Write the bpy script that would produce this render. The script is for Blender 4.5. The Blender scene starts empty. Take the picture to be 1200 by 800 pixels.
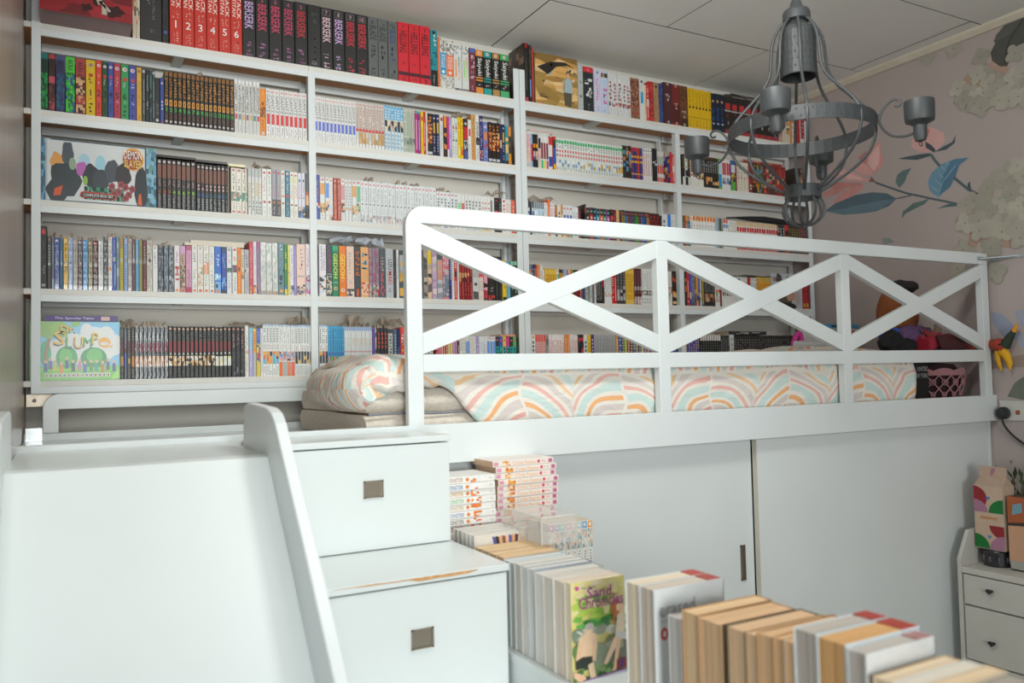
import bpy, bmesh, math, random
from mathutils import Vector, Matrix, noise
random.seed(7)
SC = bpy.context.scene
COL = SC.collection
PI = math.pi
EYE = 1.45          # eye height; everything below is built relative to the eye and lifted at the end

# ------------------------------------------------------------------ camera, world, lights, exposure
def make_camera():
    yaw, pit, rol, f = .4992, .0407, -.0226, 960.84
    fwd = Vector((math.sin(yaw)*math.cos(pit), math.cos(yaw)*math.cos(pit), math.sin(pit)))
    r = Vector((math.cos(yaw), -math.sin(yaw), 0)); u = r.cross(fwd)
    R = r*math.cos(rol)+u*math.sin(rol); U = u*math.cos(rol)-r*math.sin(rol)
    cd = bpy.data.cameras.new('camera'); cam = bpy.data.objects.new('camera', cd); COL.objects.link(cam)
    m = Matrix((R, U, -fwd)).transposed().to_4x4(); m.translation = Vector((0, 0, EYE))
    cam.matrix_world = m
    cd.sensor_width = 36; cd.lens = 36*f/1200; cd.clip_start = .05; cd.clip_end = 60
    cd.dof.use_dof = True; cd.dof.focus_distance = 2.8; cd.dof.aperture_fstop = 3.2
    SC.camera = cam
make_camera()
W = bpy.data.worlds.new('world'); SC.world = W; W.use_nodes = True
W.node_tree.nodes['Background'].inputs[0].default_value = (.93, .97, 1, 1)
W.node_tree.nodes['Background'].inputs[1].default_value = .5
def area(name, loc, aim, size, power, col=(1, 1, 1), spread=180, sizey=None):
    l = bpy.data.lights.new(name, 'AREA'); l.energy = power; l.color = col
    l.shape = 'RECTANGLE'; l.size = size; l.size_y = sizey or size; l.spread = math.radians(spread)
    o = bpy.data.objects.new(name, l); COL.objects.link(o); o.location = Vector(loc)+Vector((0, 0, EYE))
    o.rotation_euler = (Vector(aim)-Vector(loc)).to_track_quat('-Z', 'Y').to_euler()
    return o
area('window_light', (-.1, -3.1, .12), (1.2, 2.7, .15), 1.4, 27, (.955, 1, .985), 68, 1.7)
pl_ = bpy.data.lights.new('overhead_fill', 'POINT'); pl_.energy = 42; pl_.color = (.985, 1, .97); pl_.shadow_soft_size = .14  # added point light without a fixture, out of view; lifts ceiling, shelves and treads
plo = bpy.data.objects.new('overhead_fill', pl_); COL.objects.link(plo); plo.location = (1.0, 1.05, EYE+1.04)
SC.view_settings.view_transform = 'Standard'; SC.view_settings.look = 'None'
SC.view_settings.gamma = 1; SC.view_settings.use_curve_mapping = False
SC.view_settings.exposure = -0.33
SC.cycles.max_bounces = 6; SC.cycles.diffuse_bounces = 4; SC.cycles.glossy_bounces = 3
SC.cycles.transparent_max_bounces = 8; SC.cycles.transmission_bounces = 6

# ------------------------------------------------------------------ colour and materials
def lin(v): return v/12.92 if v <= .04045 else ((v+.055)/1.055)**2.4
def hx(s, g=1.0):
    if len(s) == 3: s = ''.join(c*2 for c in s)
    return tuple(min(.88, lin(int(s[i:i+2], 16)/255)*g) for i in (0, 2, 4))+(1,)
GAIN = 1.0
def pc(s): return hx(s, GAIN)
MATS = {}
def mat(name, col=None, rough=.5, metal=0, bump=0, bscale=60, var=0, vscale=8, attr=False, spec=.5, alpha=1, trans=0,
        stretch=(1, 1, 1), coord='Object', coat=0):
    if name in MATS: return MATS[name]
    m = bpy.data.materials.new(name); m.use_nodes = True; nt = m.node_tree; N = nt.nodes; L = nt.links
    b = N['Principled BSDF']; b.inputs['Roughness'].default_value = rough; b.inputs['Metallic'].default_value = metal
    b.inputs['Specular IOR Level'].default_value = spec; b.inputs['Alpha'].default_value = alpha
    b.inputs['Transmission Weight'].default_value = trans; b.inputs['Coat Weight'].default_value = coat
    tc = N.new('ShaderNodeTexCoord'); mp = N.new('ShaderNodeMapping'); mp.inputs['Scale'].default_value = stretch
    L.new(tc.outputs[coord], mp.inputs[0])
    src = None
    if attr:
        a = N.new('ShaderNodeAttribute'); a.attribute_name = 'Col'; src = a.outputs['Color']
    if var:
        nz = N.new('ShaderNodeTexNoise'); nz.inputs['Scale'].default_value = vscale; nz.inputs['Detail'].default_value = 5
        L.new(mp.outputs[0], nz.inputs['Vector'])
        mr = N.new('ShaderNodeMapRange'); mr.inputs[1].default_value = .25; mr.inputs[2].default_value = .75
        mr.inputs[3].default_value = 1-var; mr.inputs[4].default_value = 1+var*.5
        L.new(nz.outputs['Fac'], mr.inputs[0])
        mx = N.new('ShaderNodeMix'); mx.data_type = 'RGBA'; mx.blend_type = 'MULTIPLY'; mx.inputs[0].default_value = 1
        if src: L.new(src, mx.inputs[6])
        else: mx.inputs[6].default_value = tuple(col[:3])+(1,)
        L.new(mr.outputs[0], mx.inputs[7]); src = mx.outputs[2]
    if src: L.new(src, b.inputs['Base Color'])
    else: b.inputs['Base Color'].default_value = tuple(col[:3])+(1,)
    if bump:
        nb = N.new('ShaderNodeTexNoise'); nb.inputs['Scale'].default_value = bscale; nb.inputs['Detail'].default_value = 4
        L.new(mp.outputs[0], nb.inputs['Vector'])
        bp = N.new('ShaderNodeBump'); bp.inputs['Strength'].default_value = bump; bp.inputs['Distance'].default_value = .004
        L.new(nb.outputs['Fac'], bp.inputs['Height']); L.new(bp.outputs[0], b.inputs['Normal'])
    MATS[name] = m
    return m
WHITE = mat('white_paint', (.77, .815, .815), .38, bump=.04, bscale=120, var=.03, vscale=6)
LAMI = mat('white_laminate', (.755, .80, .795), .2, bump=.015, bscale=9, var=.04, vscale=3)
STEEL = mat('white_steel', (.76, .805, .81), .42, bump=.03, bscale=200)
SHELFB = mat('shelf_board', attr=True, rough=.55, var=.05, vscale=30)
PRINT = mat('printed_paper', attr=True, rough=.42, var=.05, vscale=60)
WRAP = mat('printed_in_wrap', attr=True, rough=.16, bump=.5, bscale=70, var=.06, vscale=60, coat=.6)
FILM = mat('crinkled_film', (.52, .44, .36), .22, bump=.6, bscale=60, alpha=.72)
CLEAR = mat('frosted_plastic', (.9, .89, .86), .25, alpha=.17, bump=.1)
PAGES = mat('page_edges', attr=True, rough=.85, var=.2, vscale=1, stretch=(6, 900, 6), coord='Object')
PAGES2 = mat('page_edges_flat', attr=True, rough=.85, var=.2, vscale=1, stretch=(6, 6, 900), coord='Object')
IRON = mat('grey_iron', (.042, .046, .048), .5, metal=0, bump=.12, bscale=220, var=.12, vscale=40)
MDF = mat('raw_mdf', (.52, .31, .17), .8, var=.15, vscale=40)
STEELM = mat('brushed_steel', (.36, .31, .25), .32, metal=.9, bump=.1, bscale=200)
CHROME = mat('chrome', (.75, .8, .82), .2, metal=.9)
BLACKP = mat('black_plastic', (.025, .025, .026), .35)
MATTE = mat('coloured_matte', attr=True, rough=.75, var=.08, vscale=40)
FUZZ = mat('coloured_cloth', attr=True, rough=.95, var=.15, vscale=90, bump=.4, bscale=160)
GLOSS = mat('coloured_gloss', attr=True, rough=.28, var=.04, vscale=30)

# ------------------------------------------------------------------ mesh builder
class MB:
    def __init__(s): s.v = []; s.f = []; s.c = []; s.m = []; s.uv = None
    def face(s, pts, col=(.8, .8, .8, 1), m=0):
        n = len(s.v); s.v += [tuple(p) for p in pts]; s.f.append(tuple(range(n, n+len(pts)))); s.c.append(col); s.m.append(m)
    def mesh(s, vs, fs, col=(.8, .8, .8, 1), m=0):
        n = len(s.v); s.v += [tuple(p) for p in vs]
        for f in fs: s.f.append(tuple(i+n for i in f)); s.c.append(col); s.m.append(m)
    def box(s, x0, x1, y0, y1, z0, z1, col=(.8, .8, .8, 1), m=0, M=None, cols=None):
        vs = [Vector((x, y, z)) for z in (z0, z1) for y in (y0, y1) for x in (x0, x1)]
        if M: vs = [M @ p for p in vs]
        fs = [(0, 1, 5, 4), (2, 6, 7, 3), (0, 4, 6, 2), (1, 3, 7, 5), (4, 5, 7, 6), (0, 2, 3, 1)]  # front back left right top bottom
        if cols:
            n = len(s.v); s.v += [tuple(p) for p in vs]
            for k, f in enumerate(fs): s.f.append(tuple(i+n for i in f)); s.c.append(cols[k] or col); s.m.append(m)
        else: s.mesh(vs, fs, col, m)
    def prism(s, poly, a0, a1, axis='Y', col=(.8, .8, .8, 1), m=0):
        def P(p, a): return (p[0], a, p[1]) if axis == 'Y' else ((a, p[0], p[1]) if axis == 'X' else (p[0], p[1], a))
        n = len(poly); vs = [P(p, a0) for p in poly]+[P(p, a1) for p in poly]
        fs = [tuple(range(n)), tuple(range(2*n-1, n-1, -1))]+[(i, n+i, n+(i+1) % n, (i+1) % n) for i in range(n)]
        s.mesh(vs, fs, col, m)
    def lathe(s, prof, c=(0, 0, 0), n=20, col=(.8, .8, .8, 1), m=0, caps=True):
        vs = []; fs = []
        for r, z in prof:
            for k in range(n): a = 2*PI*k/n; vs.append((c[0]+r*math.cos(a), c[1]+r*math.sin(a), c[2]+z))
        for j in range(len(prof)-1):
            for k in range(n): fs.append((j*n+k, j*n+(k+1) % n, (j+1)*n+(k+1) % n, (j+1)*n+k))
        if caps:
            fs.append(tuple(range(n-1, -1, -1))); q = (len(prof)-1)*n; fs.append(tuple(range(q, q+n)))
        s.mesh(vs, fs, col, m)
    def tube(s, pts, r, n=8, col=(.8, .8, .8, 1), m=0):
        pts = [Vector(p) for p in pts]; vs = []; fs = []; K = len(pts)
        rr = r if isinstance(r, (list, tuple)) else [r]*K
        t0 = (pts[1]-pts[0]).normalized(); up = Vector((0, 0, 1)) if abs(t0.z) < .9 else Vector((1, 0, 0))
        a = t0.cross(up).normalized()
        for i, p in enumerate(pts):
            t = (pts[min(i+1, K-1)]-pts[max(i-1, 0)]).normalized()
            a = (a-t*a.dot(t)).normalized(); b = t.cross(a)
            for k in range(n): q = 2*PI*k/n; vs.append(p+a*math.cos(q)*rr[i]+b*math.sin(q)*rr[i])
        for i in range(K-1):
            for k in range(n): fs.append((i*n+k, i*n+(k+1) % n, (i+1)*n+(k+1) % n, (i+1)*n+k))
        fs.append(tuple(range(n-1, -1, -1))); fs.append(tuple(range((K-1)*n, K*n)))
        s.mesh(vs, fs, col, m)
    def blob(s, c, rx, ry, rz, col, m=0, nu=16, nv=10, amp=0, seed=0, fr=3):
        vs = []; fs = []
        for j in range(nv+1):
            th = PI*j/nv
            for k in range(nu):
                ph = 2*PI*k/nu; d = Vector((math.sin(th)*math.cos(ph), math.sin(th)*math.sin(ph), math.cos(th)))
                q = 1+amp*noise.noise(d*fr*.6+Vector((seed, seed*2.1, 0))) if amp else 1
                vs.append((c[0]+d.x*rx*q, c[1]+d.y*ry*q, c[2]+d.z*rz*q))
        for j in range(nv):
            for k in range(nu): fs.append((j*nu+k, (j+1)*nu+k, (j+1)*nu+(k+1) % nu, j*nu+(k+1) % nu))
        s.mesh(vs, fs, col, m)
    def add(s, o, M=None):
        n = len(s.v); s.v += [tuple(M @ Vector(p)) for p in o.v] if M else o.v
        s.f += [tuple(i+n for i in f) for f in o.f]; s.c += o.c; s.m += o.m
    def data(s, name, mats, origin=Vector((0, 0, 0)), smooth=False):
        me = bpy.data.meshes.new(name)
        ox, oy, oz = origin
        me.from_pydata([(x-ox, y-oy, z-oz) for x, y, z in s.v], [], s.f)
        for mm in (mats if isinstance(mats, (list, tuple)) else [mats]): me.materials.append(mm)
        at = me.color_attributes.new('Col', 'FLOAT_COLOR', 'CORNER')
        buf = []
        for f, c in zip(s.f, s.c): buf += list(c)*len(f)
        at.data.foreach_set('color', buf)
        me.polygons.foreach_set('material_index', s.m)
        if smooth:
            me.polygons.foreach_set('use_smooth', [True]*len(s.f)); me.update(); me.set_sharp_from_angle(angle=math.radians(42))
        if s.uv:
            ul = me.uv_layers.new(name='UVMap')
            for lp in me.loops: ul.data[lp.index].uv = s.uv[lp.vertex_index]
        me.update()
        return me

WLD = {}
def _tag(o, label, cat, group, kind):
    if label: o['label'] = label
    if cat: o['category'] = cat
    if group: o['group'] = group
    if kind: o['kind'] = kind
def thing(name, label, cat, loc, group=None):
    o = bpy.data.objects.new(name, None); COL.objects.link(o); o.location = loc; o.empty_display_size = .05
    WLD[o] = Vector(loc); _tag(o, label, cat, group, None); return o
def finish(o, bevel, smooth):
    if bevel:
        b = o.modifiers.new('bevel', 'BEVEL'); b.width = bevel; b.segments = 2; b.limit_method = 'ANGLE'; b.angle_limit = math.radians(40)
    if smooth:
        try: o.data.shade_auto_smooth
        except Exception: pass
def part(name, mb, mats, parent, label=None, kind=None, bevel=0, smooth=False):
    w = WLD[parent]; o = bpy.data.objects.new(name, mb.data(name, mats, w, smooth)); COL.objects.link(o)
    o.parent = parent; WLD[o] = w; _tag(o, label, None, None, kind); finish(o, bevel, smooth); return o
def solo(name, mb, mats, label, cat, group=None, kind=None, bevel=0, smooth=False):
    xs = [v[0] for v in mb.v]; ys = [v[1] for v in mb.v]; zs = [v[2] for v in mb.v]
    w = Vector(((min(xs)+max(xs))/2, (min(ys)+max(ys))/2, min(zs)))
    o = bpy.data.objects.new(name, mb.data(name, mats, w, smooth)); COL.objects.link(o); o.location = w; WLD[o] = w
    _tag(o, label, cat, group, kind); finish(o, bevel, smooth); return o
def struct(name, mb, mats, parent=None, label=None, bevel=0, smooth=False):
    if parent: return part(name, mb, mats, parent, label, None, bevel, smooth)
    return solo(name, mb, mats, label, None, None, 'structure', bevel, smooth)

# ------------------------------------------------------------------ lettering: the built-in font turned into flat faces
_TX = {}
def glyphs(s):
    if s not in _TX:
        cu = bpy.data.curves.new('t', 'FONT'); cu.body = s; cu.resolution_u = 2; cu.offset = 0 if s == 'M' else .008
        ob = bpy.data.objects.new('t', cu); COL.objects.link(ob)
        dg = bpy.context.evaluated_depsgraph_get(); me = ob.evaluated_get(dg).to_mesh()
        vs = [(v.co.x, v.co.y) for v in me.vertices]; fs = [tuple(p.vertices) for p in me.polygons]
        x0 = min(v[0] for v in vs); x1 = max(v[0] for v in vs); y0 = min(v[1] for v in vs); y1 = max(v[1] for v in vs)
        _TX[s] = ([((v[0]-x0)/(x1-x0), (v[1]-y0)/(y1-y0)) for v in vs], fs, (x1-x0)/(y1-y0))
        bpy.data.objects.remove(ob); bpy.data.curves.remove(cu)
    return _TX[s]
def text(mb, s, P0, U, V, col, m=0):
    """letters inside the parallelogram P0 + a*U + b*V, a and b from 0 to 1"""
    vs, fs, _ = glyphs(s); P0 = Vector(P0); U = Vector(U); V = Vector(V)
    mb.mesh([P0+U*a+V*b for a, b in vs], fs, col, m)

# ------------------------------------------------------------------ books
STYLES = {}
def load_styles(txt):
    for l in txt.strip().split('\n'):
        k, rest = l.split(' ', 1); STYLES[k] = [e.split(' ') for e in rest.split('|')]
def cyc(tok, i): t = tok.split(','); return pc(t[i % len(t)])
def jit(c, a=.12):
    k = 1+random.uniform(-a, a); return (min(.88, c[0]*k), min(.88, c[1]*k), min(.88, c[2]*k), 1)
def mosaic(mb, x0, x1, z0, z1, y, pal, lod):
    cs = [pc(t) for t in pal.split(',')]
    nx = max(2, min(4, int((x1-x0)/.004))) if lod else 1
    nz = max(2, min(14, int((z1-z0)/(.007 if lod else .014))))
    g = {}
    for i in range(nx+1):
        for j in range(nz+1):
            dx = (random.uniform(-.3, .3) if 0 < i < nx else 0)/nx; dz = (random.uniform(-.4, .4) if 0 < j < nz else 0)/nz
            g[i, j] = (x0+(x1-x0)*(i/nx+dx), y, z0+(z1-z0)*(j/nz+dz))
    for i in range(nx):
        for j in range(nz): mb.face((g[i, j], g[i+1, j], g[i+1, j+1], g[i, j+1]), jit(random.choice(cs)))
def strokes(mb, x0, x1, z0, z1, y, col, lod, big=False):
    """unreadable small print: a column of little strokes, one cell per character"""
    w = x1-x0; cell = min(w*(1.0 if big else .85), (z1-z0)/2); n = max(2, int((z1-z0)/cell))
    if not lod: n = max(2, n//2)
    dz = (z1-z0)/n
    for i in range(n):
        z = z1-(i+1)*dz
        if not big and random.random() < .08: continue
        k = 1 if not lod else (3 if big else 2)
        for q in range(k):
            if random.random() < .5:
                a = random.uniform(0, .5); xx0 = x0+w*a; xx1 = x0+w*min(1, a+random.uniform(.35, .7)); h = dz*random.uniform(.16, .3)
                zz = z+dz*random.uniform(.08, .6)
            else:
                a = random.uniform(0, .7); xx0 = x0+w*a; xx1 = xx0+w*.26; h = dz*random.uniform(.5, .8); zz = z+dz*.1
            if not lod: xx0, xx1, zz, h = x0+w*.1, x1-w*.1, z+dz*.15, dz*.6
            mb.face(((xx0, y, zz), (xx1, y, zz), (xx1, y, zz+h), (xx0, y, zz+h)), col)
def disc(mb, cx, cz, r, y, col, n=8):
    mb.face([(cx+r*math.cos(2*PI*k/n), y, cz+r*math.sin(2*PI*k/n)) for k in range(n)], col)
def book_mesh(w, h, d, style, i=0, lod=1, side=None, page='d8c8b0'):
    """upright book, spine on the plane y=0 facing -Y, base centre of the spine at the origin"""
    mb = MB(); els = STYLES[style]; base = cyc(els[0][0], i); x0, x1 = -w/2, w/2; ch = min(.0012, w*.12)
    sec = [(x0+ch, 0), (x1-ch, 0), (x1, ch*1.4), (x1, d), (x0, d), (x0, ch*1.4)]
    vs = [(a, b, 0) for a, b in sec]+[(a, b, h) for a, b in sec]
    mb.mesh(vs, [(0, 1, 7, 6), (1, 2, 8, 7), (2, 3, 9, 8), (4, 5, 11, 10), (5, 0, 6, 11), (0, 5, 4, 3, 2, 1)], base)
    mb.mesh(vs, [(6, 7, 8, 9, 10, 11), (3, 4, 10, 9)], pc(page))
    if side:
        cs = side.split(','); n1, n2 = 6, 9
        for a in range(n1):
            for b in range(n2):
                y0 = .002+(d-.004)*a/n1; y1 = .002+(d-.004)*(a+1)/n1; z0 = h*b/n2; z1 = h*(b+1)/n2
                mb.face(((x0-.0003, y1, z0), (x0-.0003, y0, z0), (x0-.0003, y0, z1), (x0-.0003, y1, z1)), jit(pc(random.choice(cs))))
    xa, xb = x0+ch, x1-ch; ww = xb-xa; y = -.0001
    for e in els[1:]:
        k = e[0]; y -= .00006
        f = [float(t) if t.replace('.', '').isdigit() and j > 0 else t for j, t in enumerate(e)]
        if k == 'b': c = cyc(e[3], i); mb.face(((xa, y, f[1]*h), (xb, y, f[1]*h), (xb, y, f[2]*h), (xa, y, f[2]*h)), c)
        elif k == 'e':
            c = cyc(e[5], i); p, q = xa+ww*float(e[1]), xa+ww*float(e[2]); u, v = float(e[3])*h, float(e[4])*h
            mb.face(((p, y, u), (q, y, u), (q, y, v), (p, y, v)), c)
        elif k == 'p': mosaic(mb, xa, xb, float(e[1])*h, float(e[2])*h, y, e[3], lod)
        elif k == 'g': strokes(mb, xa+ww*.22, xb-ww*.22, float(e[1])*h, float(e[2])*h, y, cyc(e[3], i), lod)
        elif k == 'k': strokes(mb, xa+ww*.12, xb-ww*.12, float(e[1])*h, float(e[2])*h, y, cyc(e[3], i), lod, True)
        elif k == 'h': strokes(mb, xa+ww*float(e[1]), xa+ww*float(e[2]), float(e[3])*h, float(e[4])*h, y, cyc(e[5], i), lod)
        elif k in 'tu':
            if k == 't': u0, u1, v0, v1, c, s = .15, .85, *e[1:5]
            else: u0, u1, v0, v1, c, s = e[1:7]
            u0, u1, v0, v1 = map(float, (u0, u1, v0, v1))
            text(mb, s.replace('_', ' '), (xa+ww*u0, y, v1*h), (0, 0, (v0-v1)*h), (ww*(u1-u0), 0, 0), cyc(c, i))
        elif k == 'n':
            s = str(int(e[4])+i) if len(e) > 4 else str(i+1)
            hh = float(e[2])*h; tw = min(ww*.82, hh*glyphs(s)[2]); z = float(e[1])*h
            text(mb, s, (-tw/2, y, z-hh/2), (tw, 0, 0), (0, 0, hh), cyc(e[3], i))
        elif k == 'o':
            r = min(ww*.34, .007); disc(mb, 0, float(e[1])*h, r, y, cyc(e[2], i))
            if len(e) > 3: disc(mb, r*.15, float(e[1])*h, r*.5, y-.00005, cyc(e[3], i))
    return mb
def flap(mb, w, h, d, seed):
    """gathered end of a clear sleeve standing up from the top of a wrapped book"""
    r = random.Random(seed); hh = r.uniform(.012, .03); n = 4
    top = [(-w*.6+w*1.2*k/n+r.uniform(-.003, .003), d*.3+r.uniform(-.01, .01), h+hh*r.uniform(.35, 1)) for k in range(n+1)]
    bot = [(-w*.48+w*.96*k/n, d*.25, h-.001) for k in range(n+1)]
    bk = [(-w*.5+w*k/n, d*.6+r.uniform(-.01, .01), h+hh*r.uniform(.2, .7)) for k in range(n+1)]
    mb.mesh(bot+top, [(k, k+1, n+2+k, n+1+k) for k in range(n)], (.5, .4, .3, 1), 1)
    mb.mesh(top+bk, [(k, k+1, n+2+k, n+1+k) for k in range(n)], (.5, .4, .3, 1), 1)
ORD = ['first', 'second', 'third', 'fourth', 'fifth', 'sixth', 'seventh', 'eighth', 'ninth', 'tenth', 'eleventh', 'twelfth', 'thirteenth',
       'fourteenth', 'fifteenth', 'sixteenth', 'seventeenth', 'eighteenth', 'nineteenth', 'twentieth']+['twenty %s' % k for k in
       ('first', 'second', 'third', 'fourth', 'fifth', 'sixth', 'seventh', 'eighth')]
# ------------------------------------------------------------------ the room
FL = -EYE; CE = 1.4105; BY = 3.075; RX = 3.372; LX = -.112
mb = MB(); mb.box(-2.4, 3.6, -3.2, 3.3, FL-.06, FL)
struct('floor', mb, mat('floor_boards', (.34, .26, .19), .4, var=.25, vscale=4, stretch=(1, 12, 1)))
mb = MB(); mb.box(-2.4, 3.6, BY, BY+.1, FL, CE+.05)
struct('wall_back', mb, mat('wall_plaster', (.76, .735, .67), .9, bump=.15, bscale=90, var=.04, vscale=3))
mb = MB(); mb.box(RX, RX+.1, -3.2, BY, FL, CE+.05)
wr = struct('wall_right', mb, mat('wallpaper', (.50, .425, .405), .85, bump=.12, bscale=160, var=.05, vscale=2.5))
mb = MB(); mb.box(LX-.08, LX, 1.35, BY, FL, CE)
WOOD = mat('brown_veneer', (.33, .25, .20), .28, bump=.06, bscale=5, var=.35, vscale=3.2, stretch=(1, 7, .45))
wl = struct('wall_left', mb, WOOD)
# ceiling: dark backing with separate boards, gaps left open between them
mb = MB(); mb.box(-2.4, 3.6, -3.2, 3.3, CE+.012, CE+.06, (.06, .055, .05, 1))
ce = struct('ceiling', mb, mat('ceiling_backing', (.08, .07, .06), .9))
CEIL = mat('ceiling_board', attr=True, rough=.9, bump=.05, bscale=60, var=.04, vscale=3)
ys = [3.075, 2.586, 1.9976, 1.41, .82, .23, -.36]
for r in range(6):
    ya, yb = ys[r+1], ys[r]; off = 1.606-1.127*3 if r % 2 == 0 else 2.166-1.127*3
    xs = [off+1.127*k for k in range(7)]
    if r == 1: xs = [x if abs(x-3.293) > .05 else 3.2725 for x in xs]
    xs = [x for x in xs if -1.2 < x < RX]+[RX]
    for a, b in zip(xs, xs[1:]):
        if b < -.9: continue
        mb = MB(); mb.box(a+.0022, b-.0022, ya+.002, yb-.002, CE-random.uniform(0, .0015), CE+.0115, cols=[(.05, .045, .04, 1)]*4+[(.88, .89, .86, 1)]*2)  # side faces coloured dark so the gaps between boards look shaded
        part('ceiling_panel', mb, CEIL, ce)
mb = MB(); mb.prism([(RX, CE), (RX-.03, CE), (RX-.03, CE-.012), (RX-.012, CE-.03), (RX, CE-.03)], -1, BY)
struct('trim_1', mb, mat('crown_paint', (.70, .64, .52), .6, var=.08, vscale=12), bevel=.001)

# printed wallpaper: flat coloured shapes lying on the right wall (Y, Z)
mb = MB(); WX = [RX-.0006]
def wp(pts, col):
    WX[0] -= .000012
    r_, g_ = int(col[:2], 16), int(col[2:4], 16)
    mb.face([(WX[0], y, z) for y, z in pts], hx(col, 1.55 if r_ > g_+20 else 1.2))
def leaf(a, b, w, col, vein=None, bend=0):
    a = Vector(a); b = Vector(b); t = (b-a); L = t.length; n = Vector((-t.y, t.x))/L; K = 10
    up = [a+t*(k/K)+n*(w*math.sin(PI*(k/K)**.85)+bend*math.sin(PI*k/K)) for k in range(K+1)]
    dn = [a+t*(k/K)+n*(-w*math.sin(PI*(k/K)**.85)+bend*math.sin(PI*k/K)) for k in range(K, -1, -1)]
    wp([tuple(p) for p in up+dn[1:-1]], col)
    if vein:
        wp([tuple(a+t*(k/K)+n*(bend*math.sin(PI*k/K)+.0012)) for k in range(K+1)]+[tuple(a+t*(k/K)+n*(bend*math.sin(PI*k/K)-.0012)) for k in range(K, -1, -1)], vein)
        for k in range(2, 9, 2):
            p = a+t*(k/K)+n*(bend*math.sin(PI*k/K))
            for s in (1, -1):
                q = p+t*.12+n*s*w*.75*math.sin(PI*(k/K)**.85); wp([tuple(p), tuple(q), tuple(q+n*.0015)], vein)
def stem(pts, r, col):
    P = [Vector(p) for p in pts]
    for a, b in zip(P, P[1:]):
        t = (b-a).normalized(); n = Vector((-t.y, t.x))*r; wp([tuple(a+n), tuple(b+n), tuple(b-n), tuple(a-n)], col)
def petals(y, z, r, rot, col='a9a69a', n=4):
    for k in range(n):
        a = rot+2*PI*k/n; d = Vector((math.cos(a), math.sin(a)))*r; e = Vector((-d.y, d.x))*.52
        c = Vector((y, z))+d*.62
        pts = [tuple(c+d*.62*math.cos(q)+e*math.sin(q)*1.05) for q in [2*PI*j/10 for j in range(10)]]
        wp(pts, col); 
    wp([(y+r*.12*math.cos(q), z+r*.12*math.sin(q)) for q in [2*PI*j/6 for j in range(6)]], '8c8674')
wp([(2.108, 0.571), (2.029, 0.55), (1.954, 0.522), (1.896, 0.498), (1.898, 0.465), (2.112, 0.496)], '9a8272')
wp([(2.052, 0.749), (1.973, 0.77), (1.868, 0.792), (1.881, 0.511), (1.999, 0.545), (2.105, 0.626)], '9a8272')
wp([(2.644, 1.012), (2.596, 1.034), (2.59, 0.999), (2.599, 0.969), (2.614, 0.978)], 'a8706c')
wp([(2.677, 0.984), (2.614, 0.982), (2.579, 0.951), (2.56, 0.912), (2.607, 0.913), (2.657, 0.952)], 'b88a86')
wp([(2.598, 0.974), (2.586, 1.016), (2.554, 1.048), (2.518, 1.063), (2.509, 1.005), (2.497, 0.967), (2.514, 0.936), (2.555, 0.912), (2.579, 0.951)], 'b48480')
wp([(2.588, 0.971), (2.576, 1.004), (2.545, 1.032), (2.521, 1.048), (2.521, 0.999), (2.528, 0.957), (2.557, 0.928)], 'c29c98')
wp([(2.878, 0.86), (2.837, 0.89), (2.769, 0.889), (2.714, 0.878), (2.781, 0.859)], 'ab7874')
wp([(2.8, 0.821), (2.759, 0.855), (2.682, 0.88), (2.618, 0.88), (2.625, 0.854), (2.684, 0.83), (2.761, 0.818)], 'b27e7a')
wp([(2.847, 0.92), (2.756, 0.919), (2.649, 0.891), (2.618, 0.88), (2.703, 0.88), (2.791, 0.891)], 'a9746f')
wp([(2.82, 0.994), (2.753, 0.985), (2.658, 0.943), (2.582, 0.89), (2.598, 0.882), (2.702, 0.912), (2.788, 0.954)], 'b98e8a')
wp([(2.776, 0.977), (2.69, 0.945), (2.607, 0.897), (2.701, 0.923)], 'c6a29d')
wp([(2.587, 0.882), (2.571, 0.905), (2.547, 0.873)], '7c554e')
wp([(2.85, 0.791), (2.783, 0.818), (2.663, 0.835), (2.569, 0.829), (2.49, 0.807), (2.443, 0.773), (2.483, 0.746), (2.553, 0.735), (2.625, 0.738), (2.742, 0.752)], '566a75')
wp([(2.85, 0.791), (2.741, 0.782), (2.623, 0.782), (2.521, 0.78), (2.443, 0.773), (2.523, 0.741), (2.625, 0.738), (2.742, 0.752)], '647d88')
wp([(2.445, 0.851), (2.433, 0.883), (2.404, 0.895), (2.36, 0.897), (2.382, 0.871), (2.397, 0.84), (2.427, 0.819)], '607676')
wp([(2.421, 0.674), (2.413, 0.707), (2.36, 0.735), (2.279, 0.74), (2.306, 0.72), (2.362, 0.706), (2.399, 0.696)], '5f7671')
wp([(2.239, 0.736), (2.277, 0.773), (2.284, 0.816), (2.264, 0.853), (2.219, 0.879), (2.151, 0.887), (2.09, 0.878), (2.136, 0.855), (2.155, 0.811), (2.182, 0.769), (2.217, 0.752)], '567a92')
wp([(2.239, 0.736), (2.277, 0.773), (2.284, 0.816), (2.264, 0.853), (2.219, 0.879), (2.177, 0.881), (2.213, 0.825)], '6c92a8')
wp([(2.246, 0.688), (2.194, 0.7), (2.135, 0.691), (2.152, 0.682), (2.203, 0.687)], '566c68')
wp([(2.104, 0.74), (2.103, 0.768), (2.092, 0.777), (2.09, 0.749), (2.08, 0.728)], '46555c')
wp([(2.358, 0.993), (2.354, 1.021), (2.327, 1.048), (2.286, 1.066), (2.238, 1.044), (2.2, 1.013), (2.195, 0.979), (2.216, 0.956), (2.247, 0.943), (2.313, 0.956)], 'b8918c')
wp([(2.309, 1.047), (2.283, 1.067), (2.264, 1.043), (2.275, 1.013)], 'a86f6b')
wp([(2.43, 0.955), (2.369, 0.953), (2.305, 0.947), (2.265, 0.94), (2.27, 0.928), (2.333, 0.926)], '4b585e')
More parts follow.
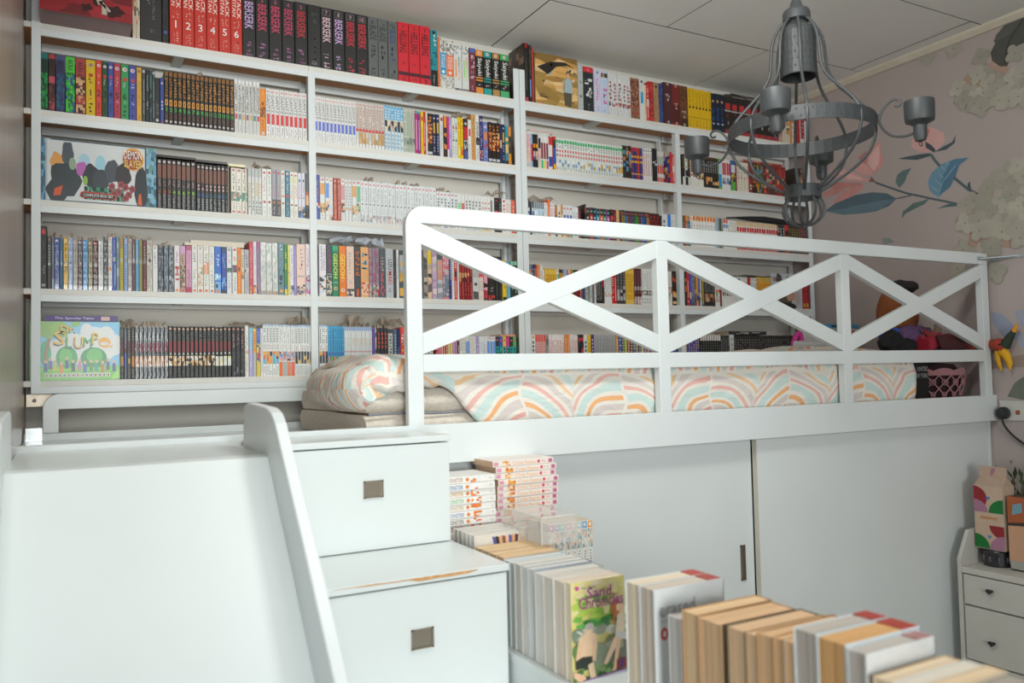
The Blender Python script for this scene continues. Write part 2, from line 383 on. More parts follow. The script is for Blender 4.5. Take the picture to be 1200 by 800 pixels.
wp([(2.286, 0.97), (2.289, 1.0), (2.259, 0.975), (2.241, 0.95), (2.247, 0.938)], '46525a')
wp([(2.247, 0.941), (2.207, 0.954), (2.164, 0.963), (2.145, 0.99), (2.152, 0.956), (2.191, 0.937)], '4b5a60')
wp([(2.53, 0.602), (2.49, 0.6), (2.462, 0.574), (2.521, 0.57)], '8c9490')
stem([(2.552, 0.872), (2.47, 0.828), (2.395, 0.789), (2.27, 0.738), (2.135, 0.685)], 0.0045, '566468')
stem([(2.443, 0.773), (2.368, 0.772)], 0.003, '566468')
stem([(2.265, 0.936), (2.245, 0.902), (2.224, 0.872)], 0.006, '5a6a6c')
stem([(2.163, 0.809), (2.1, 0.743), (2.057, 0.711)], 0.006, '56646a')
stem([(2.241, 0.736), (2.215, 0.8), (2.152, 0.859)], 0.002, '88a8b8')
stem([(2.235, 0.764), (2.267, 0.791)], 0.0016, '8aaab8')
stem([(2.222, 0.79), (2.25, 0.817)], 0.0016, '8aaab8')
stem([(2.209, 0.817), (2.233, 0.843)], 0.0016, '8aaab8')
stem([(2.195, 0.843), (2.217, 0.869)], 0.0016, '8aaab8')
stem([(2.182, 0.869), (2.2, 0.894)], 0.0016, '8aaab8')
wp([(2.001, 1.25), (1.961, 1.253), (1.906, 1.202), (1.922, 1.178), (1.974, 1.196)], '9a8272')
wp([(2.115, 1.208), (2.072, 1.239), (1.994, 1.188), (1.851, 1.15), (1.854, 1.079), (1.979, 1.084), (2.078, 1.115)], '9a8272')
wp([(2.088, 0.565), (1.966, 0.535), (1.948, 0.482), (2.059, 0.519)], '9a8272')
wp([(2.145, 0.501), (2.102, 0.505), (2.082, 0.481), (2.125, 0.477)], '9a8272')
wp([(2.013, 0.389), (1.973, 0.384), (1.975, 0.339), (2.015, 0.349)], '9a8272')
wp([(1.965, 1.331), (1.952, 1.355), (1.917, 1.381), (1.874, 1.388), (1.833, 1.386), (1.768, 1.327), (1.792, 1.294), (1.845, 1.281), (1.875, 1.278), (1.895, 1.247), (1.915, 1.21), (1.944, 1.22), (1.976, 1.256), (1.979, 1.292), (1.958, 1.323)], '52524e')
wp([(1.965, 1.331), (1.937, 1.364), (1.874, 1.384), (1.84, 1.38), (1.871, 1.349), (1.919, 1.333)], '5d5d58')
stem([(1.84, 1.384), (1.881, 1.338), (1.912, 1.291), (1.924, 1.223)], 0.003, '403f3c')
wp([(2.026, 0.217), (1.981, 0.203), (1.916, 0.129), (1.901, 0.089), (1.985, 0.113), (2.023, 0.166)], '8e94a6')
wp([(1.931, 0.21), (1.883, 0.22), (1.819, 0.181), (1.84, 0.135), (1.899, 0.138), (1.923, 0.179)], '969cae')
wp([(1.931, 0.11), (1.887, 0.123), (1.823, 0.095), (1.853, 0.053), (1.903, 0.06), (1.923, 0.07)], 'a0a6b4')
wp([(2.03, 0.014), (1.904, 0.035), (1.808, 0.022), (1.846, -0.001), (1.906, -0.014), (2.032, -0.019)], '98877a')
wp([(1.977, -0.133), (1.945, -0.078), (1.895, -0.044), (1.83, -0.049), (1.813, -0.088), (1.89, -0.151)], '6c7466')
petals(1.942, 0.786, 0.033, 0.35, 'a39f92', 4)
petals(1.893, 0.794, 0.033, 1.08, 'b0ac9e', 4)
petals(1.996, 0.756, 0.033, 0.23, 'a39f92', 4)
petals(2.021, 0.731, 0.033, 0.03, '9c988c', 4)
petals(1.956, 0.721, 0.033, 1.20, 'a39f92', 4)
petals(1.907, 0.733, 0.033, 0.33, '9c988c', 4)
petals(1.873, 0.748, 0.033, 0.42, 'aaa698', 4)
petals(2.078, 0.692, 0.033, 1.24, '9c988c', 4)
petals(2.115, 0.679, 0.033, 0.32, 'a39f92', 4)
petals(2.024, 0.673, 0.033, 1.24, '9c988c', 4)
petals(1.969, 0.678, 0.033, 1.20, 'aaa698', 4)
petals(1.924, 0.684, 0.033, 0.25, '9c988c', 4)
petals(1.883, 0.69, 0.033, 0.94, '9c988c', 4)
petals(2.017, 0.637, 0.033, 0.13, '9c988c', 4)
petals(1.949, 0.628, 0.033, 1.01, 'aaa698', 4)
petals(1.897, 0.633, 0.033, 0.27, 'b0ac9e', 4)
petals(2.082, 0.614, 0.033, 0.42, '9c988c', 4)
petals(2.027, 0.596, 0.033, 0.01, '9c988c', 4)
petals(1.966, 0.585, 0.033, 0.86, '9c988c', 4)
petals(1.914, 0.587, 0.033, 1.27, 'aaa698', 4)
petals(2.127, 0.602, 0.033, 0.62, '9c988c', 4)
petals(1.998, 0.552, 0.033, 0.65, 'aaa698', 4)
petals(1.909, 0.526, 0.033, 0.35, '9c988c', 4)
petals(1.945, 0.551, 0.033, 1.22, 'a39f92', 4)
petals(1.882, 0.57, 0.033, 0.12, 'b0ac9e', 4)
petals(2.002, 0.48, 0.033, 0.94, '9c988c', 4)
petals(2.041, 0.478, 0.033, 0.78, 'b0ac9e', 4)
petals(1.834, 0.754, 0.033, 1.05, 'aaa698', 4)
petals(1.801, 0.71, 0.033, 1.50, 'aaa698', 4)
petals(1.851, 0.691, 0.033, 0.10, 'aaa698', 4)
petals(1.818, 0.647, 0.033, 0.95, 'b0ac9e', 4)
petals(1.769, 0.652, 0.033, 0.41, '9c988c', 4)
petals(1.847, 0.623, 0.033, 0.65, '9c988c', 4)
petals(1.8, 0.585, 0.033, 0.95, 'aaa698', 4)
petals(1.836, 0.548, 0.033, 1.36, 'a39f92', 4)
petals(1.758, 0.592, 0.033, 1.26, 'aaa698', 4)
petals(1.789, 0.525, 0.033, 0.42, 'aaa698', 4)
petals(1.86, 0.507, 0.033, 0.18, 'aaa698', 4)
petals(2.137, 1.364, 0.034, 0.44, 'a39f92', 4)
petals(2.255, 1.373, 0.034, 0.06, 'a39f92', 4)
petals(2.019, 1.286, 0.034, 1.34, '9c988c', 4)
petals(1.881, 1.251, 0.034, 1.10, '9c988c', 4)
petals(2.003, 1.206, 0.034, 0.03, '9c988c', 4)
petals(2.038, 1.217, 0.034, 0.48, 'aaa698', 4)
petals(2.127, 1.186, 0.034, 1.16, 'b0ac9e', 4)
petals(2.081, 1.156, 0.034, 1.29, 'a39f92', 4)
petals(1.99, 1.162, 0.034, 0.44, 'aaa698', 4)
petals(1.942, 1.158, 0.034, 1.34, '9c988c', 4)
petals(1.89, 1.158, 0.034, 0.20, 'b0ac9e', 4)
petals(1.857, 1.161, 0.034, 0.90, 'aaa698', 4)
petals(1.957, 1.132, 0.034, 0.50, 'a39f92', 4)
petals(2.047, 1.125, 0.034, 0.54, 'b0ac9e', 4)
petals(2.103, 1.128, 0.034, 0.25, '9c988c', 4)
petals(1.993, 1.103, 0.034, 1.50, 'a39f92', 4)
petals(1.93, 1.099, 0.034, 0.66, 'aaa698', 4)
petals(1.893, 1.096, 0.034, 0.64, 'aaa698', 4)
petals(1.86, 1.105, 0.034, 0.17, 'a39f92', 4)
petals(1.95, 1.08, 0.034, 0.08, 'aaa698', 4)
petals(1.913, 1.066, 0.034, 0.89, 'aaa698', 4)
petals(1.875, 1.072, 0.034, 0.91, 'b0ac9e', 4)
petals(2.058, 1.099, 0.034, 0.87, '9c988c', 4)
petals(2.029, 1.072, 0.034, 1.50, 'a39f92', 4)
petals(1.827, 1.132, 0.034, 1.25, '9c988c', 4)
petals(1.824, 1.084, 0.034, 1.16, 'b0ac9e', 4)
petals(1.835, 1.054, 0.034, 0.98, 'aaa698', 4)
petals(1.801, 1.1, 0.034, 0.72, 'aaa698', 4)
petals(1.794, 1.06, 0.034, 0.66, 'b0ac9e', 4)
petals(1.771, 1.076, 0.034, 0.06, 'b0ac9e', 4)
petals(1.808, 1.145, 0.034, 0.67, 'b0ac9e', 4)
petals(2.119, 0.602, 0.04, 1.25, 'b0ac9e', 4)
petals(2.06, 0.602, 0.04, 0.28, 'a39f92', 4)
petals(1.994, 0.57, 0.04, 0.38, 'aaa698', 4)
petals(1.965, 0.54, 0.04, 0.79, 'aaa698', 4)
petals(2.014, 0.481, 0.04, 0.63, '9c988c', 4)
petals(2.135, 0.489, 0.04, 0.21, 'a39f92', 4)
petals(1.998, 0.377, 0.04, 1.34, '9c988c', 4)
petals(2.161, 0.413, 0.04, 0.85, 'b0ac9e', 4)
petals(1.906, 0.545, 0.04, 1.44, 'a39f92', 4)
petals(1.893, 0.503, 0.04, 0.74, 'a39f92', 4)
petals(2.057, 0.56, 0.04, 0.65, 'aaa698', 4)
part('wallpaper_print', mb, mat('print_on_wallpaper', attr=True, rough=.85, var=.12, vscale=14), wr, 'printed magnolias, blue leaves and cream hydrangeas')

# ------------------------------------------------------------------ bookshelf: two white steel units side by side
B = [1.0943, .8201, .5370, .2597, -.0257]; SF = 2.909
def shelf_unit(label, xa, xb, mids, ztop_l, ztop_r, over):
    t = thing('bookshelf', label, 'bookshelf', ((xa+xb)/2, 3.0, B[4]), 'white steel bookshelf units')
    posts = [xa]+mids+[xb-.0255]
    for k, x in enumerate(posts):
        end = k in (0, len(posts)-1)
        zt = (ztop_l if k == 0 else ztop_r) if end else B[0]+.022
        m = MB(); m.box(x, x+.0255, SF-.001, SF+.004, B[4], zt); m.box(x if k < len(posts)-1 else x+.0225, x+.003 if k < len(posts)-1 else x+.0255, SF+.0035, SF+.026, B[4], zt)
        part('post', m, STEEL, t, bevel=.0008)
        m = MB(); m.box(x, x+.0255, 3.045, 3.05, B[4], zt); m.box(x, x+.003, 3.025, 3.0455, B[4], zt)
        part('post', m, STEEL, t, bevel=.0008)
    white = (.80, .82, .80, 1); brown = hx('c08a5c', 1.25)
    for z in B:
        for a, b in zip(posts, posts[1:]):
            m = MB(); m.box(a+.004 if a > xa else a-over, b+.003, SF+.0015, 3.062, z+.0215, z+.0397, cols=[(.76, .75, .70, 1), white, white, white, white, brown])
            part('shelf_board', m, SHELFB, t, bevel=.0008)
            m = MB(); m.box(a+.0256, b-.0002, SF, SF+.0035, z, z+.0213); m.box(a+.0256, b-.0002, SF+.0035, SF+.008, z, z+.002)
            part('front_beam', m, STEEL, t, bevel=.0006)
            m = MB(); m.box(a+.0256, b-.0002, 3.034, 3.045, z-.006, z+.0213)
            part('back_beam', m, STEEL, t, bevel=.0006)
            c = (a+b)/2; m = MB(); m.box(c-.016, c+.016, SF+.0085, 3.0335, z+.004, z+.0212)
            part('cross_bar', m, STEEL, t, bevel=.0006)
    return t
shelf_left = shelf_unit('white steel bookshelf packed with comics, left of the double post', -.0927, 1.646, [.7705], 1.262, 1.262, .02)
shelf_right = shelf_unit('white steel bookshelf packed with comics, right of the double post', 1.6485, 3.3423, [2.4665], 1.262, 1.262, -.004)
m = MB(); m.box(-.108, -.036, 3.0, 3.0555, -.066, -.05); m.box(-.108, -.036, 2.995, 3.0, -.066, -.028); m.blob((-.086, 2.9955, -.047), .006, .003, .006, (.5, .4, .2, 1), 0, 10, 6)

shelf_bracket = part('wall_bracket', m, STEELM, shelf_left, 'small bracket with brass screw')
ROWS = [
(0, 194, 206, 1, 250, 'creamart', 'thin cream book with coloured picture strips beside the red box'),
(0, 206, 217, 1, 250, 'creamart', 'second thin cream book with picture strips beside the black case'),
(0, 217, 285, 1, 250, 'blackcase', 'wide black slipcase with small grey print'),
(0, 285, 306, 1, 250, 'blackthin', 'narrow black book with faint grey lettering and blue emblem'),
(0, 308, 545, 6, 250, 'aot', 'tall red hardcover with white title and volume number {}'),
(0, 545, 774, 5, 232, 'bers', 'tall black hardcover with pink or red title before the plain one'),
(0, 774, 822, 1, 232, 'bersplain', 'tall black hardcover without readable title amid the pink titled ones'),
(0, 822, 1003, 4, 232, 'bers2', 'tall black hardcover with framed number and title after the plain one'),
(0, 1003, 1122, 3, 230, 'blade', 'grey hardcover with dark brush lettering'),
(0, 1122, 1258, 3, 236, 'hell', 'bright red hardcover with black jagged title'),
(0, 1258, 1289, 1, 228, 'teal', 'teal book with white title and black tree'),
(0, 1288, 1298, 1, 205, 'orange', 'thin plain orange book beside the teal book'),
(0, 1298, 1325, 1, 200, 'pingb', 'white manga book with blue title block'),
(0, 1325, 1359, 1, 200, 'pingo', 'white manga book with orange title block'),
(0, 1358, 1393, 1, 188, 'whatso', 'white book with orange lettering and grey picture band'),
(0, 1393, 1424, 1, 190, 'whatsg', 'white book with green lettering and grey picture band'),
(0, 1424, 1453, 1, 182, 'maroonb', 'maroon book with a blue cap and pale letters'),
(0, 1453, 1489, 1, 182, 'saiyo', 'black book with white brush title and orange cap'),
(0, 1489, 1528, 1, 182, 'saiyt', 'black book with white brush title and teal cap'),
(0, 1528, 1563, 1, 182, 'saiyb', 'black book with white brush title and tan cap'),
(0, 1563, 1607, 1, 182, 'saiyg', 'black book with white brush title and green cap'),
(0, 1679, 1701, 1, 250, 'blkred', 'tall black book with brown marbled cover and red tip behind the double post'),
(0, 1701, 1716, 1, 243, 'blkgreen', 'tall thin black book with green and blue spine letters'),
(0, 1716, 1726, 1, 240, 'redthin', 'thin red book beside the gold artwork cover'),
(0, 1944, 1973, 1, 208, 'greysil', 'silver grey book with round badge beside the artwork cover'),
(0, 1973, 2028, 1, 200, 'blkslant', 'black book with white slanted title and red cap'),
(0, 2028, 2066, 1, 194, 'lilacpink', 'lilac book with hot pink vertical title'),
(0, 2066, 2103, 1, 194, 'paleblue', 'pale blue book with pink title and small dark picture'),
(0, 2103, 2226, 5, 190, 'redbrush', 'white book with slanted dark red brush title'),
(0, 2226, 2277, 2, 188, 'brownart', 'brown book with red marbled artwork'),
(0, 2277, 2304, 1, 188, 'whiteblue', 'white book with blue panel and yellow mark'),
(0, 2303, 2315, 1, 165, 'cream', 'thin cream book right of the white one with blue panel'),
(0, 2315, 2329, 1, 170, 'redwhite', 'thin red and white book left of the checked one'),
(0, 2330, 2357, 1, 186, 'redcheck', 'red book with darker check blocks down its spine'),
(0, 2357, 2387, 1, 187, 'tanart', 'tan book with fine brown print'),
(0, 2387, 2413, 1, 187, 'bluepic', 'blue book with dark figures on its spine'),
(0, 2413, 2463, 1, 196, 'dkmaroon', 'thick maroon book with pale title block near top'),
(0, 2463, 2511, 1, 194, 'dkred', 'thick brick red book with pale title block at middle'),
(0, 2511, 2559, 1, 194, 'dkbrown', 'thick brown book with pale title block lower down'),
(0, 2559, 2701, 7, 190, 'yellow', 'yellow book with black title'),
(0, 2701, 2782, 3, 187, 'navy', 'navy book with bright blue title panel'),
(0, 2782, 3142, 8, 182, 'blackred', 'black book with red title and grey band'),
(0, 3141, 3168, 1, 170, 'pinkart', 'thin pink picture book right of the black and red set'),
(0, 3168, 3216, 2, 175, 'creamart', 'cream book with coloured picture strips near the right end'),
(0, 3216, 3262, 1, 180, 'orangewhite', 'orange and white book near the right end'),
(0, 3262, 3295, 1, 185, 'redplain', 'plain red book near the right end'),
(0, 3295, 3342, 1, 185, 'whitered0', 'white book with dark red title at the right end'),
(1, -70, -47, 1, 183, 'akt', 'thick teal and green book with black title and face panels'),
(1, -47, -27, 1, 183, 'akr', 'thick dark red book with black title and red panels'),
(1, -27, 0, 1, 183, 'aki', 'thick indigo book with black title and teal panels'),
(1, 0, 28, 1, 183, 'akg', 'thick bright green book with black title and green panels'),
(1, 28, 57, 1, 183, 'akc', 'thick red and cream book with black title and face panels'),
(1, 57, 86, 1, 184, 'n1', 'yellow book with black number 1'),
(1, 86, 104, 1, 184, 'n2', 'orange red book with black number 2'),
(1, 104, 121, 1, 184, 'n3', 'dark green book with black number 3'),
(1, 121, 138, 1, 184, 'n4', 'blue book with black number 4'),
(1, 138, 159, 1, 184, 'n5', 'crimson book with black number 5'),
(1, 159, 183, 1, 184, 'n6', 'bright green book with black number 6'),
(1, 183, 206, 1, 184, 'n7', 'violet blue book with black number 7'),
(1, 206, 222, 1, 182, 'yelthin', 'narrow golden yellow book with black ring emblem'),
(1, 222, 233, 1, 180, 'dkwrap', 'narrow dark book in clear wrap beside the golden one'),
(1, 233, 245, 1, 178, 'blackw', 'narrow black book with white marks'),
(1, 245, 253, 1, 178, 'dkwrap2', 'narrow dark blue green book in clear wrap'),
(1, 253, 262, 1, 178, 'dkwrap', 'thin dark book with coloured specks left of the short black one'),
(1, 261, 277, 1, 156, 'blackshort', 'short black book with round badge at the foot'),
(1, 277, 290, 1, 158, 'blueshort', 'short blue book with white lettering'),
(1, 290, 515, 16, 183, 'dragonq', 'black book with orange title and green number {}'),
(1, 515, 602, 7, 188, 'zetman', 'white book with dense black title and grey foot'),
(1, 602, 622, 1, 168, 'orangeb', 'orange book with dark emblem left of the red splash set'),
(1, 622, 767, 9, 172, 'gantzr', 'white book with black title and red splash'),
(1, 793, 950, 11, 168, 'gantzb', 'white book with black title and blue splash'),
(1, 950, 1062, 9, 168, 'redband', 'cream book with brown title and red band'),
(1, 1062, 1139, 6, 172, 'sky', 'white book with sky blue cap and portrait band'),
(1, 1139, 1186, 4, 167, 'greygreen', 'grey green book with dense print'),
(1, 1186, 1198, 1, 168, 'magenta', 'magenta book with white title'),
(1, 1198, 1210, 1, 168, 'purple', 'purple book with white title'),
(1, 1210, 1222, 1, 170, 'yellowp', 'yellow book with red mark right of the purple one'),
(1, 1222, 1232, 1, 170, 'redp', 'red book with white title beside the yellow one'),
(1, 1232, 1239, 1, 170, 'white', 'thin white book beside the red one'),
(1, 1239, 1261, 1, 168, 'darkfire', 'dark book with orange flame artwork'),
(1, 1261, 1290, 2, 168, 'navyy', 'navy book with yellow title'),
(1, 1290, 1306, 1, 168, 'whitegrey', 'white book with red corner badge'),
(1, 1306, 1321, 1, 165, 'orangedark', 'orange and black picture book'),
(1, 1321, 1331, 1, 165, 'magenta2', 'thin magenta book with white foot'),
(1, 1331, 1342, 1, 162, 'lilac', 'thin lilac book'),
(1, 1342, 1369, 2, 162, 'whitegrey2', 'white book with small green and red marks'),
(1, 1369, 1393, 2, 168, 'yellowt', 'yellow book with red title'),
(1, 1393, 1413, 1, 165, 'blackredblue', 'black book with red figure and blue edge'),
(1, 1413, 1429, 1, 164, 'whiteredm', 'white book with red monogram'),
(1, 1429, 1446, 1, 187, 'tanr', 'tall tan book with brown runes'),
(1, 1446, 1464, 1, 187, 'swan', 'tall white book with black title'),
(1, 1464, 1481, 1, 187, 'indigo', 'tall indigo book with white vertical title'),
(1, 1481, 1503, 1, 165, 'periw', 'periwinkle book with orange title'),
(1, 1503, 1556, 3, 166, 'darkfire', 'black book with flame orange artwork near the post'),
(1, 1556, 1567, 1, 163, 'navy2', 'dark blue book left of the yellow lettered one'),
(1, 1567, 1581, 1, 165, 'navyy', 'navy book with yellow letters near the double post'),
(1, 1581, 1597, 1, 160, 'tealorange', 'teal and orange book near the double post'),
(1, 1597, 1612, 1, 160, 'orangef', 'orange book touching the double post'),
(1, 1680, 1702, 3, 142, 'pinkred', 'pale book with pink and red title'),
(1, 1702, 1713, 1, 142, 'bluered', 'light blue and red book'),
(1, 1713, 1737, 2, 142, 'blackor', 'black book with orange band'),
(1, 1737, 1751, 1, 142, 'manface', 'pale pink book with dark portrait'),
(1, 1751, 1788, 3, 142, 'maroonw', 'white topped maroon book'),
(1, 1788, 1809, 1, 142, 'whiteredbl', 'white, red and blue book'),
(1, 1809, 1825, 1, 142, 'blackrb', 'black, red and blue book with yellow foot'),
(1, 1825, 2173, 26, 141, 'greenred', 'white book with green cap and red title'),
(1, 2173, 2220, 3, 148, 'darkphoto', 'dark photo spine book'),
(1, 2220, 2285, 4, 146, 'rainb', 'red and purple book with yellow bands'),
(1, 2285, 2338, 4, 148, 'whitered4', 'white book with thin red title'),
(1, 2338, 2365, 1, 152, 'blackdots', 'black book with white dots'),
(1, 2365, 2404, 3, 142, 'greyredw', 'white and red book with grey top'),
(1, 2443, 2454, 1, 150, 'redspine', 'red book turned so its cover shows'),
(1, 2454, 2466, 1, 140, 'redwhite', 'red and white book against the post'),
(1, 2510, 2561, 3, 146, 'blackgold', 'black and gold book with white gaps'),
(1, 2561, 2639, 5, 146, 'whitemar', 'white book with maroon title'),
(1, 2639, 2736, 7, 148, 'blackorf', 'black book with orange photo band'),
(1, 2736, 2757, 1, 148, 'greenblue', 'green and blue book'),
(1, 2757, 2812, 4, 147, 'whitered', 'white book with red title at left of the right bay'),
(1, 2812, 2840, 1, 147, 'blueyel', 'blue, yellow and green book'),
(1, 2840, 2854, 1, 147, 'maroon', 'maroon book'),
(1, 2854, 2928, 4, 147, 'creamt', 'cream book with small red letters'),
(1, 2928, 2952, 1, 150, 'maroonpic', 'maroon picture book'),
(1, 2952, 2981, 1, 150, 'firepic', 'black, red and yellow book'),
(1, 2981, 3026, 3, 150, 'greenor', 'green and orange picture book'),
(1, 3026, 3119, 5, 150, 'redgrey', 'brown and red picture book'),
(1, 3119, 3181, 4, 150, 'dkreds', 'dark red book'),
(1, 3253, 3299, 3, 158, 'darkphoto', 'dark photo book against right end post'),
(2, 267, 387, 8, 166, 'jojo1', 'black volume with brown title and bright number {}'),
(2, 390, 496, 8, 163, 'jojo2', 'black volume with brown title and blue number {}'),
(2, 501, 556, 3, 160, 'creamset', 'cream volume with purple script and number {}'),
(2, 559, 606, 4, 166, 'greyyel', 'grey white book with yellow lettering'),
(2, 606, 623, 1, 168, 'whred', 'white book with red lettering'),
(2, 623, 640, 1, 168, 'whgreen', 'white book with green lettering'),
(2, 640, 672, 2, 168, 'greypink', 'grey book with pink title and black foot'),
(2, 672, 687, 1, 168, 'whx', 'white book with black title and red cross'),
(2, 687, 704, 1, 168, 'tealx', 'teal blue book with white title and red cross'),
(2, 704, 732, 2, 166, 'crred', 'cream book with red title'),
(2, 732, 759, 2, 165, 'lilacw', 'white book with lilac title and dark foot'),
(2, 759, 772, 1, 165, 'darkman', 'dark grey picture book against the post'),
(2, 797, 812, 1, 166, 'blueyelo', 'blue and yellow book against the post'),
(2, 812, 831, 1, 158, 'whor', 'white book with orange title'),
(2, 831, 846, 1, 158, 'whblu', 'white book with blue title'),
(2, 846, 861, 1, 158, 'whpeach', 'white book with peach title'),
(2, 861, 890, 2, 158, 'rust', 'rust red book with white title'),
(2, 890, 905, 1, 158, 'whpink', 'white book with pink title'),
(2, 905, 932, 2, 158, 'whgry', 'white book with grey title'),
(2, 932, 949, 1, 158, 'whor', 'white book with orange title and portrait'),
(2, 949, 964, 1, 158, 'whgrn', 'white book with green title and portrait'),
(2, 964, 1271, 20, 158, 'longwh', 'white book from the long pale series with grey title'),
(2, 1271, 1362, 6, 146, 'longwh', 'white book with grey title right of the long series'),
(2, 1362, 1377, 1, 144, 'whgrn2', 'white book with light green panel'),
(2, 1377, 1393, 1, 144, 'whred2', 'white book with red panel'),
(2, 1393, 1466, 5, 144, 'whblk', 'white book with dark blocks'),
(2, 1466, 1506, 3, 144, 'whdots', 'white book with coloured dots'),
(2, 1506, 1525, 1, 144, 'darkwh', 'grey and white book'),
(2, 1525, 1544, 1, 142, 'blkrd', 'black and red book'),
(2, 1544, 1560, 1, 142, 'blkpk', 'black and pink book'),
(2, 1560, 1579, 1, 142, 'whred', 'white book with red letters near the double post'),
(2, 1578, 1603, 2, 138, 'whor2', 'white book with orange letters'),
(2, 1603, 1620, 1, 138, 'redor', 'orange red book against the double post'),
(2, 1682, 1712, 3, 142, 'dkblw', 'dark, white and blue book'),
(2, 1712, 1759, 5, 140, 'skypic', 'pale blue picture spine book'),
(2, 1759, 1778, 2, 142, 'whgry', 'white and grey book'),
(2, 1778, 1791, 1, 155, 'orangew', 'tall orange book'),
(2, 1791, 1814, 2, 142, 'whred', 'white and red book'),
(2, 1814, 1823, 1, 130, 'darkor', 'short dark book'),
(2, 1823, 1842, 1, 138, 'crm', 'cream book'),
(2, 1842, 1853, 1, 138, 'orbr', 'orange brown book'),
(2, 1853, 1900, 3, 138, 'whblu2', 'white book with blue badge'),
(2, 1900, 1929, 2, 134, 'whplain', 'plain white book'),
(2, 1929, 1942, 1, 134, 'maroon', 'maroon book'),
(2, 1964, 1972, 1, 150, 'blkspec', 'black specked book'),
(2, 1972, 2096, 7, 138, 'tealblack', 'black capped book with coloured title'),
(2, 2096, 2113, 1, 138, 'blkrd', 'black and red book'),
(2, 2113, 2130, 1, 138, 'maroon', 'maroon book left of the tan one'),
(2, 2130, 2146, 1, 140, 'tan', 'plain tan book'),
(2, 2146, 2313, 11, 140, 'darkcol', 'dark book with coloured title'),
(2, 2313, 2371, 3, 138, 'blkmar', 'black book with dark red title'),
(2, 2371, 2381, 1, 130, 'blkthin', 'thin black book'),
(2, 2383, 2405, 1, 140, 'whblk', 'white and black book'),
(2, 2405, 2417, 1, 140, 'whpur', 'white book with purple mark'),
(2, 2417, 2437, 1, 140, 'brblue', 'bright blue book'),
(2, 2437, 2463, 3, 140, 'whgry', 'grey white book against the post'),
(2, 2507, 2518, 1, 142, 'dkgr', 'dark green book'),
(2, 2518, 2549, 3, 142, 'rgb', 'white book with orange cap and bright stripe'),
(2, 2549, 2562, 1, 142, 'whred', 'white and red book'),
(2, 2562, 2701, 8, 144, 'whcap', 'white book with orange cap'),
(2, 2701, 2719, 1, 144, 'ltblue', 'light blue book'),
(2, 2719, 2751, 3, 144, 'dkgrn2', 'grey green book'),
(2, 2751, 2782, 2, 144, 'whredcap', 'white book with red cap'),
(2, 2782, 2836, 4, 138, 'whmulti', 'short white book with small colours'),
(2, 2836, 3110, 17, 138, 'redlow', 'red book with cream cap and grey title'),
(2, 3110, 3160, 3, 142, 'blkwh', 'black book with white letters'),
(2, 3160, 3187, 1, 142, 'redyel', 'red and yellow book'),
(2, 3187, 3268, 5, 142, 'dkgold', 'dark book with gold title'),
(2, 3268, 3312, 2, 142, 'maroon', 'maroon book at right end'),
(3, -69, -50, 1, 198, 'blacktall', 'tall black book with red cap and grey titles'),
(3, -50, -38, 1, 165, 'wr1', 'grey wrapped book beside the tall black one'),
(3, -38, -30, 1, 163, 'wr2', 'thin slate book in clear wrap'),
(3, -30, -16, 1, 163, 'wr3', 'violet blue book in clear wrap'),
(3, -16, -6, 1, 162, 'wr4', 'teal blue book in clear wrap'),
(3, -6, 8, 1, 163, 'wr5', 'yellow book with black numeral in clear wrap'),
(3, 8, 21, 1, 163, 'wr6', 'pale blue book in clear wrap left of the beige one'),
(3, 21, 35, 1, 162, 'wr7', 'greyish beige book in clear wrap'),
(3, 35, 48, 1, 160, 'wr8', 'dark maroon book in clear wrap, left one'),
(3, 48, 63, 1, 160, 'wr9', 'sky blue book in clear wrap, left one'),
(3, 63, 77, 1, 160, 'wr10', 'olive beige book in clear wrap'),
(3, 77, 92, 1, 160, 'wr11', 'deep maroon book with white title in clear wrap'),
(3, 92, 107, 1, 160, 'wr12', 'silver white book in clear wrap'),
(3, 107, 120, 1, 172, 'wr13', 'dark grey book in crinkled wrap'),
(3, 120, 133, 1, 174, 'wr14', 'white book with orange mark in crinkled wrap'),
(3, 133, 144, 1, 174, 'wr15', 'royal blue book in crinkled wrap'),
(3, 144, 154, 1, 173, 'wr16', 'grey green book in crinkled wrap'),
(3, 154, 166, 1, 172, 'wr17', 'olive yellow book in crinkled wrap'),
(3, 166, 178, 1, 172, 'wr18', 'pale blue book in crinkled wrap'),
(3, 178, 191, 1, 170, 'wr19', 'beige grey book in crinkled wrap'),
(3, 191, 200, 1, 170, 'wr20', 'dark book with white title in crinkled wrap'),
(3, 200, 211, 1, 170, 'wr21', 'sky blue book in crinkled wrap'),
(3, 211, 222, 1, 168, 'wr22', 'olive green book in crinkled wrap'),
(3, 222, 234, 1, 168, 'wr23', 'dark maroon book in crinkled wrap, right one'),
(3, 234, 252, 1, 168, 'wr24', 'cream grey book in crinkled wrap'),
(3, 252, 268, 1, 152, 'wr25', 'white book with black letters, right of the cream grey one'),
(3, 268, 286, 1, 153, 'wr26', 'dark grey wrapped book with red dot'),
(3, 286, 301, 1, 155, 'wr27', 'slate wrapped book right of the red dot'),
(3, 301, 318, 1, 153, 'wr28', 'dark silver wrapped book'),
(3, 318, 336, 1, 158, 'p1', 'white book with purple title and red strokes'),
(3, 336, 354, 1, 158, 'p2', 'pink topped book with brown portrait'),
(3, 354, 373, 1, 158, 'p3', 'pink book with dark pink ends'),
(3, 373, 391, 1, 160, 'p4', 'white book with black title, leftmost of four'),
(3, 391, 410, 1, 160, 'p5', 'white book with peach picture'),
(3, 410, 428, 1, 160, 'p6', 'white book with black title and orange bars'),
(3, 428, 446, 1, 160, 'p7', 'white book with faint purple title'),
(3, 446, 468, 1, 160, 'p8', 'bright blue book with white title and cloud'),
(3, 468, 486, 1, 160, 'p9', 'navy blue book with pale title'),
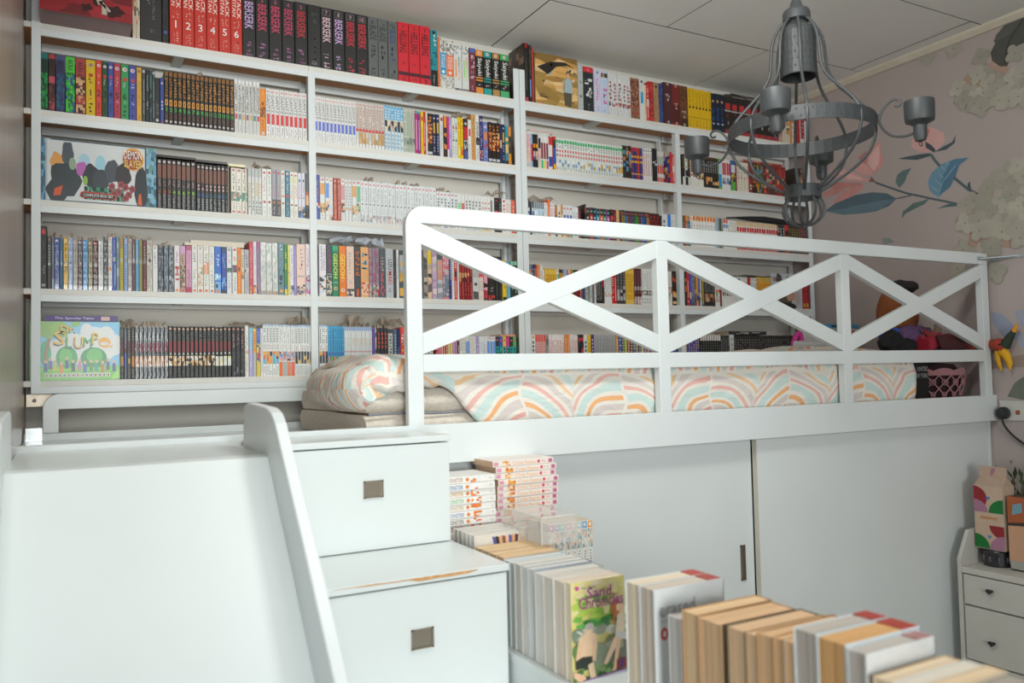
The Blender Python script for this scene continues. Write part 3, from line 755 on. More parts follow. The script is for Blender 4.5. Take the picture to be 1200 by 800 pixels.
(3, 486, 503, 1, 160, 'p10', 'white book with red script and green picture'),
(3, 503, 520, 1, 160, 'p11', 'white book with red marks and dark picture'),
(3, 520, 533, 1, 160, 'p12', 'orange book with black emblem'),
(3, 533, 544, 1, 155, 'p13', 'beige book with green letters'),
(3, 544, 560, 1, 155, 'p14', 'silver grey book with black print'),
(3, 560, 574, 1, 185, 'p15', 'red book with white title'),
(3, 574, 586, 1, 185, 'p16', 'white book with violet title'),
(3, 586, 598, 1, 185, 'p17', 'mauve book with violet title'),
(3, 598, 659, 3, 183, 'p18', 'pale clouded book in thick clear wrap'),
(3, 659, 681, 1, 187, 'p19', 'teal grey book with pale letters'),
(3, 681, 692, 1, 182, 'p20', 'green book with yellow letters'),
(3, 692, 701, 1, 180, 'p21', 'thin yellow book'),
(3, 701, 715, 1, 180, 'p22', 'white book with violet script'),
(3, 715, 724, 1, 180, 'p23', 'thin violet book'),
(3, 724, 757, 1, 186, 'p24', 'thick peach book with grey title and figure'),
(3, 757, 774, 1, 186, 'p25', 'white book with pink title and figure'),
(3, 805, 832, 1, 190, 'q1', 'white book with two purple vertical titles'),
(3, 832, 854, 1, 188, 'q2', 'dark grey book with red title'),
(3, 854, 879, 1, 188, 'gedg', 'green book with yellow title'),
(3, 879, 906, 1, 188, 'gedo', 'orange book with yellow title'),
(3, 906, 936, 1, 187, 'q5', 'peach book with grey outlined title'),
(3, 936, 961, 1, 187, 'q6', 'charcoal book with orange script title'),
(3, 961, 993, 1, 187, 'q7', 'apricot book with blue script and face'),
(3, 993, 1032, 3, 186, 'q8', 'mauve grey book in clear wrap'),
(3, 1032, 1057, 1, 186, 'q9', 'charcoal book with pink print'),
(3, 1057, 1089, 1, 186, 'uzu', 'silver white book with black and red letters'),
(3, 1089, 1101, 1, 184, 'q11', 'narrow black book with pink ring'),
(3, 1101, 1112, 1, 184, 'white', 'narrow white book by the front guard post'),
(3, 1112, 1131, 1, 184, 'q13', 'dark book with red title and yellow specks'),
(3, 1211, 1227, 1, 190, 'q14', 'grey portrait spine book'),
(3, 1227, 1246, 1, 190, 'q15', 'portrait spine book with yellow hair'),
(3, 1246, 1267, 1, 190, 'q16', 'lilac portrait spine book'),
(3, 1267, 1291, 1, 190, 'q17', 'grey portrait spine book with dark hair'),
(3, 1291, 1319, 1, 190, 'q18', 'pink and red portrait spine book'),
(3, 1319, 1330, 1, 190, 'q19', 'navy spine book with white title'),
(3, 1330, 1342, 1, 190, 'white', 'narrow white book'),
(3, 1342, 1354, 1, 190, 'q21', 'red book with white title'),
(3, 1354, 1361, 1, 190, 'white', 'thin white green book'),
(3, 1361, 1420, 5, 180, 'dkreds', 'dark red picture book'),
(3, 1420, 1447, 1, 182, 'q23', 'pale drawn spine book'),
(3, 1447, 1470, 1, 182, 'q24', 'cream pink book'),
(3, 1470, 1489, 1, 182, 'q25', 'black and pink book'),
(3, 1489, 1521, 1, 182, 'q26', 'thick black book with yellow title'),
(3, 1521, 1554, 2, 180, 'q27', 'black book with faint title'),
(3, 1554, 1574, 1, 165, 'yellow2', 'yellow book'),
(3, 1574, 1591, 1, 163, 'ltteal', 'light teal book'),
(3, 1591, 1625, 2, 163, 'dkgrn3', 'dark green book'),
(3, 1681, 1692, 1, 155, 'mix', 'mixed colour thin book'),
(3, 1692, 1714, 2, 155, 'dkbl', 'dark blue book'),
(3, 1714, 1735, 2, 155, 'salm', 'salmon book'),
(3, 1735, 1747, 1, 155, 'whblk', 'dark and white book'),
(3, 1747, 1756, 1, 135, 'whred', 'white and red thin book'),
(3, 1756, 1814, 5, 140, 'yelgrid', 'yellow book with black print'),
(3, 1814, 1826, 1, 140, 'whgrn', 'white and green book'),
(3, 1826, 1845, 2, 140, 'blkyel', 'black and yellow book'),
(3, 1845, 1865, 2, 140, 'ltblue', 'light blue book'),
(3, 1865, 1896, 4, 142, 'rog', 'red, orange and green book'),
(3, 1896, 1929, 3, 140, 'blkmar', 'maroon book'),
(3, 1929, 1937, 1, 140, 'redp', 'red book'),
(3, 1937, 1957, 2, 140, 'navyy', 'navy and yellow book'),
(3, 1957, 2003, 4, 140, 'whgry2', 'grey white book'),
(3, 2003, 2012, 1, 140, 'whred', 'white and red book left of the black ones'),
(3, 2012, 2042, 4, 145, 'blkwh', 'black book with white print'),
(3, 2042, 2055, 1, 145, 'redblk', 'red topped dark book'),
(3, 2055, 2095, 4, 150, 'whgry', 'cream book'),
(3, 2095, 2121, 2, 155, 'redp', 'red book right of the cream ones'),
(3, 2121, 2168, 3, 158, 'blkgrey', 'dark grey picture book'),
(3, 2168, 2216, 4, 160, 'yelgrid', 'yellow book with brown bands'),
(3, 2216, 2257, 3, 160, 'marw', 'maroon book with white portrait foot'),
(3, 2257, 2323, 5, 160, 'whgrid', 'white book with black band'),
(3, 2412, 2431, 2, 155, 'whmulti', 'white and orange book'),
(3, 2432, 2456, 1, 158, 'blkfire', 'black book with flame picture'),
(3, 2505, 2517, 1, 158, 'blkor', 'dark book by the post'),
(3, 2517, 2532, 1, 158, 'redp', 'red book by the post'),
(3, 2532, 2543, 1, 158, 'pur', 'purple book'),
(3, 2543, 2563, 2, 155, 'slate', 'slate blue book'),
(3, 2563, 2596, 3, 155, 'orblu', 'orange and blue picture book'),
(3, 2596, 2607, 1, 152, 'whgry', 'white thin book'),
(3, 2607, 2625, 1, 152, 'blkyel', 'black book with yellow stripe'),
(3, 2625, 2690, 7, 148, 'blkpic', 'black book with orange picture foot'),
(3, 2690, 2719, 2, 146, 'whmulti', 'white picture book'),
(3, 2719, 2730, 1, 146, 'maroon', 'maroon thin book'),
(3, 2730, 2848, 9, 145, 'rainbow', 'black topped book with rainbow band and white foot'),
(3, 2848, 2897, 4, 145, 'whblk', 'white and black book'),
(3, 2897, 2914, 1, 145, 'redp', 'red book left of the yellow ones'),
(3, 2914, 2956, 3, 145, 'whgry', 'white book left of the yellow ones'),
(3, 2956, 3051, 7, 150, 'yelor', 'yellow book with orange title'),
(3, 3271, 3313, 2, 175, 'redspine2', 'tall red book by the right end post'),
(4, 155, 166, 1, 168, 'br1', 'dark wrapped book with orange picture block'),
(4, 166, 175, 1, 168, 'br2', 'dark wrapped book with blue picture block'),
(4, 175, 187, 1, 168, 'br3', 'dark wrapped book with grey picture block'),
(4, 187, 198, 1, 168, 'br4', 'brown wrapped book with orange picture block'),
(4, 198, 299, 8, 170, 'bl1', 'black book with maroon block in shiny wrap'),
(4, 299, 446, 11, 172, 'bl2', 'black book with maroon block and portrait panel'),
(4, 446, 499, 4, 172, 'bl3', 'black book with maroon block and pale panel'),
(4, 499, 543, 3, 172, 'bl4', 'black book with pale pink title'),
(4, 543, 557, 1, 176, 'b5', 'white book with green letters and tan edge'),
(4, 557, 570, 1, 170, 'b6', 'sky blue and lilac book'),
(4, 570, 582, 1, 166, 'b7', 'orange and grey wrapped book'),
(4, 582, 596, 1, 168, 'b8', 'blue topped yellow book'),
(4, 596, 604, 1, 168, 'b9', 'narrow white book with blue letters'),
(4, 604, 659, 5, 182, 'dra', 'white book with black title and orange picture band'),
(4, 659, 715, 4, 180, 'drb', 'white book with black title and orange foot'),
(4, 715, 777, 6, 180, 'drc', 'white book with black title and dark picture band'),
(4, 802, 834, 3, 180, 'drc', 'white book with black title and dark picture band'),
(4, 834, 895, 6, 178, 'dblu', 'blue book with black title and picture foot'),
(4, 895, 1001, 13, 175, 'ghi', 'white book with grey blue cap and tan title'),
(4, 1001, 1011, 1, 170, 'pur', 'purple and orange book'),
(4, 1011, 1019, 1, 170, 'greyyel2', 'grey and yellow book'),
(4, 1020, 1060, 3, 172, 'blkflame', 'black book with red flame title'),
(4, 1060, 1085, 1, 170, 'greylab', 'thick grey book with white label panel'),
(4, 1085, 1099, 1, 168, 'slate', 'slate blue wrapped book'),
(4, 1099, 1113, 1, 170, 'navy2', 'navy book left of the red one'),
(4, 1113, 1129, 1, 175, 'redw', 'red book with white title by the guard post'),
(4, 1206, 1215, 1, 140, 'orangedark', 'orange and black thin book'),
(4, 1215, 1230, 1, 145, 'navyw', 'navy book with white letters'),
(4, 1230, 1245, 1, 145, 'crm', 'cream book with black letters'),
(4, 1256, 1265, 1, 152, 'redp', 'red book turned slightly'),
(4, 1265, 1279, 2, 150, 'pink', 'pink book'),
(4, 1279, 1358, 8, 142, 'mixed', 'mixed colour paperback'),
(4, 1358, 1385, 2, 142, 'whmulti', 'white multicolour book'),
(4, 1385, 1402, 2, 142, 'whblu', 'cream and blue book'),
(4, 1402, 1430, 3, 142, 'whgrn3', 'white book with green foot'),
(4, 1430, 1443, 1, 142, 'lilac', 'lilac book'),
(4, 1443, 1477, 3, 142, 'whlil', 'white and lilac book'),
(4, 1477, 1517, 3, 142, 'whblu', 'white book with blue title'),
(4, 1517, 1613, 6, 140, 'dragonb', 'dark book with teal title and coloured cap'),
(4, 1613, 1621, 1, 140, 'blkthin', 'thin black book'),
(4, 1682, 1702, 1, 150, 'whgrn4', 'white book with black title'),
(4, 1702, 1753, 4, 150, 'redwh', 'white book with red ends'),
(4, 1753, 1767, 1, 150, 'grey', 'grey book'),
(4, 1767, 1843, 6, 150, 'whredf', 'white book with red title'),
(4, 1843, 1871, 2, 150, 'orng', 'orange book'),
(4, 1871, 1912, 4, 150, 'whredf', 'white and red book'),
(4, 1912, 1941, 2, 150, 'blkrd', 'black and red book'),
(4, 1941, 1961, 1, 150, 'whblk', 'dark and white book'),
(4, 1961, 1978, 1, 150, 'yellow2', 'yellow and black book'),
(4, 1978, 1995, 1, 150, 'purw', 'purple book with white title'),
(4, 1995, 2108, 9, 150, 'greyred', 'grey wrapped book with red foot'),
(4, 2108, 2321, 14, 150, 'mixdark', 'mixed dark paperback'),
(4, 2404, 2444, 3, 150, 'navyyel', 'navy and yellow book'),
(4, 2499, 2584, 6, 150, 'navyyel', 'navy and yellow book'),
(4, 2584, 2712, 9, 152, 'blkgrid', 'black book with white cap'),
(4, 2712, 2770, 4, 150, 'blkgrey', 'black and white book'),
(4, 2770, 2799, 1, 155, 'whgrid', 'white book amid black ones'),
(4, 2799, 3189, 26, 150, 'dkgrey', 'dark grey manga spine'),
(4, 3189, 3285, 5, 140, 'dkgrey', 'dark manga spine near the end'),
]
load_styles('''
akt 123c30|b .9 1 1d7470|t .68 .9 0a1512 AKIRA|p .02 .66 0f8a3a,123a2c,0c5c30,16a050
akr 3a2524|b .93 1 b23c38|t .72 .93 1a0f0f AKIRA|b .5 .62 c25058|p .2 .5 7a2c2e,4a2426,2c1e1e|p .02 .18 a64a50,702c30
aki 2f3160|b .9 1 4b4a7c|t .7 .92 12122c AKIRA|p .5 .66 1f5a78,2c3064|p .04 .48 28446e,1c6070,2a2c5e
akg 1c3c20|b .7 .99 4fc83c|t .7 .95 10240f AKIRA_5|p .03 .68 3cc83a,1f6a2a,3a46a0,2aa436
akc 8c2c2c|b .7 1 b03e3c|t .7 .94 1a1212 AKIRA_6|p .52 .66 d8a878,1c1614,c89a70|p .36 .5 2a1a16,d0a880|p .2 .34 c8966c,b03c34|p .04 .18 d2a67a,201814
n1 d8b40c|o .91 9aa0a0 c03030|e .3 .75 .7 .76 c43020|g .58 .69 806a20|n .42 .11 141414 1|h .2 .8 .29 .33 c04a20|g .06 .26 141414
n2 d2402a|o .91 e8e8e8 c03030|e .3 .75 .7 .76 e07060|g .58 .69 e0d0c0|n .42 .11 141414 2|h .2 .8 .29 .33 e08070|g .06 .26 201414
n3 1f4c2e|o .91 e8e8e8 c03030|e .25 .8 .7 .76 c43c30|g .58 .69 d0d0c0|n .42 .11 101410 3|h .2 .8 .29 .33 b04030|g .06 .26 101410
n4 3a4c98|o .91 e8e8e8 c03030|e .25 .8 .7 .76 b8404c|g .58 .69 d8d8d8|n .42 .11 10101c 4|h .2 .8 .29 .33 b04050|g .06 .26 141424
n5 b03448|o .91 d8d8d8 c03030|e .3 .75 .7 .76 d06070|g .58 .69 d0c0b8|n .42 .11 181014 5|h .2 .8 .29 .33 e0d0d0|g .06 .26 301418
n6 2c9450|o .91 e8e8e8 c03030|e .25 .8 .7 .76 c03c34|g .58 .69 d0d8d0|n .42 .11 101c14 6|h .2 .8 .29 .33 d0e0d0|g .06 .26 143020
n7 44489c|o .91 e0e0e0 c03030|e .25 .8 .7 .76 c43c40|g .58 .69 d0d0d8|n .42 .11 14142c 7|h .2 .8 .29 .33 d0d0e0|g .06 .26 181838
yelthin dca83a|o .93 2a2a20 dca83a|g .3 .8 b08028|g .02 .16 201c14
dkwrap 3f474a|g .1 .8 8a9496|b .92 .97 aab4b6
blackw 262626|g .6 .9 c8c8c4|g .25 .4 e0e0dc
dkwrap2 33464e|p .2 .9 2e4450,4a6a74,223036,3a7068
blackshort 262626|g .2 .45 8a8a88|o .08 e8e8e8 c03030
blueshort 35488e|g .3 .6 b8c0d8|o .06 b03848|o .88 e0e0e0 c03030
dragonq 2a251e|b .91 .985 8a5a20|k .52 .88 e89828,e89020,e8a030|e .12 .88 .36 .47 e8a030|e .35 .65 .38 .45 2a251e|n .29 .075 52c030,4cb83c,3cb060 1|g .13 .22 b04a30|o .07 e8e8e8 c02828
zetman dcdcd8|b .94 1 ececec|g .4 .9 2c2c2c|h .1 .9 .4 .9 4a4a4a|e .1 .9 .26 .36 c05058,7a8494,d0b060,9a5a80,d0b060,4c9090|g .03 .24 b0b4b4
orangeb ee8e1a|o .9 f4a030|e .25 .75 .65 .72 8a4a10|p .4 .62 8a5020,d07818,402810|g .1 .36 a86010|o .06 c8c8d0
gantzr ececea|o .94 d8564c ececea|t .5 .88 24282a GANTZ|e .15 .95 .26 .48 d8363a|g .03 .22 8a4a48
gantzb ececea|o .94 d8706c ececea|t .5 .88 2a2e30 GANTZ|e .1 .9 .26 .46 6274d2|g .04 .22 8a98a8
redband d8ccc4|b .93 1 e4e0dc|o .96 c07068|g .42 .9 a88070|b .36 .42 d8463e|p .1 .34 d8b080,c8d4d0,e4d8c8,c89858|b 0 .08 ececea
sky dce4e6|b .7 1 5aaede|g .72 .96 e4f0f4|p .44 .68 403430,d8b898,e0c8a8,303c48|h .1 .9 .05 .4 9ab8cc|e 0 .15 0 .5 70b4dc
greygreen c4cabc|g .05 .95 7c8c7c|p .2 .35 6c7c74,94a498
magenta c42c7c|b .94 1 50b0a8|g .1 .8 f0d0e0
purple 80388c|b .94 1 50b0a8|g .1 .8 e0c8e4
yellowp ecc420|e .1 .9 .78 .88 d84830|g .1 .6 e89020
redp c8302c|g .1 .75 f0d0c8
white e0e2de|g .4 .85 a8b0b0
darkfire 2c2420|k .78 .95 e08820|p .3 .75 d8802c,2c2020,e8b070,8a3c20,c05828|b .04 .1 c8ccd0
navyy 2c2e4c|e .2 .8 .55 .8 d8a838|g .1 .5 9aa0b8|o .9 c8ccd0
whitegrey dcdcda|e .2 .9 .85 .93 c83838|g .2 .75 b0a090
orangedark 3a302a|b .72 1 e89030|p .2 .7 d8843c,2c2828,c8a050,403430
magenta2 c8308c|b 0 .2 dcdcdc
lilac b0a0c8|g .2 .8 e0d8ec
whitegrey2 d8dcd6|g .5 .9 7c8480|e .2 .8 .42 .48 3c7c4c|e .2 .8 .72 .78 c85050|g .1 .4 b8bcb8
yellowt ecc820|g .72 .95 c83c28|g .35 .68 d89820|p .1 .32 e09828,d85c28,e8d870
blackredblue 2a2a30|o .88 e0e0e0 c03030|p .5 .8 c82830,c03038|p .25 .48 a8acb0,2c2c34|b 0 .22 4c5c9c
whiteredm e4e2de|e .2 .8 .6 .78 d84038|o .9 e8c8c0|g .05 .4 a0a0a0
tanr d8a05c|g .05 .95 6a4c28
swan e0e0dc|t .5 .85 24262a SWAN|p .35 .5 5c6064,2c2c30|g .05 .32 4c4c50
indigo 3c3870|o .9 e0e0e4 c03030|g .3 .78 b8b8d4|p .06 .25 c0a090,3a3468,b84040
periw 7080bc|o .88 d8dce4 c03030|e .15 .85 .55 .75 e08838|p .36 .5 c0403c,7080bc|g .05 .3 b0bcdc
navy2 2c345c|p .3 .6 5c6c94,c8b090,2c345c
tealorange 3c8c9c|b .75 1 2c98a8|p .3 .7 d8983c,3c8c6c,e0c080,384c50|b 0 .1 2a2a2a
orangef e8902c|p .3 .75 6c5c48,403c3c,a89078|b 0 .3 e8902c
pinkred e8d0c8|g .55 .95 c83c78|g .25 .5 e06838|b 0 .15 c8ccd0
bluered 88b4dc|b .2 .7 c84858
blackor 2a2826|b .6 .72 e89420|p .25 .5 d0a890,4c5c9c,e0b8a8|e .2 .8 .03 .2 2a2a2a
manface e0d4d0|b .6 .9 2c2a2c|p .2 .6 e0bcb0,d8ccc8
maroonw e4e4e4|b .3 .78 8a3844|b 0 .26 4cbc74,e8d850,d0508c
whiteredbl e4e0dc|b .75 1 d04038|b .1 .4 3058a0
blackrb c83430|b .5 .9 2c3440|b .2 .66 2c5cb0|b 0 .18 e0b030
greenred e4e8e4|b .84 .94 44b070|g .7 .82 6a4c38|k .42 .68 d84048|p .14 .34 88a8c8,e4e8e4,d8a840,e4e8e4|g .03 .12 7c8c8c
darkphoto 403830|p .05 .95 2c2828,8a6c54,5c94c0,403430,c89060
rainb 6c3c78,2c3c84,b83c38,4c3c80|b .88 1 c03c48,c83034,b83c38,5c4884|b .68 .75 e8a830|b .52 .59 e8a830|b .16 .2 e8b030
whitered4 e4e2e0|o .93 2c2c2c|g .16 .85 b83c40
blackdots 242424|p .3 .75 242424,e0e0e0,242424,242424,242424
greyredw dcd8d4|b .5 .85 a8b0a8|b .28 .55 d04840|b 0 .16 d85848
redspine c8303c|p .1 .8 d84844,c8303c,e0a040
redwhite d84c48|b .4 .6 e8e4e0|g .1 .9 e8d0c8
blackgold 302c20,dcdcd8|p .3 .5 403830,c8a048,28282c|g .55 .95 8a7c40|b 0 .28 d8d8d4,2c2a20
whitemar e0dcd4|b .45 .8 a03040|p .24 .4 d8a838,4c7c48,c84838,e0dcd4
blackorf 2a2826|b .92 1 5c3c28|g .5 .88 a8aca8|p .12 .36 d88c40,3a2820,e8b070,2a2826
greenblue 6cac50|b .5 .9 b8d4e0|b .1 .5 3c90c8
whitered e4dfda|b .5 .9 c0384c|p .2 .4 403830,c8bcb0,5c88b8
blueyel 3c64a4|b .5 .85 d8dce0|p .3 .6 e0b850,403830|b 0 .3 5cb040
maroon 702c30|g .1 .9 a86060
creamt dcd4c4|g .4 .9 a89c8c|h .1 .9 .45 .5 c04030|g .1 .4 c8b898
maroonpic 8c3438|g .1 .3 e0d0c8|p .5 .9 8c3438,a85048,602828
firepic 2c2420|p .2 .95 e0a030,c83c28,2c2420,3a2820
greenor 4c5c38|p .05 .95 4c6438,b88438,5c4434,6c8ca0
redgrey 7c3434|p .05 .95 8c3830,b8a490,5c3c34,c84c3c,403830
dkreds 8c2428,a02c2c,7c2024|g .1 .9 c86058|p .4 .6 5c2424,a03434,d8a070
jojo1 2a2622|o .95 e8e8e8 c83038|b .62 .9 7a4a38|g .46 .6 e0b0b0|n .35 .07 d84c28,d84c28,d84c28,90d838,90d838,90d838,90d838,90d838 1|h .2 .5 .03 .3 e0e4e4|h .5 .8 .03 .3 c0c4c4
jojo2 2a2622|o .93 e8e8e8 c83038|b .6 .88 7a4a38|g .44 .58 e0b0b0|n .34 .07 3068c8,3068c8,2c80b0,2c70a0,2c7098,2c90b8,3068c8,2c9cb0 9|h .2 .5 .03 .28 b0b8c0|h .5 .8 .03 .28 a0a4a8
creamset e8e4d8|o .95 c88090|g .66 .88 7c5470|n .57 .09 5c4c4c 1|p .28 .48 3c9080,c89088,5c8c7c,e8e4d8|g .1 .25 b8b4ac|e .2 .8 .03 .07 c86068
greyyel d8dad6|b .82 1 b8bebc|g .36 .7 dcae3c|n .28 .06 2c2c2c 1|g .03 .22 5c6460
whred e8e8e4|o .92 d84840|g .42 .85 dc5c50|o .3 b84c48|g .04 .2 9aa0a0
whgreen e8e8e4|o .92 c84840|g .42 .88 30b484|o .3 a84c48|g .04 .2 9aa0a0
greypink a4a4ac|o .93 c85058|g .42 .68 d86a78|b 0 .36 4c4848|o .3 c87840|g .04 .22 d0d0d0
whx e4e4da|o .93 c84848|g .5 .85 34383c|e .1 .9 .44 .47 d85848|o .3 705848|g .04 .2 9aa8a0
tealx 3c7a94|o .94 e8e8e8 c83838|g .52 .86 f0f0f0|e .1 .9 .44 .48 d84838|o .3 b08078|g .04 .22 c8d8dc
crred ecebe0|o .93 c84848|e .3 .7 .76 .88 dcd868|g .4 .72 d85450|o .28 504c4c|g .04 .2 a8a8a0
lilacw dcdce8|e .2 .8 .8 .86 487080|g .5 .78 b08498|o .45 c89888|p .02 .26 4c4c54,d0b8a8,4c80b8
darkman 4c4c4c|b .6 1 5c6060|p .3 .6 e8b890,3c9060,c86848,2c2c2c|b 0 .2 34383a
blueyelo 4858a0|g .76 .9 c8c840|g .4 .72 e8a040|p .22 .38 c84838,e8e8e8,4858a0|b 0 .2 5060a8
whor e4e6e4|o .94 d89090|b .6 .86 eca860|p .18 .4 54605c,eca860,e8c8a8|g .02 .15 b0b8b8
whblu e4e6e4|o .94 d89090|b .52 .86 6c9ee4|p .22 .45 404448,9ab8d8,e8c8a8|g .02 .2 707878
whpeach e4e6e4|o .94 c8a8a0|g .45 .85 e8b898|g .2 .4 b8bcb8|p 0 .14 506080,d8b898
rust b85a48|o .93 d8c8c0 c03030|g .05 .86 ecd8d0
whpink e4e4e4|o .94 d89090|b .5 .86 dc9ca0|p .22 .45 404040,e8b890,d87060|g .03 .2 a8acac
whgry e2e4e2|o .93 d08888|g .3 .85 98a0a4|p .2 .32 e4e6e6,d8b090
whgrn e4e8e4|o .94 c84850|b .48 .86 7cc09c|p .22 .45 403c40,70b890,e8c8a8|g .03 .2 8a9490
longwh e6e9ea,e6e9ea,e2e6e8|o .92 d88c90|g .5 .84 5c666c|e .3 .7 .43 .47 50585c|g .24 .4 a8b0b4|p .03 .2 e8e0dc,d8b8a8,e4e8ea,98a0b0
whgrn2 e2e8e2|b .3 .75 90dc9c
whred2 e4e2e2|b .35 .75 d87078|g .4 .7 a04c88
whblk e4e4e2|g .5 .85 505c64|g .2 .45 7c8488|b 0 .06 c8d0d0
whdots e8e8e6|o .8 e06850|o .66 d85848|o .52 506088|o .38 e06850|b 0 .2 e0c890
darkwh dcdcd8|e 0 .5 .4 .9 788480|g .1 .4 a8a8a8
blkrd 34302e|o .9 c84038|p .5 .9 2c2828,d84848,3a3634|p .2 .45 d8404c,4c78c0,e8b040
blkpk 403c40|b .2 .6 c88ca8|g .6 .95 788088
whor2 e6e4e0|g .4 .9 e49868|p .1 .4 d8dcd8,e4b088
redor e4705c|g .2 .85 f0b0a0
dkblw dce0e4,34383c,dce0e4|b .8 1 404448|p .1 .7 3c68b8,404448,c8d0d8
skypic d0dce4|b .8 1 788088|p .1 .75 9cc8e4,e4ecf0,b0d4ec,e8c8b0,80a8c8
orangew ec7850|g .2 .8 f4c0a8
darkor 4c4440|b .7 1 d87050
crm e6dec8|g .3 .8 3c3c38
orbr c89058|b .4 .7 e4d0a0
whblu2 e4e8ea|o .9 d85050|e .1 .9 .55 .7 6078b8|e .1 .9 .38 .5 6078b8|b 0 .3 e8d070,d85c58,68b078
whplain e8ebec|g .3 .85 a8b4c0
blkspec 303030|p .05 .95 303030,302c2c,707070,c0583c
tealblack 34303a,c0402c,2c3858,3c98bc,e07048,389070,c060b0|b .78 1 303034|o .88 70b8b8|g .2 .74 e4e8e8
tan e0b880|g .3 .8 d0a468
darkcol 6c3444,a09040,3c7cac,8c5438,68447c,30703c,48983c,7c2c4c,3c78b0,3c50a0,b88c3c|b .82 1 403838|o .9 c05048|g .45 .8 28282c
blkmar 7c2428|b .8 1 3a2826|o .88 b03430|g .4 .75 3a1c1c
blkthin 383434|g .2 .8 605c5c
whpur e0dce4|e .1 .9 .4 .6 b088c0
brblue 2c88e0|g .2 .7 4c9ce8
dkgr 5c6858|g .2 .8 b0b8a8
rgb d84038,38a038,3c50b0|b .82 1 e8a048|g .3 .75 e4e4e4
whcap eceae6|b .84 1 e89848|o .92 d85040|g .4 .75 c0c4c0
ltblue 9cb8d4|g .3 .8 b8ccdc
dkgrn2 8c9888,4c4c48,a0a498|g .2 .9 505850
whredcap e8e8e8|b .86 1 d85c50|b .7 .82 7090c8|g .3 .6 b0b0b4
whmulti e4e2dc|g .6 .95 b0a890|p .15 .55 4c8cc0,e4e2dc,d87858,c8c4bc,70a070
redlow e0dcd4|b .84 1 d8b890|b .64 .8 c82c34|g .3 .6 706c6c|b 0 .28 d03c40
blkwh 2c2c2c|g .1 .9 c8c8c4|b .93 1 484444
redyel c83c30|p .2 .8 e0b040,c83c30,4c2c28
dkgold 38342c|g .1 .9 a88c48
blacktall 262422|b .84 .96 282422|e .2 .8 .87 .95 c83c38|g .48 .78 605c58|g .24 .38 a8a8a4|e .2 .8 .04 .08 a8a8a4
wr1 4a4a48|g .45 .85 a0a09c|o .94 c87070|e .2 .8 .45 .5 c8c8c8|b 0 .4 463a3a
wr2 68788a|g .5 .85 a0a8b0|b 0 .2 a8b8c4
wr3 4a5698|o .94 d8c8d4|g .5 .85 a8acd0|e .2 .8 .48 .54 98a0ac|g .1 .4 6874b0
wr4 3c6484|g .45 .85 90a8b8|e .1 .9 .48 .53 a8b0b4
wr5 d4a428|o .95 e8d0a0|g .6 .9 7c5c20|e .2 .9 .48 .54 b8b0a0|n .4 .09 3a2c14 5
wr6 9cb4d8|g .55 .92 5c74a0|e .2 .8 .5 .54 606870|n .4 .07 a090c0 6
wr7 a49c94|o .95 c09890|g .45 .9 847c74|g .1 .35 8c8478
wr8 5c3c40|b .5 1 605c58|o .95 c08890|g .6 .85 a09c98|e .2 .8 .5 .55 b8b8b8
wr9 6098cc|g .55 .88 406c98|e .2 .8 .5 .55 a0b4c0|g .1 .4 90bcdc
wr10 8c8460|o .94 c09880|g .5 .88 605c44|e .1 .9 .48 .55 a8a8a0
wr11 5c2c34|o .94 d06068|g .5 .9 c8b8b4|e .1 .9 .48 .54 b0b0b0
wr12 c4c8c4|g .4 .95 90948c|e 0 .2 0 1 e0e4e4
wr13 4c4c4e|g .6 .9 90908c|n .58 .06 c8c8c8 2
wr14 ccc8c4|o .96 c89090|g .6 .9 9c9890|e .2 .8 .36 .44 d88858|g .1 .3 b0aca8
wr15 3c58b8|g .7 .95 8090b8|b .55 .63 a0aab4|e .6 1 .1 .5 90a8d0
wr16 748c90|p .1 .9 748c90,9cb0b4,6c8488
wr17 b8a430|b .8 1 a8864c|b .54 .62 b8b494|g .2 .5 8c8030
wr18 88a4cc|o .95 c8a0a8|g .62 .9 56709c|b .54 .62 888c90|g .1 .45 6c80b0
wr19 a49a90|o .95 b88080|g .5 .9 8c8078|b .54 .61 b8b8b4
wr20 5c4448|o .94 b85058|g .62 .9 c8bcb8|b .54 .62 b0b0ac|o .38 e08060
wr21 68a0c4|g .62 .9 9cb4c0|b .54 .62 a4b0b4|e .2 .5 .05 .5 4c90c0
wr22 8c8850|b .54 .62 a09c80|g .62 .9 6c6840
wr23 642c34|o .94 a84850|g .62 .9 a09090|b .54 .62 807c78|g .05 .25 a85058
wr24 bcb8a8|o .94 b898a0|g .66 .92 807c70|e .3 .8 .58 .64 484844|g .1 .5 a8a494
wr25 e0e2e0|o .95 c8a0a0|g .6 .86 5c6064|g .5 .58 9ca0a0
wr26 4c5054|o .5 b83438|p .05 .9 4c5054,5c6468,484c50,60606c
wr27 64727c|p .05 .95 64727c,8090a0,5c6870
wr28 646c6c|p .05 .95 646c6c,4c5454,90989c,707878
p1 e2dede|g .63 .88 a850a8|e .1 .9 .5 .56 b84440|e .4 .7 .4 .55 b84440|e .1 .9 .36 .4 c05450|e .2 .9 .26 .3 b84440|o .05 e89858
p2 c0a090|b .82 1 d0a0c8|g .6 .85 3a2c2c|p .1 .58 c8b09c,6c5448,a88c78,58504c|o .05 d85850
p3 d09cb8|b .9 1 b06078|g .62 .88 c880a8|g .12 .5 905070|b 0 .12 b83c60
p4 e4e4de|h .1 .9 .92 .98 b08080|g .6 .86 3c3c3c|g .1 .5 98a09c|o .05 e08860
p5 e4e0d8|h .1 .9 .92 .98 c0a0a0|g .62 .85 e0c0c8|p .15 .55 e8b88c,e4e0d8,a0a88c|o .05 d87860
p6 e6e6dc|h .1 .9 .9 .98 b08880|g .64 .86 4c3c38|e 0 .35 .4 .6 ec9870|e .5 1 .4 .66 ec9870|g .15 .4 90b0a0|o .05 e07848
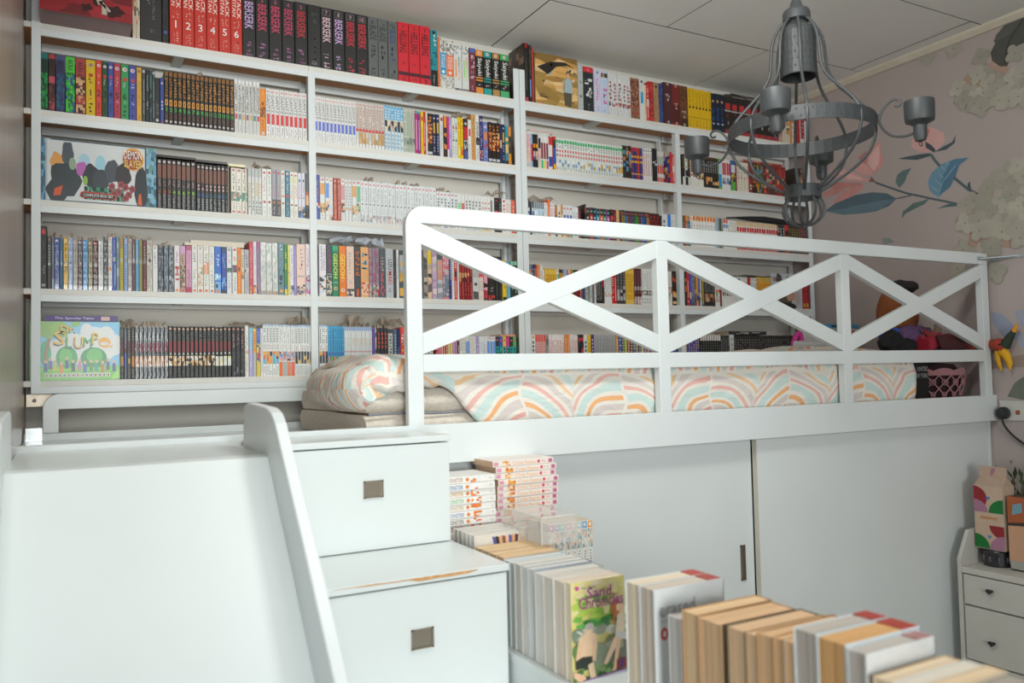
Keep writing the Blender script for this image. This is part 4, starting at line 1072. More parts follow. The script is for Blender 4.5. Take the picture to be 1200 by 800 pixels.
p7 e2e6dc|h .1 .9 .92 .98 c09898|g .6 .86 c8a8c0|g .12 .5 8c8c94|o .05 d87858
p8 3470cc|g .58 .84 e8ecf0|p .28 .42 a8d0ec,dcecf4,78acdc|b 0 .25 7cb4e4|e .1 .5 .12 .2 2c4c68|o .05 e88850
p9 3450a4|b .88 1 404468|g .55 .86 98b8d8|p .08 .35 3c74c8,7cacdc,2c3c80|b 0 .08 304048
p10 dce0e4|o .95 909898|g .66 .84 d86068|p .46 .56 3c684c,8cac8c,506858|g .1 .4 a0a8b0
p11 e4e4dc|o .95 c86058|g .7 .82 c87858|p .46 .62 384860,904050,60688c|e .4 .8 .06 .4 d8d8d8|g .06 .36 a8a8a4
p12 ec8830|o .92 d87030|e .3 .7 .75 .84 a8a49c|g .64 .74 d86c28|e .2 .7 .5 .58 403428|g .04 .45 f0a860
p13 dcd0b8|o .95 d89880|g .6 .88 6c8450|p .34 .5 e0a060,887058,dcd0b8
p14 b8b8c0|g .6 .95 504c50|p .5 .58 484848,d0d0d0|g .1 .4 a0a0a8
p15 d05058|b .94 1 c04858|g .3 .88 f0c8c4|p .02 .15 e0b060,b0607c,d05058
p16 e4e0e8|g .55 .92 7c6cbc|g .22 .5 e08088|p .02 .18 5c5878,e8a048,e4e0e8
p17 9c84a4|b .85 1 b05c90|g .35 .84 6c5488|p .02 .1 5868a8,c89870
p18 dcdcd8|p .05 .95 dcdcd8,d4d8d4,c8d0c8,e2dcd8,dcdcd8,b8c8c0|p 0 .08 a8b0bc,c8a890
p19 6c8c94|g .85 .97 dce8ec|g .55 .83 88a8b0|p .2 .5 587880,70949c,403c50|o .08 e8a860
p20 4c8c50|g .5 .85 ecdc50|p .02 .2 d87098,5880b8,e8d060
p21 e8e080|g .1 .9 d0b840|o .45 7c5cac
p22 e4e4ec|g .62 .95 7c6cc0|g .3 .58 e090a0|p .02 .2 50586c,e8e0e0,a098b8
p23 9c94cc|g .15 .9 c4bce4
p24 f0cfc0|h .3 .8 .5 .92 a8b0b0|e .1 .9 .36 .39 b8b0a8|p .02 .22 605c68,f0cfc0,a8a0a0,f0cfc0
p25 e4e0e4|g .5 .92 d870b0|p .04 .4 404850,e0a8c8,a8d0c8,d858a8
q1 e8e4e8|h .2 .55 .48 .97 5c2c78|h .6 .9 .5 .92 6c3c88|p .05 .4 e8c8b0,404048,e8e4e8,c8d4e0
q2 50545c|h .35 .85 .48 .95 d83c50|e 0 1 .43 .44 c8c8c8|p .05 .4 c8c0a8,606860,50545c
gedg 2c8c64|b .9 1 38ac80|t .36 .84 e8ec58 GEDOH|e .1 .9 .27 .28 c8dcd0|o .16 e8b8a0 2c8c64
gedo f08438|t .36 .84 f0e858 GEDOH|g .3 .34 f4c8a0|o .13 f4e4d8 d87058
q5 f4cfbc|h .2 .7 .38 .9 a8bcc4|g .26 .34 b0b8bc|p .02 .16 58585c,e4dcd8,f4cfbc
q6 485054|k .42 .92 e88040|e .3 .7 .02 .16 d86040
q7 f8b478|k .5 .92 5c98b8|g .36 .46 f0c898|p .05 .3 e8685c,f4c8a8,f8d0a8
q8 b09caa|p .3 .95 b09caa,a890a4,b87088,9c8c98|p .02 .25 88b090,d8c8c8,c05868
q9 5c6468|g .3 .9 e0b0b8|p .05 .5 d85870,5c6468,4c5458
uzu c4c8cc|u .3 .85 .57 .78 2c3034 UZU|u .3 .85 .28 .54 d8404c MAKI|g .82 .96 dcdce0|g .12 .2 707478
q11 343438|o .44 c850a0 343438|g .1 .9 605c68
q13 505c60|g .5 .9 d85058|p .05 .9 505c60,e0b050,505c60,b0b4b8
q14 a0a09c|p .05 1 4c5450,c8b8a8,a89c98,c88c80,6c706c
q15 d8b898|b .72 .96 e8c838|p .05 .7 c8b0a0,6c6468,e0c0a0,504c50
q16 c4aac4|p .05 .95 c4aac4,d8c4d4,b89cb8,dccccc
q17 9ca0a8|b .82 1 585c60|p .4 .8 d8a088,d0a898,5c5c64|p .05 .4 c4c8d0,98a0a8
q18 dc808c|p .5 .95 dc6c78,e0909c,c8c0c8|p .05 .5 808c98,d0b0c8,708090
q19 38406c|g .4 .9 c8ccd8|b .3 .38 3c50b0|b 0 .05 3c50b0
q21 d83440|g .65 .95 f0dcdc|p .48 .6 403438,e8e4e0|g .05 .4 f4dcdc
q23 d0d0cc|o .35 505454|p .02 .3 a8a8a8,d8d8d4,585858|p .5 .9 d0d0cc,c0c0c0
q24 e0ccc4|p .1 .6 d85868,e0d0c8,c8b0b0,dcccc4
q25 4c3838|p .05 .95 2c2828,c83c4c,e0a0b0,403434
q26 302c2a|h .25 .75 .5 .95 e8c030|p .5 .95 302c2a,e07030|g .2 .3 b8b8b4|p .02 .12 c83c38,302c2a
q27 2e2e2e|g .1 .9 4c4c3c
yellow2 ecc430|g .3 .8 c8a020|b 0 .1 383430
ltteal 70b0c8|g .3 .8 c0503c
dkgrn3 343c38|g .2 .8 7cc0a0|b .9 1 90c8a8
mix a0907c|p .05 .95 e07c40,4c8cc0,d8c8a8,383838
dkbl 40506c,5c3440|g .3 .9 c8d0d8|p .05 .4 4c6c94,40506c
salm d86858,e8a058|g .2 .9 e8b090
yelgrid e8b838|g .1 .9 7c5c30|b .02 .12 e0c060|b .85 .95 e8c860
blkyel 3c3c34|b .75 .9 e0a040|e .1 .4 .05 .8 e0c440
rog d84c40,e8e0dc,e88830,6cb848|g .2 .9 b03c3c
whgry2 b8bcb8,909898,c8c8c4,707878|g .1 .9 5c6060
redblk 4c3434|b .5 1 c03440|p .1 .4 e0a050,403838
blkgrey 404040|g .3 .95 8c8c8c|p .1 .5 606468,a8a8a8,383838
marw 5c2c30|g .3 .95 8c6468|b .4 .5 b0a8a8|p .02 .22 e0d0d0,d8b8b8,7c4c50
whgrid e4e6e2|g .45 .95 a8b4b4|b .36 .4 50585c|p .26 .36 c8a888,e0e0dc,707478|g .03 .2 8c9490
blkfire 302420|p .3 .9 302420,c04c28,402820,e8a048|p .05 .35 8c2830,e8c078,302424
pur 5c4490|b .4 1 7050c0|p .1 .4 e09048,3c50a0,e8c8a0
slate 5c708c|g .3 .9 a8bccc|b 0 .1 485468
orblu 8c5c50,e89c38,4868b8|p .1 .5 e0a050,403838,5868a0,c8a080
blkpic 302e2c|g .45 .9 a0a4a0|p .15 .4 c08048,302e2c,e0b898,8c5040
rainbow e0e0da|b .5 .95 34383a|g .55 .9 d8d8d4|b .36 .48 c84438,48b048,4858b0,c84850,60b040,d04c3c,408c98,d05040,4c4c50
yelor e8ac30|b .88 1 e8c040|g .1 .8 c05828|h .1 .9 .88 .95 90a8b8
redspine2 b82c34|e .2 .8 .06 .16 e0c040|o .5 682028
br1 443c38|b .8 .95 5c5c58|b .52 .72 5c2c30|p .26 .44 c88c40,b08448,889088|g .03 .2 707470
br2 585c64|b .5 .72 64383c|b .24 .5 4c68b0|g .6 .95 a0a8b4|g .03 .2 808894
br3 50504c|b .52 .72 58363a|g .74 .95 8c908c|e .2 .8 .3 .4 c0a050|g .03 .2 707470
br4 4c3e36|b .52 .72 5c3434|b .24 .44 c47c3c|g .74 .95 808480|g .03 .2 848884
bl1 4c5050|g .74 .95 b0b8b8|b .52 .7 7c4c58,883c48,94606c|p .24 .44 d8a888,e0bca0,c89068,e4ccb8|g .04 .22 90989c|e .2 .35 0 1 b0b8c0
bl2 30302e|o .95 e0b090|g .73 .92 8c948c|e .15 .85 .5 .72 8c2830|e .3 .7 .45 .49 c8c8c4|p .24 .43 e0c098,e8d8c0,403838,d8a860,ece8e0|g .04 .21 70746c
bl3 30302e|o .95 d8a888|g .73 .92 8c9490|e .15 .85 .52 .72 883038|e .3 .7 .46 .5 d0d0cc|p .23 .42 e4e4dc,ece0a0,dce0d8|g .04 .21 686c68
bl4 2c2c2c|o .95 c88080|g .58 .86 e0a8b0|p .2 .5 2c2c2c,404444,34383a|p .04 .2 2c2c2c,707878,34343a
b5 e4e2d8|e 0 .1 0 1 e09060|g .62 .82 6cb08c|p .45 .6 d8a898,e4e2d8|g .1 .4 b8b8b0
b6 88c0e4|b 0 .55 c0a8d8|g .2 .9 e8ecf4
b7 b8bcbc|b .5 .95 e8a448|g .55 .9 c87838|b .95 1 ecd860
b8 e0c850|b .68 1 4868d0|g .7 .95 c8d4f0|p .3 .66 d85c5c,4868b8,90b0c8,e8d878
b9 e4e6e6|g .1 .9 90b0d0
dra eceeea|b .96 1 b0c8e4|g .65 .94 3a4448|g .52 .62 b08c8c|p .24 .48 f09828,5cb4d8,f0a838,2c3438,e87828|g .03 .2 a8a4a0
drb eceeea|b .96 1 b8cce4|g .64 .94 404c54|g .52 .62 c0a0a0|p .3 .48 e89040,4c94c8,403c40,e8b0b0,a0a0c8|b 0 .28 ec7840,b0b8b4,ec8860,ec7058
drc eceeea|b .96 1 a8c0e4|g .64 .94 34404c|g .5 .6 b08888|p .24 .48 2c2c30,383438,c84858,484c50,e8b838,504858|g .03 .2 a8b0b0
dblu 58b0dc|g .74 .95 1c4c78|g .5 .72 205c8c|e .15 .85 .4 .47 4468b8|p .12 .38 d85848,e8c8b0,78b860,e08c50,d8d8d8|b 0 .1 58b4dc
ghi e4e8e8|b .92 1 94b0dc|g .6 .78 d8be90|e .1 .9 .47 .5 d88c98|g .2 .4 b8c4c4|b 0 .07 98b0dc
greyyel2 b0b0a8|p .1 .9 d8b890,b0b0a8,50545c,c8b868
blkflame 383438|k .55 .92 e04c38|p .05 .35 e05c30,e88050,403438,c84840|e .1 .3 0 1 585c64
greylab 54585a|e .1 .9 .42 .9 c8ccc8|h .2 .8 .45 .86 505458|g .1 .3 707474
redw ec5040|k .6 .86 f0f0ec|o .5 e8c030|p .2 .4 f09050,e8d0a8
navyw 3c4464|g .4 .9 d0d8e0|b .85 1 50586c
pink e080a8|b .9 1 e85c98
mixed e08840,a86838,c84c48,e0c890,e8d060,a878c0,c858b0,504c50|g .3 .9 f0e8d8|p 0 .3 e0b080,504848,d8d0c8
whgrn3 e4e8e4|g .5 .95 e0b0a0|b 0 .45 64905c|g .1 .4 a8c8a0
whlil e8e8ea|g .4 .85 a8b8dc|e .2 .8 .1 .2 80b0d0
dragonb 34404c,4060b8,e8c860,d83c90,303c44,60b468|b .1 .72 30a8a0|g .2 .7 1c3c4c|o .9 d86060|b 0 .08 d08078
whgrn4 e4eae4|g .3 .85 34483c|o .93 e8a050
redwh e4b0a8|b .8 1 e45c54|b .05 .3 e87058|g .3 .78 c88080
grey 9c9894|p .1 .9 9c9894,b8b4ac,706c68
whredf ece4e0|g .35 .85 d85058|g .05 .3 484c50
orng ec9858|g .1 .9 f4c8a0
purw 502c68|g .4 .9 d8c8e4|b 0 .2 84306c
greyred a8a8a8|g .35 .9 8c8c8c|b .1 .35 b0606c|e 0 .2 0 1 c4c8c8
mixdark d89840,4c6cb0,383c40,a8c040,c0484c,504838,607090,a09048,3c4884,d8c84c,6080b8,d06048,8c68a8,e09878|g .4 .9 e0d8c0|p 0 .3 e8a860,403c48
navyyel 4048a0|b .4 .9 5058a8|g .5 .9 e8b830|p .05 .35 e0a030,4048a0,c84c40
blkgrid 2e2e2c|b .82 1 e8e0dc|g .1 .78 787874|b 0 .08 e07038
dkgrey 3c3836|g .4 .9 908c88|b .3 .36 2c2828|p .1 .3 605850,404040,5c3834
creamart d8cdb8|p .2 1 d8cdb8,e0d4c0,404040,d0905c|e .4 .5 .05 1 a09078
blackcase 333231|h .3 .45 .5 1 8c8a88|h .55 .7 .3 .8 7c7a78|h .4 .7 .12 .18 6a6866
blackthin 292a2c|g .35 .9 4c5054|o .16 5c5ca0
aot cc382c|u .55 .92 .52 .99 f0e4d8 ATTACK|u .1 .45 .55 .97 f0e4d8 ON_TITAN|h .55 .8 .38 .5 e8b8a8|h .2 .45 .38 .48 e8b8a8|n .3 .1 f4ece4 1|h .5 .75 .05 .2 e8b8a8|h .25 .45 .05 .18 e0a090
bers 2b2a2a|e .15 .85 .88 .97 3a3438|n .925 .06 c06070 1|t .44 .86 d0b0e0,d44868,d44868,c84468,c83438 BERSERK|h .2 .8 .17 .26 b070a0|h .15 .85 .03 .14 98688c
bersplain 2e2e2d|g .1 .9 464644|h .2 .8 .05 .1 b0b0b0
bers2 2b2a2a|e .15 .85 .87 .97 70686c|e .2 .8 .88 .96 2b2a2a|n .92 .06 c8a0a8 7|t .44 .84 e4c4cc,d4b0e0,d43440,d43440 BERSERK|h .2 .8 .18 .26 c0a0b0,b098c0,c83844,c03844|h .15 .85 .03 .14 c0a0b0,b098c0,c83844,c03844
blade 646866|g .88 .96 3a3c3c|t .62 .86 303232,303232,384878 BLADE|g .32 .58 2c2e30,2c2e30,404c84|g .04 .2 484c4c
hell d42c38|n .93 .06 401418 1|t .5 .86 38181c HELLSING|o .32 b82430|e 0 1 .12 .18 4c2430|h .2 .8 .03 .1 781c28
teal 24909c|o .96 143438|h .35 .9 .72 .94 e4ecec|p .35 .65 24909c,185058,24909c|b 0 .3 1c2426|h .3 .6 .04 .26 d0d0cc
orange e07c48|g .3 .8 e89468
pingb d4d2ca|p .66 1 d4d2ca,e4e2da,8c8c88,d4d2ca|b .28 .72 1a98d0|u .5 .85 .42 .68 e4f0f4 PING|u .15 .48 .42 .68 e4f0f4 PONG|o .34 e4f0f4|p 0 .26 d4d2ca,a8a8a4,e0ded8
pingo d4d2ca|p .7 1 d4d2ca,e4e2da,8c8c88,d4d2ca|b .27 .7 f07848|u .5 .85 .42 .66 f4e4dc PING|u .15 .48 .42 .66 f4e4dc PONG|o .34 f4e4dc|p 0 .25 d4d2ca,a8a8a4,e0ded8
whatso dcdedb|p .8 .97 b8bab8,dcdedb,8c8e8c|e .15 .32 .3 .68 f09040|u .5 .8 .48 .75 48805c WHAT|u .5 .8 .22 .46 f0a878 MICHAEL|p 0 .06 3c3c3c,888888
whatsg dcdedb|p .8 .97 b8bab8,dcdedb,8c8e8c|e .2 .37 .3 .68 90e038|u .5 .8 .5 .75 e06878 WHAT|u .5 .8 .22 .48 b0e490 MICHAEL|p 0 .06 3c3c3c,888888
maroonb 7c3a44|b .9 1 5468b0|k .3 .86 d8b8c0|h .3 .7 .05 .18 c8a0a8
saiyo 262624|b .86 1 e89440|o .93 f0d8c0 d86838|t .42 .82 eceae4 Saiyuki|b .36 .39 e89440|b .3 .33 e89440|g .2 .28 c8c4c0|b 0 .16 e89440
saiyt 262624|b .86 1 2c9c94|o .93 d8e8e4 d86858|t .42 .82 eceae4 Saiyuki|b .36 .39 2c9c94|b .3 .33 2c9c94|g .2 .28 c8c4c0|b 0 .16 2ca49c
saiyb 262624|b .86 1 b08048|o .93 e8d8c0 d86838|t .42 .82 eceae4 Saiyuki|b .36 .39 b88c54|b .3 .33 b88c54|g .2 .28 c8c4c0|b 0 .16 b88c54
saiyg 262624|b .86 1 4cac68|o .93 d8e8dc d86858|t .42 .82 eceae4 Saiyuki|b .36 .39 4cb074|b .3 .33 4cb074|g .2 .28 c8c4c0|b 0 .16 50b074
blkred 242220|e .2 .8 .92 1 a82428|h .3 .6 .2 .85 808080|e .2 .8 .02 .08 d0404c
blkgreen 2a2a28|h .3 .6 .6 .92 a0b030|h .3 .6 .45 .58 a0a8a0|e .2 .7 .1 .4 6c98c8
redthin b83c3c|g .2 .9 c86460
greysil b8bcba|g .75 .95 d8dcda|o .6 989c90|o .3 8c7c60|g .05 .2 c8ccca
blkslant 2c3434|b .88 1 d83440|h .3 .7 .91 .96 f0c8c8|k .3 .86 dce0de|h .4 .6 .06 .2 a0a8a4
lilacpink d4d2e8|o .93 8c90a8|h .2 .6 .28 .8 e850b0|h .65 .85 .35 .7 f0a0a0|h .3 .7 .04 .18 a8b0dc
paleblue ccd8ec|p .85 .95 383c44,c8a050,506080|e .4 .7 .7 .8 a8d0ec|k .22 .66 e480c0|h .3 .7 .05 .12 90a8d8
redbrush dfe0e0|h .4 .6 .9 .97 b0b0b0|k .36 .8 b83440|p .22 .32 c86048,505878,dfe0e0|h .4 .6 .05 .18 a0a4a4
brownart 9c6850|p .3 .95 7c3c34,a86c54,8c4c40,b08868,683c34|o .15 b04840|b 0 .08 8c6c50
whiteblue e4e4e0|o .95 505c58|h .3 .7 .72 .9 d8b848|e .2 .8 .42 .7 2c9cdc|h .4 .6 .05 .3 b8bcb8
cream e8d8b4|g .2 .9 a89c78
redcheck c8383c|p .05 .98 c8383c,8c2c30,d84844,a83034
tanart b08860|o .9 403830|p .05 .85 b08860,a07c58,b89068
bluepic 40568c|p .05 .95 40568c,2c3c68,384c80,486098
dkmaroon 542c30|o .96 a89090|h .15 .85 .65 .74 d0c4c4|e .4 .6 .56 .62 c8bcbc|o .06 b0a0a0
dkred 7c2e2c|b 0 .5 582628|o .96 b89090|h .15 .85 .48 .56 d4b8b4|e .4 .6 .4 .45 c8a8a4|o .06 b09090|b 0 .04 c8483c
dkbrown 6c4426|p .5 .95 6c4426,7c5028,58381f|h .15 .85 .3 .4 c8beb4|e .4 .6 .22 .27 c0b0a4|b 0 .2 42301f|o .06 a89c8c
yellow e4b818|h .25 .7 .5 .95 4c4014|o .53 2c2410|b .28 .29 2c2410|h .25 .7 .1 .25 a88810|e .4 .6 .06 .1 284060
navy 1f2838|o .8 c09870|h .25 .75 .3 .66 3c78e8|e .25 .75 .2 .24 a8c4e8|h .3 .7 .08 .12 505c6c
blackred 2c2826|e .15 .85 .66 .82 c8343c|e 0 1 .6 .64 b0aca8|h .3 .7 .44 .58 b8343c|n .3 .09 d8d4d0 1|b 0 .12 b83840|h .1 .9 .02 .1 605858
pinkart c89c90|p .1 .9 c89c90,d8b0a8,6c5050
orangewhite e0dcd0|b .6 1 d89048|g .2 .55 b09070|e 0 .4 0 1 d08c48
redplain b8303a|b .9 1 c84048
whitered0 e0dcd8|b .1 .95 b03040|g .2 .85 e0d0cc|b 0 .2 d8d4cc
blkor 302c28|p .2 .8 302c28,d87038,5c4438
''')
ZB = [b+.0397 for b in B]; SP = 2.914
PLACE = ['on the top shelf', 'on the second shelf', 'on the middle shelf', 'on the fourth shelf', 'on the bottom shelf']
GRP = ['books on the top shelf', 'books on the second shelf', 'books on the middle shelf', 'books on the fourth shelf', 'books on the bottom shelf']
WRAPPED = ('wr', 'bl1', 'br', 'p18', 'q8', 'slate', 'greyred', 'greylab', 'ghi')
FLAPS = ('wr1', 'wr2', 'wr3', 'wr4', 'wr6', 'wr8', 'wr10', 'wr11', 'wr13', 'wr14', 'wr15', 'wr16', 'wr18', 'wr19', 'wr20', 'wr21', 'wr22', 'wr23', 'wr24', 'wr26', 'wr27', 'wr28',
         'bl1', 'br1', 'br2', 'br3', 'blkflame', 'greylab', 'slate', 'longwh', 'ghi', 'b6', 'b7', 'dkblw')
SIDES = {'blkred': '5c4030,3c2c20,8c6850,46382c', 'redspine': '4858a0,c84838,e09848,d8d0d0,6c3c78', 'blkspec': '282624,302c2a,383230',
         'redp511': 'b84c44,a03c38'}
def seg_score(s):
    r, a, b, n, h, st, d = s; x = (a+b)/2000; w = (b-a)/n
    vis = 1.0
    if r == 2 and x > 1.2: vis = .62
    if r == 3 and x > 1.1: vis = .5
    if r == 4 and x > 1.15: vis = .4
    return w*h*vis/(x*x+8.5)
order = sorted(range(len(ROWS)), key=lambda k: -seg_score(ROWS[k])); single = set(); tot = 0
for k in order:
    if tot+ROWS[k][3] > 292: continue
    single.add(k); tot += ROWS[k][3]
rest = MB()
for k, (r, a, b, n, h, st, desc) in enumerate(ROWS):
    wd = (b-a)/1000/n; one = k in single
    side = SIDES.get('redp511' if (r == 4 and st == 'redp' and n == 1) else st)
    base_y = random.uniform(0, .004)
    wrapped = any(st.startswith(q) for q in WRAPPED) and st not in ('wr25',)
    for i in range(n):
        w = wd*.965-.0002; hh = (h+random.uniform(-1.2, 1.2))/1000; d = {0: .118}.get(r, .105)
        if hh > .22: d = .13
        if r == 0 and hh < .2: d = .11
        x = a/1000+wd*(i+.5); y = SP+.003+base_y+random.uniform(0, .0025)
        if r == 0 and st in ('redbrush',): hh += random.choice((0, .004, -.004))
        m = book_mesh(w, hh, d, st, i, 1 if one else 0, side)
        if wrapped and any(st == q or (q == 'wr' and st[:2] == 'wr') for q in FLAPS) or (st in FLAPS and (r, st) != (4, 'slate') and random.random() < .45): flap(m, w, hh, d, k*31+i)
        if one:
            name = 'book'
            o = bpy.data.objects.new(name, m.data(name, [WRAP if wrapped else PRINT, FILM])); COL.objects.link(o)
            o.location = (x, y, ZB[r]); 
            lab = desc if n == 1 else '%s %s from the left' % (ORD[i], desc.format(i+1+(8 if st == 'jojo2' else 0)))
            if 'shelf' not in lab and len(lab.split()) <= 14: lab += ', '+(PLACE[r] if len(lab.split()) <= 12 else PLACE[r].replace('on the ', ''))
            _tag(o, lab, 'book', GRP[r], None)
        else: rest.add(m, Matrix.Translation((x, y, ZB[r])))
solo('remaining_books', rest, [PRINT, FILM], 'hundreds of smaller paperbacks filling the rest of the white shelves', 'books', None, 'stuff')

# ------------------------------------------------------------------ big boxes, slipcases and lying things on the shelves
def cover_box(name, x0, x1, y0, y1, z0, z1, base, art, label, cat='box set', mt=GLOSS):
    m = MB(); m.box(x0, x1, y0, y1, z0, z1, pc(base)); art(m, x0, x1, y0, z0, z1)
    return solo(name, m, mt, label, cat)
def rect(m, x0, x1, y, z0, z1, P, col):      # P = (u0,u1,v0,v1) in fractions of the face
    u0, u1, v0, v1 = P; w = x1-x0; h = z1-z0
    m.face(((x0+w*u0, y, z0+h*v0), (x0+w*u1, y, z0+h*v0), (x0+w*u1, y, z0+h*v1), (x0+w*u0, y, z0+h*v1)), pc(col))
def ell(m, x0, x1, y, z0, z1, cu, cv, ru, rv, col, n=18, wob=0):
    w = x1-x0; h = z1-z0
    m.face([(min(x1, max(x0, x0+w*cu+w*ru*(1+wob*math.sin(5*q+cu*40))*math.cos(q))), y, min(z1, max(z0, z0+h*cv+h*rv*(1+wob*math.sin(4*q+cv*30))*math.sin(q)))) for q in [2*PI*k/n for k in range(n)]], pc(col))
def art_red(m, x0, x1, y, z0, z1):
    mosaic(m, x0+.002, x1-.002, z0+.002, z1-.002, y-.0003, 'a02830,8c2428,a83038,6c2024,982a30', 1)
    for cu, cv, ru, rv in ((.3, .5, .1, .2), (.62, .3, .08, .12), (.8, .12, .1, .08), (.1, .3, .05, .1), (.5, .12, .06, .05)): ell(m, x0, x1, y-.0005, z0, z1, cu, cv, ru, rv, '381c1c', wob=.3)
    for P in (((.62, .22), (.66, .24), (.76, .12), (.74, .1)), ((.6, .24), (.66, .27), (.67, .2), (.62, .18)), ((.66, .2), (.7, .19), (.72, .06), (.66, .06)), ((.15, .4), (.2, .4), (.19, .28), (.14, .3))):
        m.face([(x0+(x1-x0)*u, y-.0007, z0+(z1-z0)*v) for u, v in P], pc('b8b0a0'))
m = MB(); m.box(-.069, .187, 2.80, 2.965, 1.1345, 1.372, pc('9a2a30'), cols=[None, None, None, None, None, pc('7c5454')]); art_red(m, -.069, .187, 2.80, 1.1345, 1.372)
solo('box_set', m, GLOSS, 'large red box with dark ink blotches overhanging the top shelf', 'box set')
def art_gold(m, x0, x1, y, z0, z1):
    mosaic(m, x0+.001, x1-.001, z0+.001, z1-.001, y-.0003, 'd8a860,c89850,e0b070,b08848,e4c088,a88848', 1)
    R = lambda P, c: m.face([(x0+(x1-x0)*u, y-.0005-.0001*len(m.f) % .0004, z0+(z1-z0)*v) for u, v in P], pc(c))
    R(((0, .9), (.3, .8), (.55, .95), (1, .88), (1, 1), (0, 1)), '8c6c38')
    R(((.05, .72), (.3, .6), (.5, .78), (.75, .84), (.95, .8), (.7, .9), (.35, .86)), '302a26')
    R(((.2, .68), (.36, .6), (.42, .7), (.3, .76)), '8cb4b8')
    R(((.02, .3), (.3, .36), (.6, .16), (.5, .08), (.1, .14)), 'a08040')
    for k in range(26):
        u, v = random.random(), random.random(); s = random.uniform(.015, .05)
        R(((u, v), (u+s, v+s*.3), (u+s*.7, v-s), (u-s*.3, v-s*.6)), random.choice(['e8dcc0', '403830', 'd87838', '6c5c48', 'c8d4d0']))
    ell(m, x0, x1, y-.0012, z0, z1, .78, .68, .055, .06, '7c5c40'); ell(m, x0, x1, y-.0013, z0, z1, .775, .64, .035, .05, 'e0b088')
    R2 = lambda P, c: m.face([(x0+(x1-x0)*u, y-.0014, z0+(z1-z0)*v) for u, v in P], pc(c))
    R2(((.7, .56), (.78, .6), (.86, .55), (.88, .3), (.66, .3)), 'a8bcc0'); R2(((.66, .3), (.86, .3), (.84, .02), (.68, .04)), '5c5844')
    R2(((.63, .5), (.7, .54), (.68, .34), (.64, .3)), 'c8b088')
    strokes(m, x0+.015, x0+.085, z0+.03, z0+.05, y-.0015, pc('5c5040'), 1)
cover_box('art_book', 1.728, 1.940, 2.916, 2.93, 1.1345, 1.352, '8c7850', art_gold, 'gold artwork book facing out on the top shelf, figure in pale shirt', 'book', PRINT)
def art_demon(m, x0, x1, y, z0, z1):
    q = [y-.0003]
    def E(cu, cv, ru, rv, c, wob=0): q[0] -= .00004; ell(m, x0, x1, q[0], z0, z1, cu, cv, ru, rv, c, 20, wob)
    def R(P, c): q[0] -= .00004; m.face([(x0+(x1-x0)*u, q[0], z0+(z1-z0)*v) for u, v in P], pc(c))
    mosaic(m, x0, x0+.012, z0, z1, y-.0002, '5c90b0,3c6c88,74a8c0,486878', 1); mosaic(m, x1-.03, x1, z0, z1, y-.0002, '60a0c0,4c7c94,84b4c8,405c68,6c9c98', 1)
    R(((.035, 0), (.075, 0), (.075, 1), (.035, 1)), 'b8bcc0'); R(((.895, 0), (.91, 0), (.91, 1), (.895, 1)), '4c545c'); R(((.05, .02), (.895, .02), (.895, .98), (.05, .98)), 'd4d8d8')
    # plain coloured shapes in place of the printed figures
    E(.36, .68, .05, .12, 'a8ccdc'); E(.5, .66, .045, .14, '9ccad8'); E(.13, .62, .055, .17, 'e0a058', .12); E(.22, .78, .05, .2, '505860', .1)
    E(.2, .35, .13, .3, '3c4448', .12); E(.13, .17, .09, .18, '40464a', .1); E(.34, .55, .05, .12, 'b868b0', .1); E(.42, .44, .07, .2, '34383c', .1)
    E(.5, .36, .07, .22, '40464c', .08); E(.6, .55, .06, .2, '4c5058', .12); E(.86, .3, .06, .36, '303438', .06); E(.7, .5, .07, .2, '3c3438', .1)
    E(.26, .62, .03, .1, '94a890'); E(.37, .36, .02, .08, '90b84c'); R(((.1, .08), (.16, .1), (.18, .26), (.11, .2)), 'd8603c'); R(((.83, .03), (.87, .02), (.86, .22), (.84, .2)), 'd8603c')
    for a in range(10):
        for b2 in range(3): R(((.36+a*.035, .06+b2*.07), (.39+a*.035, .06+b2*.07), (.39+a*.035, .13+b2*.07), (.36+a*.035, .13+b2*.07)), '2c8c68' if (a+b2) % 2 else '2c3430')
    for u, v in ((.6, .3), (.66, .22), (.72, .3), (.68, .34), (.75, .18), (.62, .18), (.78, .28), (.72, .12)): E(u, v, .03, .06, '9c4c50', .15); E(u, v, .016, .03, '7c3438')
    E(.79, .78, .095, .19, 'e0a040'); E(.785, .77, .085, .16, '9c4438')
    for s, v0, v1, c in (('DEMON', .78, .92, 'ece8e0'), ('SLAYER', .64, .77, 'e8d070')):
        text(m, s, (x0+(x1-x0)*.71, q[0]-.0002, z0+(z1-z0)*v0), ((x1-x0)*.155, 0, 0), (0, 0, (z1-z0)*(v1-v0)), pc(c))
    R(((.32, .1), (.33, .17), (.36, .19), (.62, .17), (.645, .12), (.62, .07), (.35, .08)), 'c04038'); R(((.33, .11), (.345, .165), (.61, .155), (.63, .12), (.61, .08), (.35, .09)), '2c2828')
    text(m, 'COMPLETE BOX SET', (x0+(x1-x0)*.35, q[0]-.0002, z0+(z1-z0)*.105), ((x1-x0)*.26, 0, 0), (0, 0, (z1-z0)*.045), pc('e8e4e0'))
cover_box('box_set', -.066, .264, 2.916, 3.03, .5771, .7735, '50606c', art_demon, 'wide white comic box with orange oval title, middle shelf at the left')
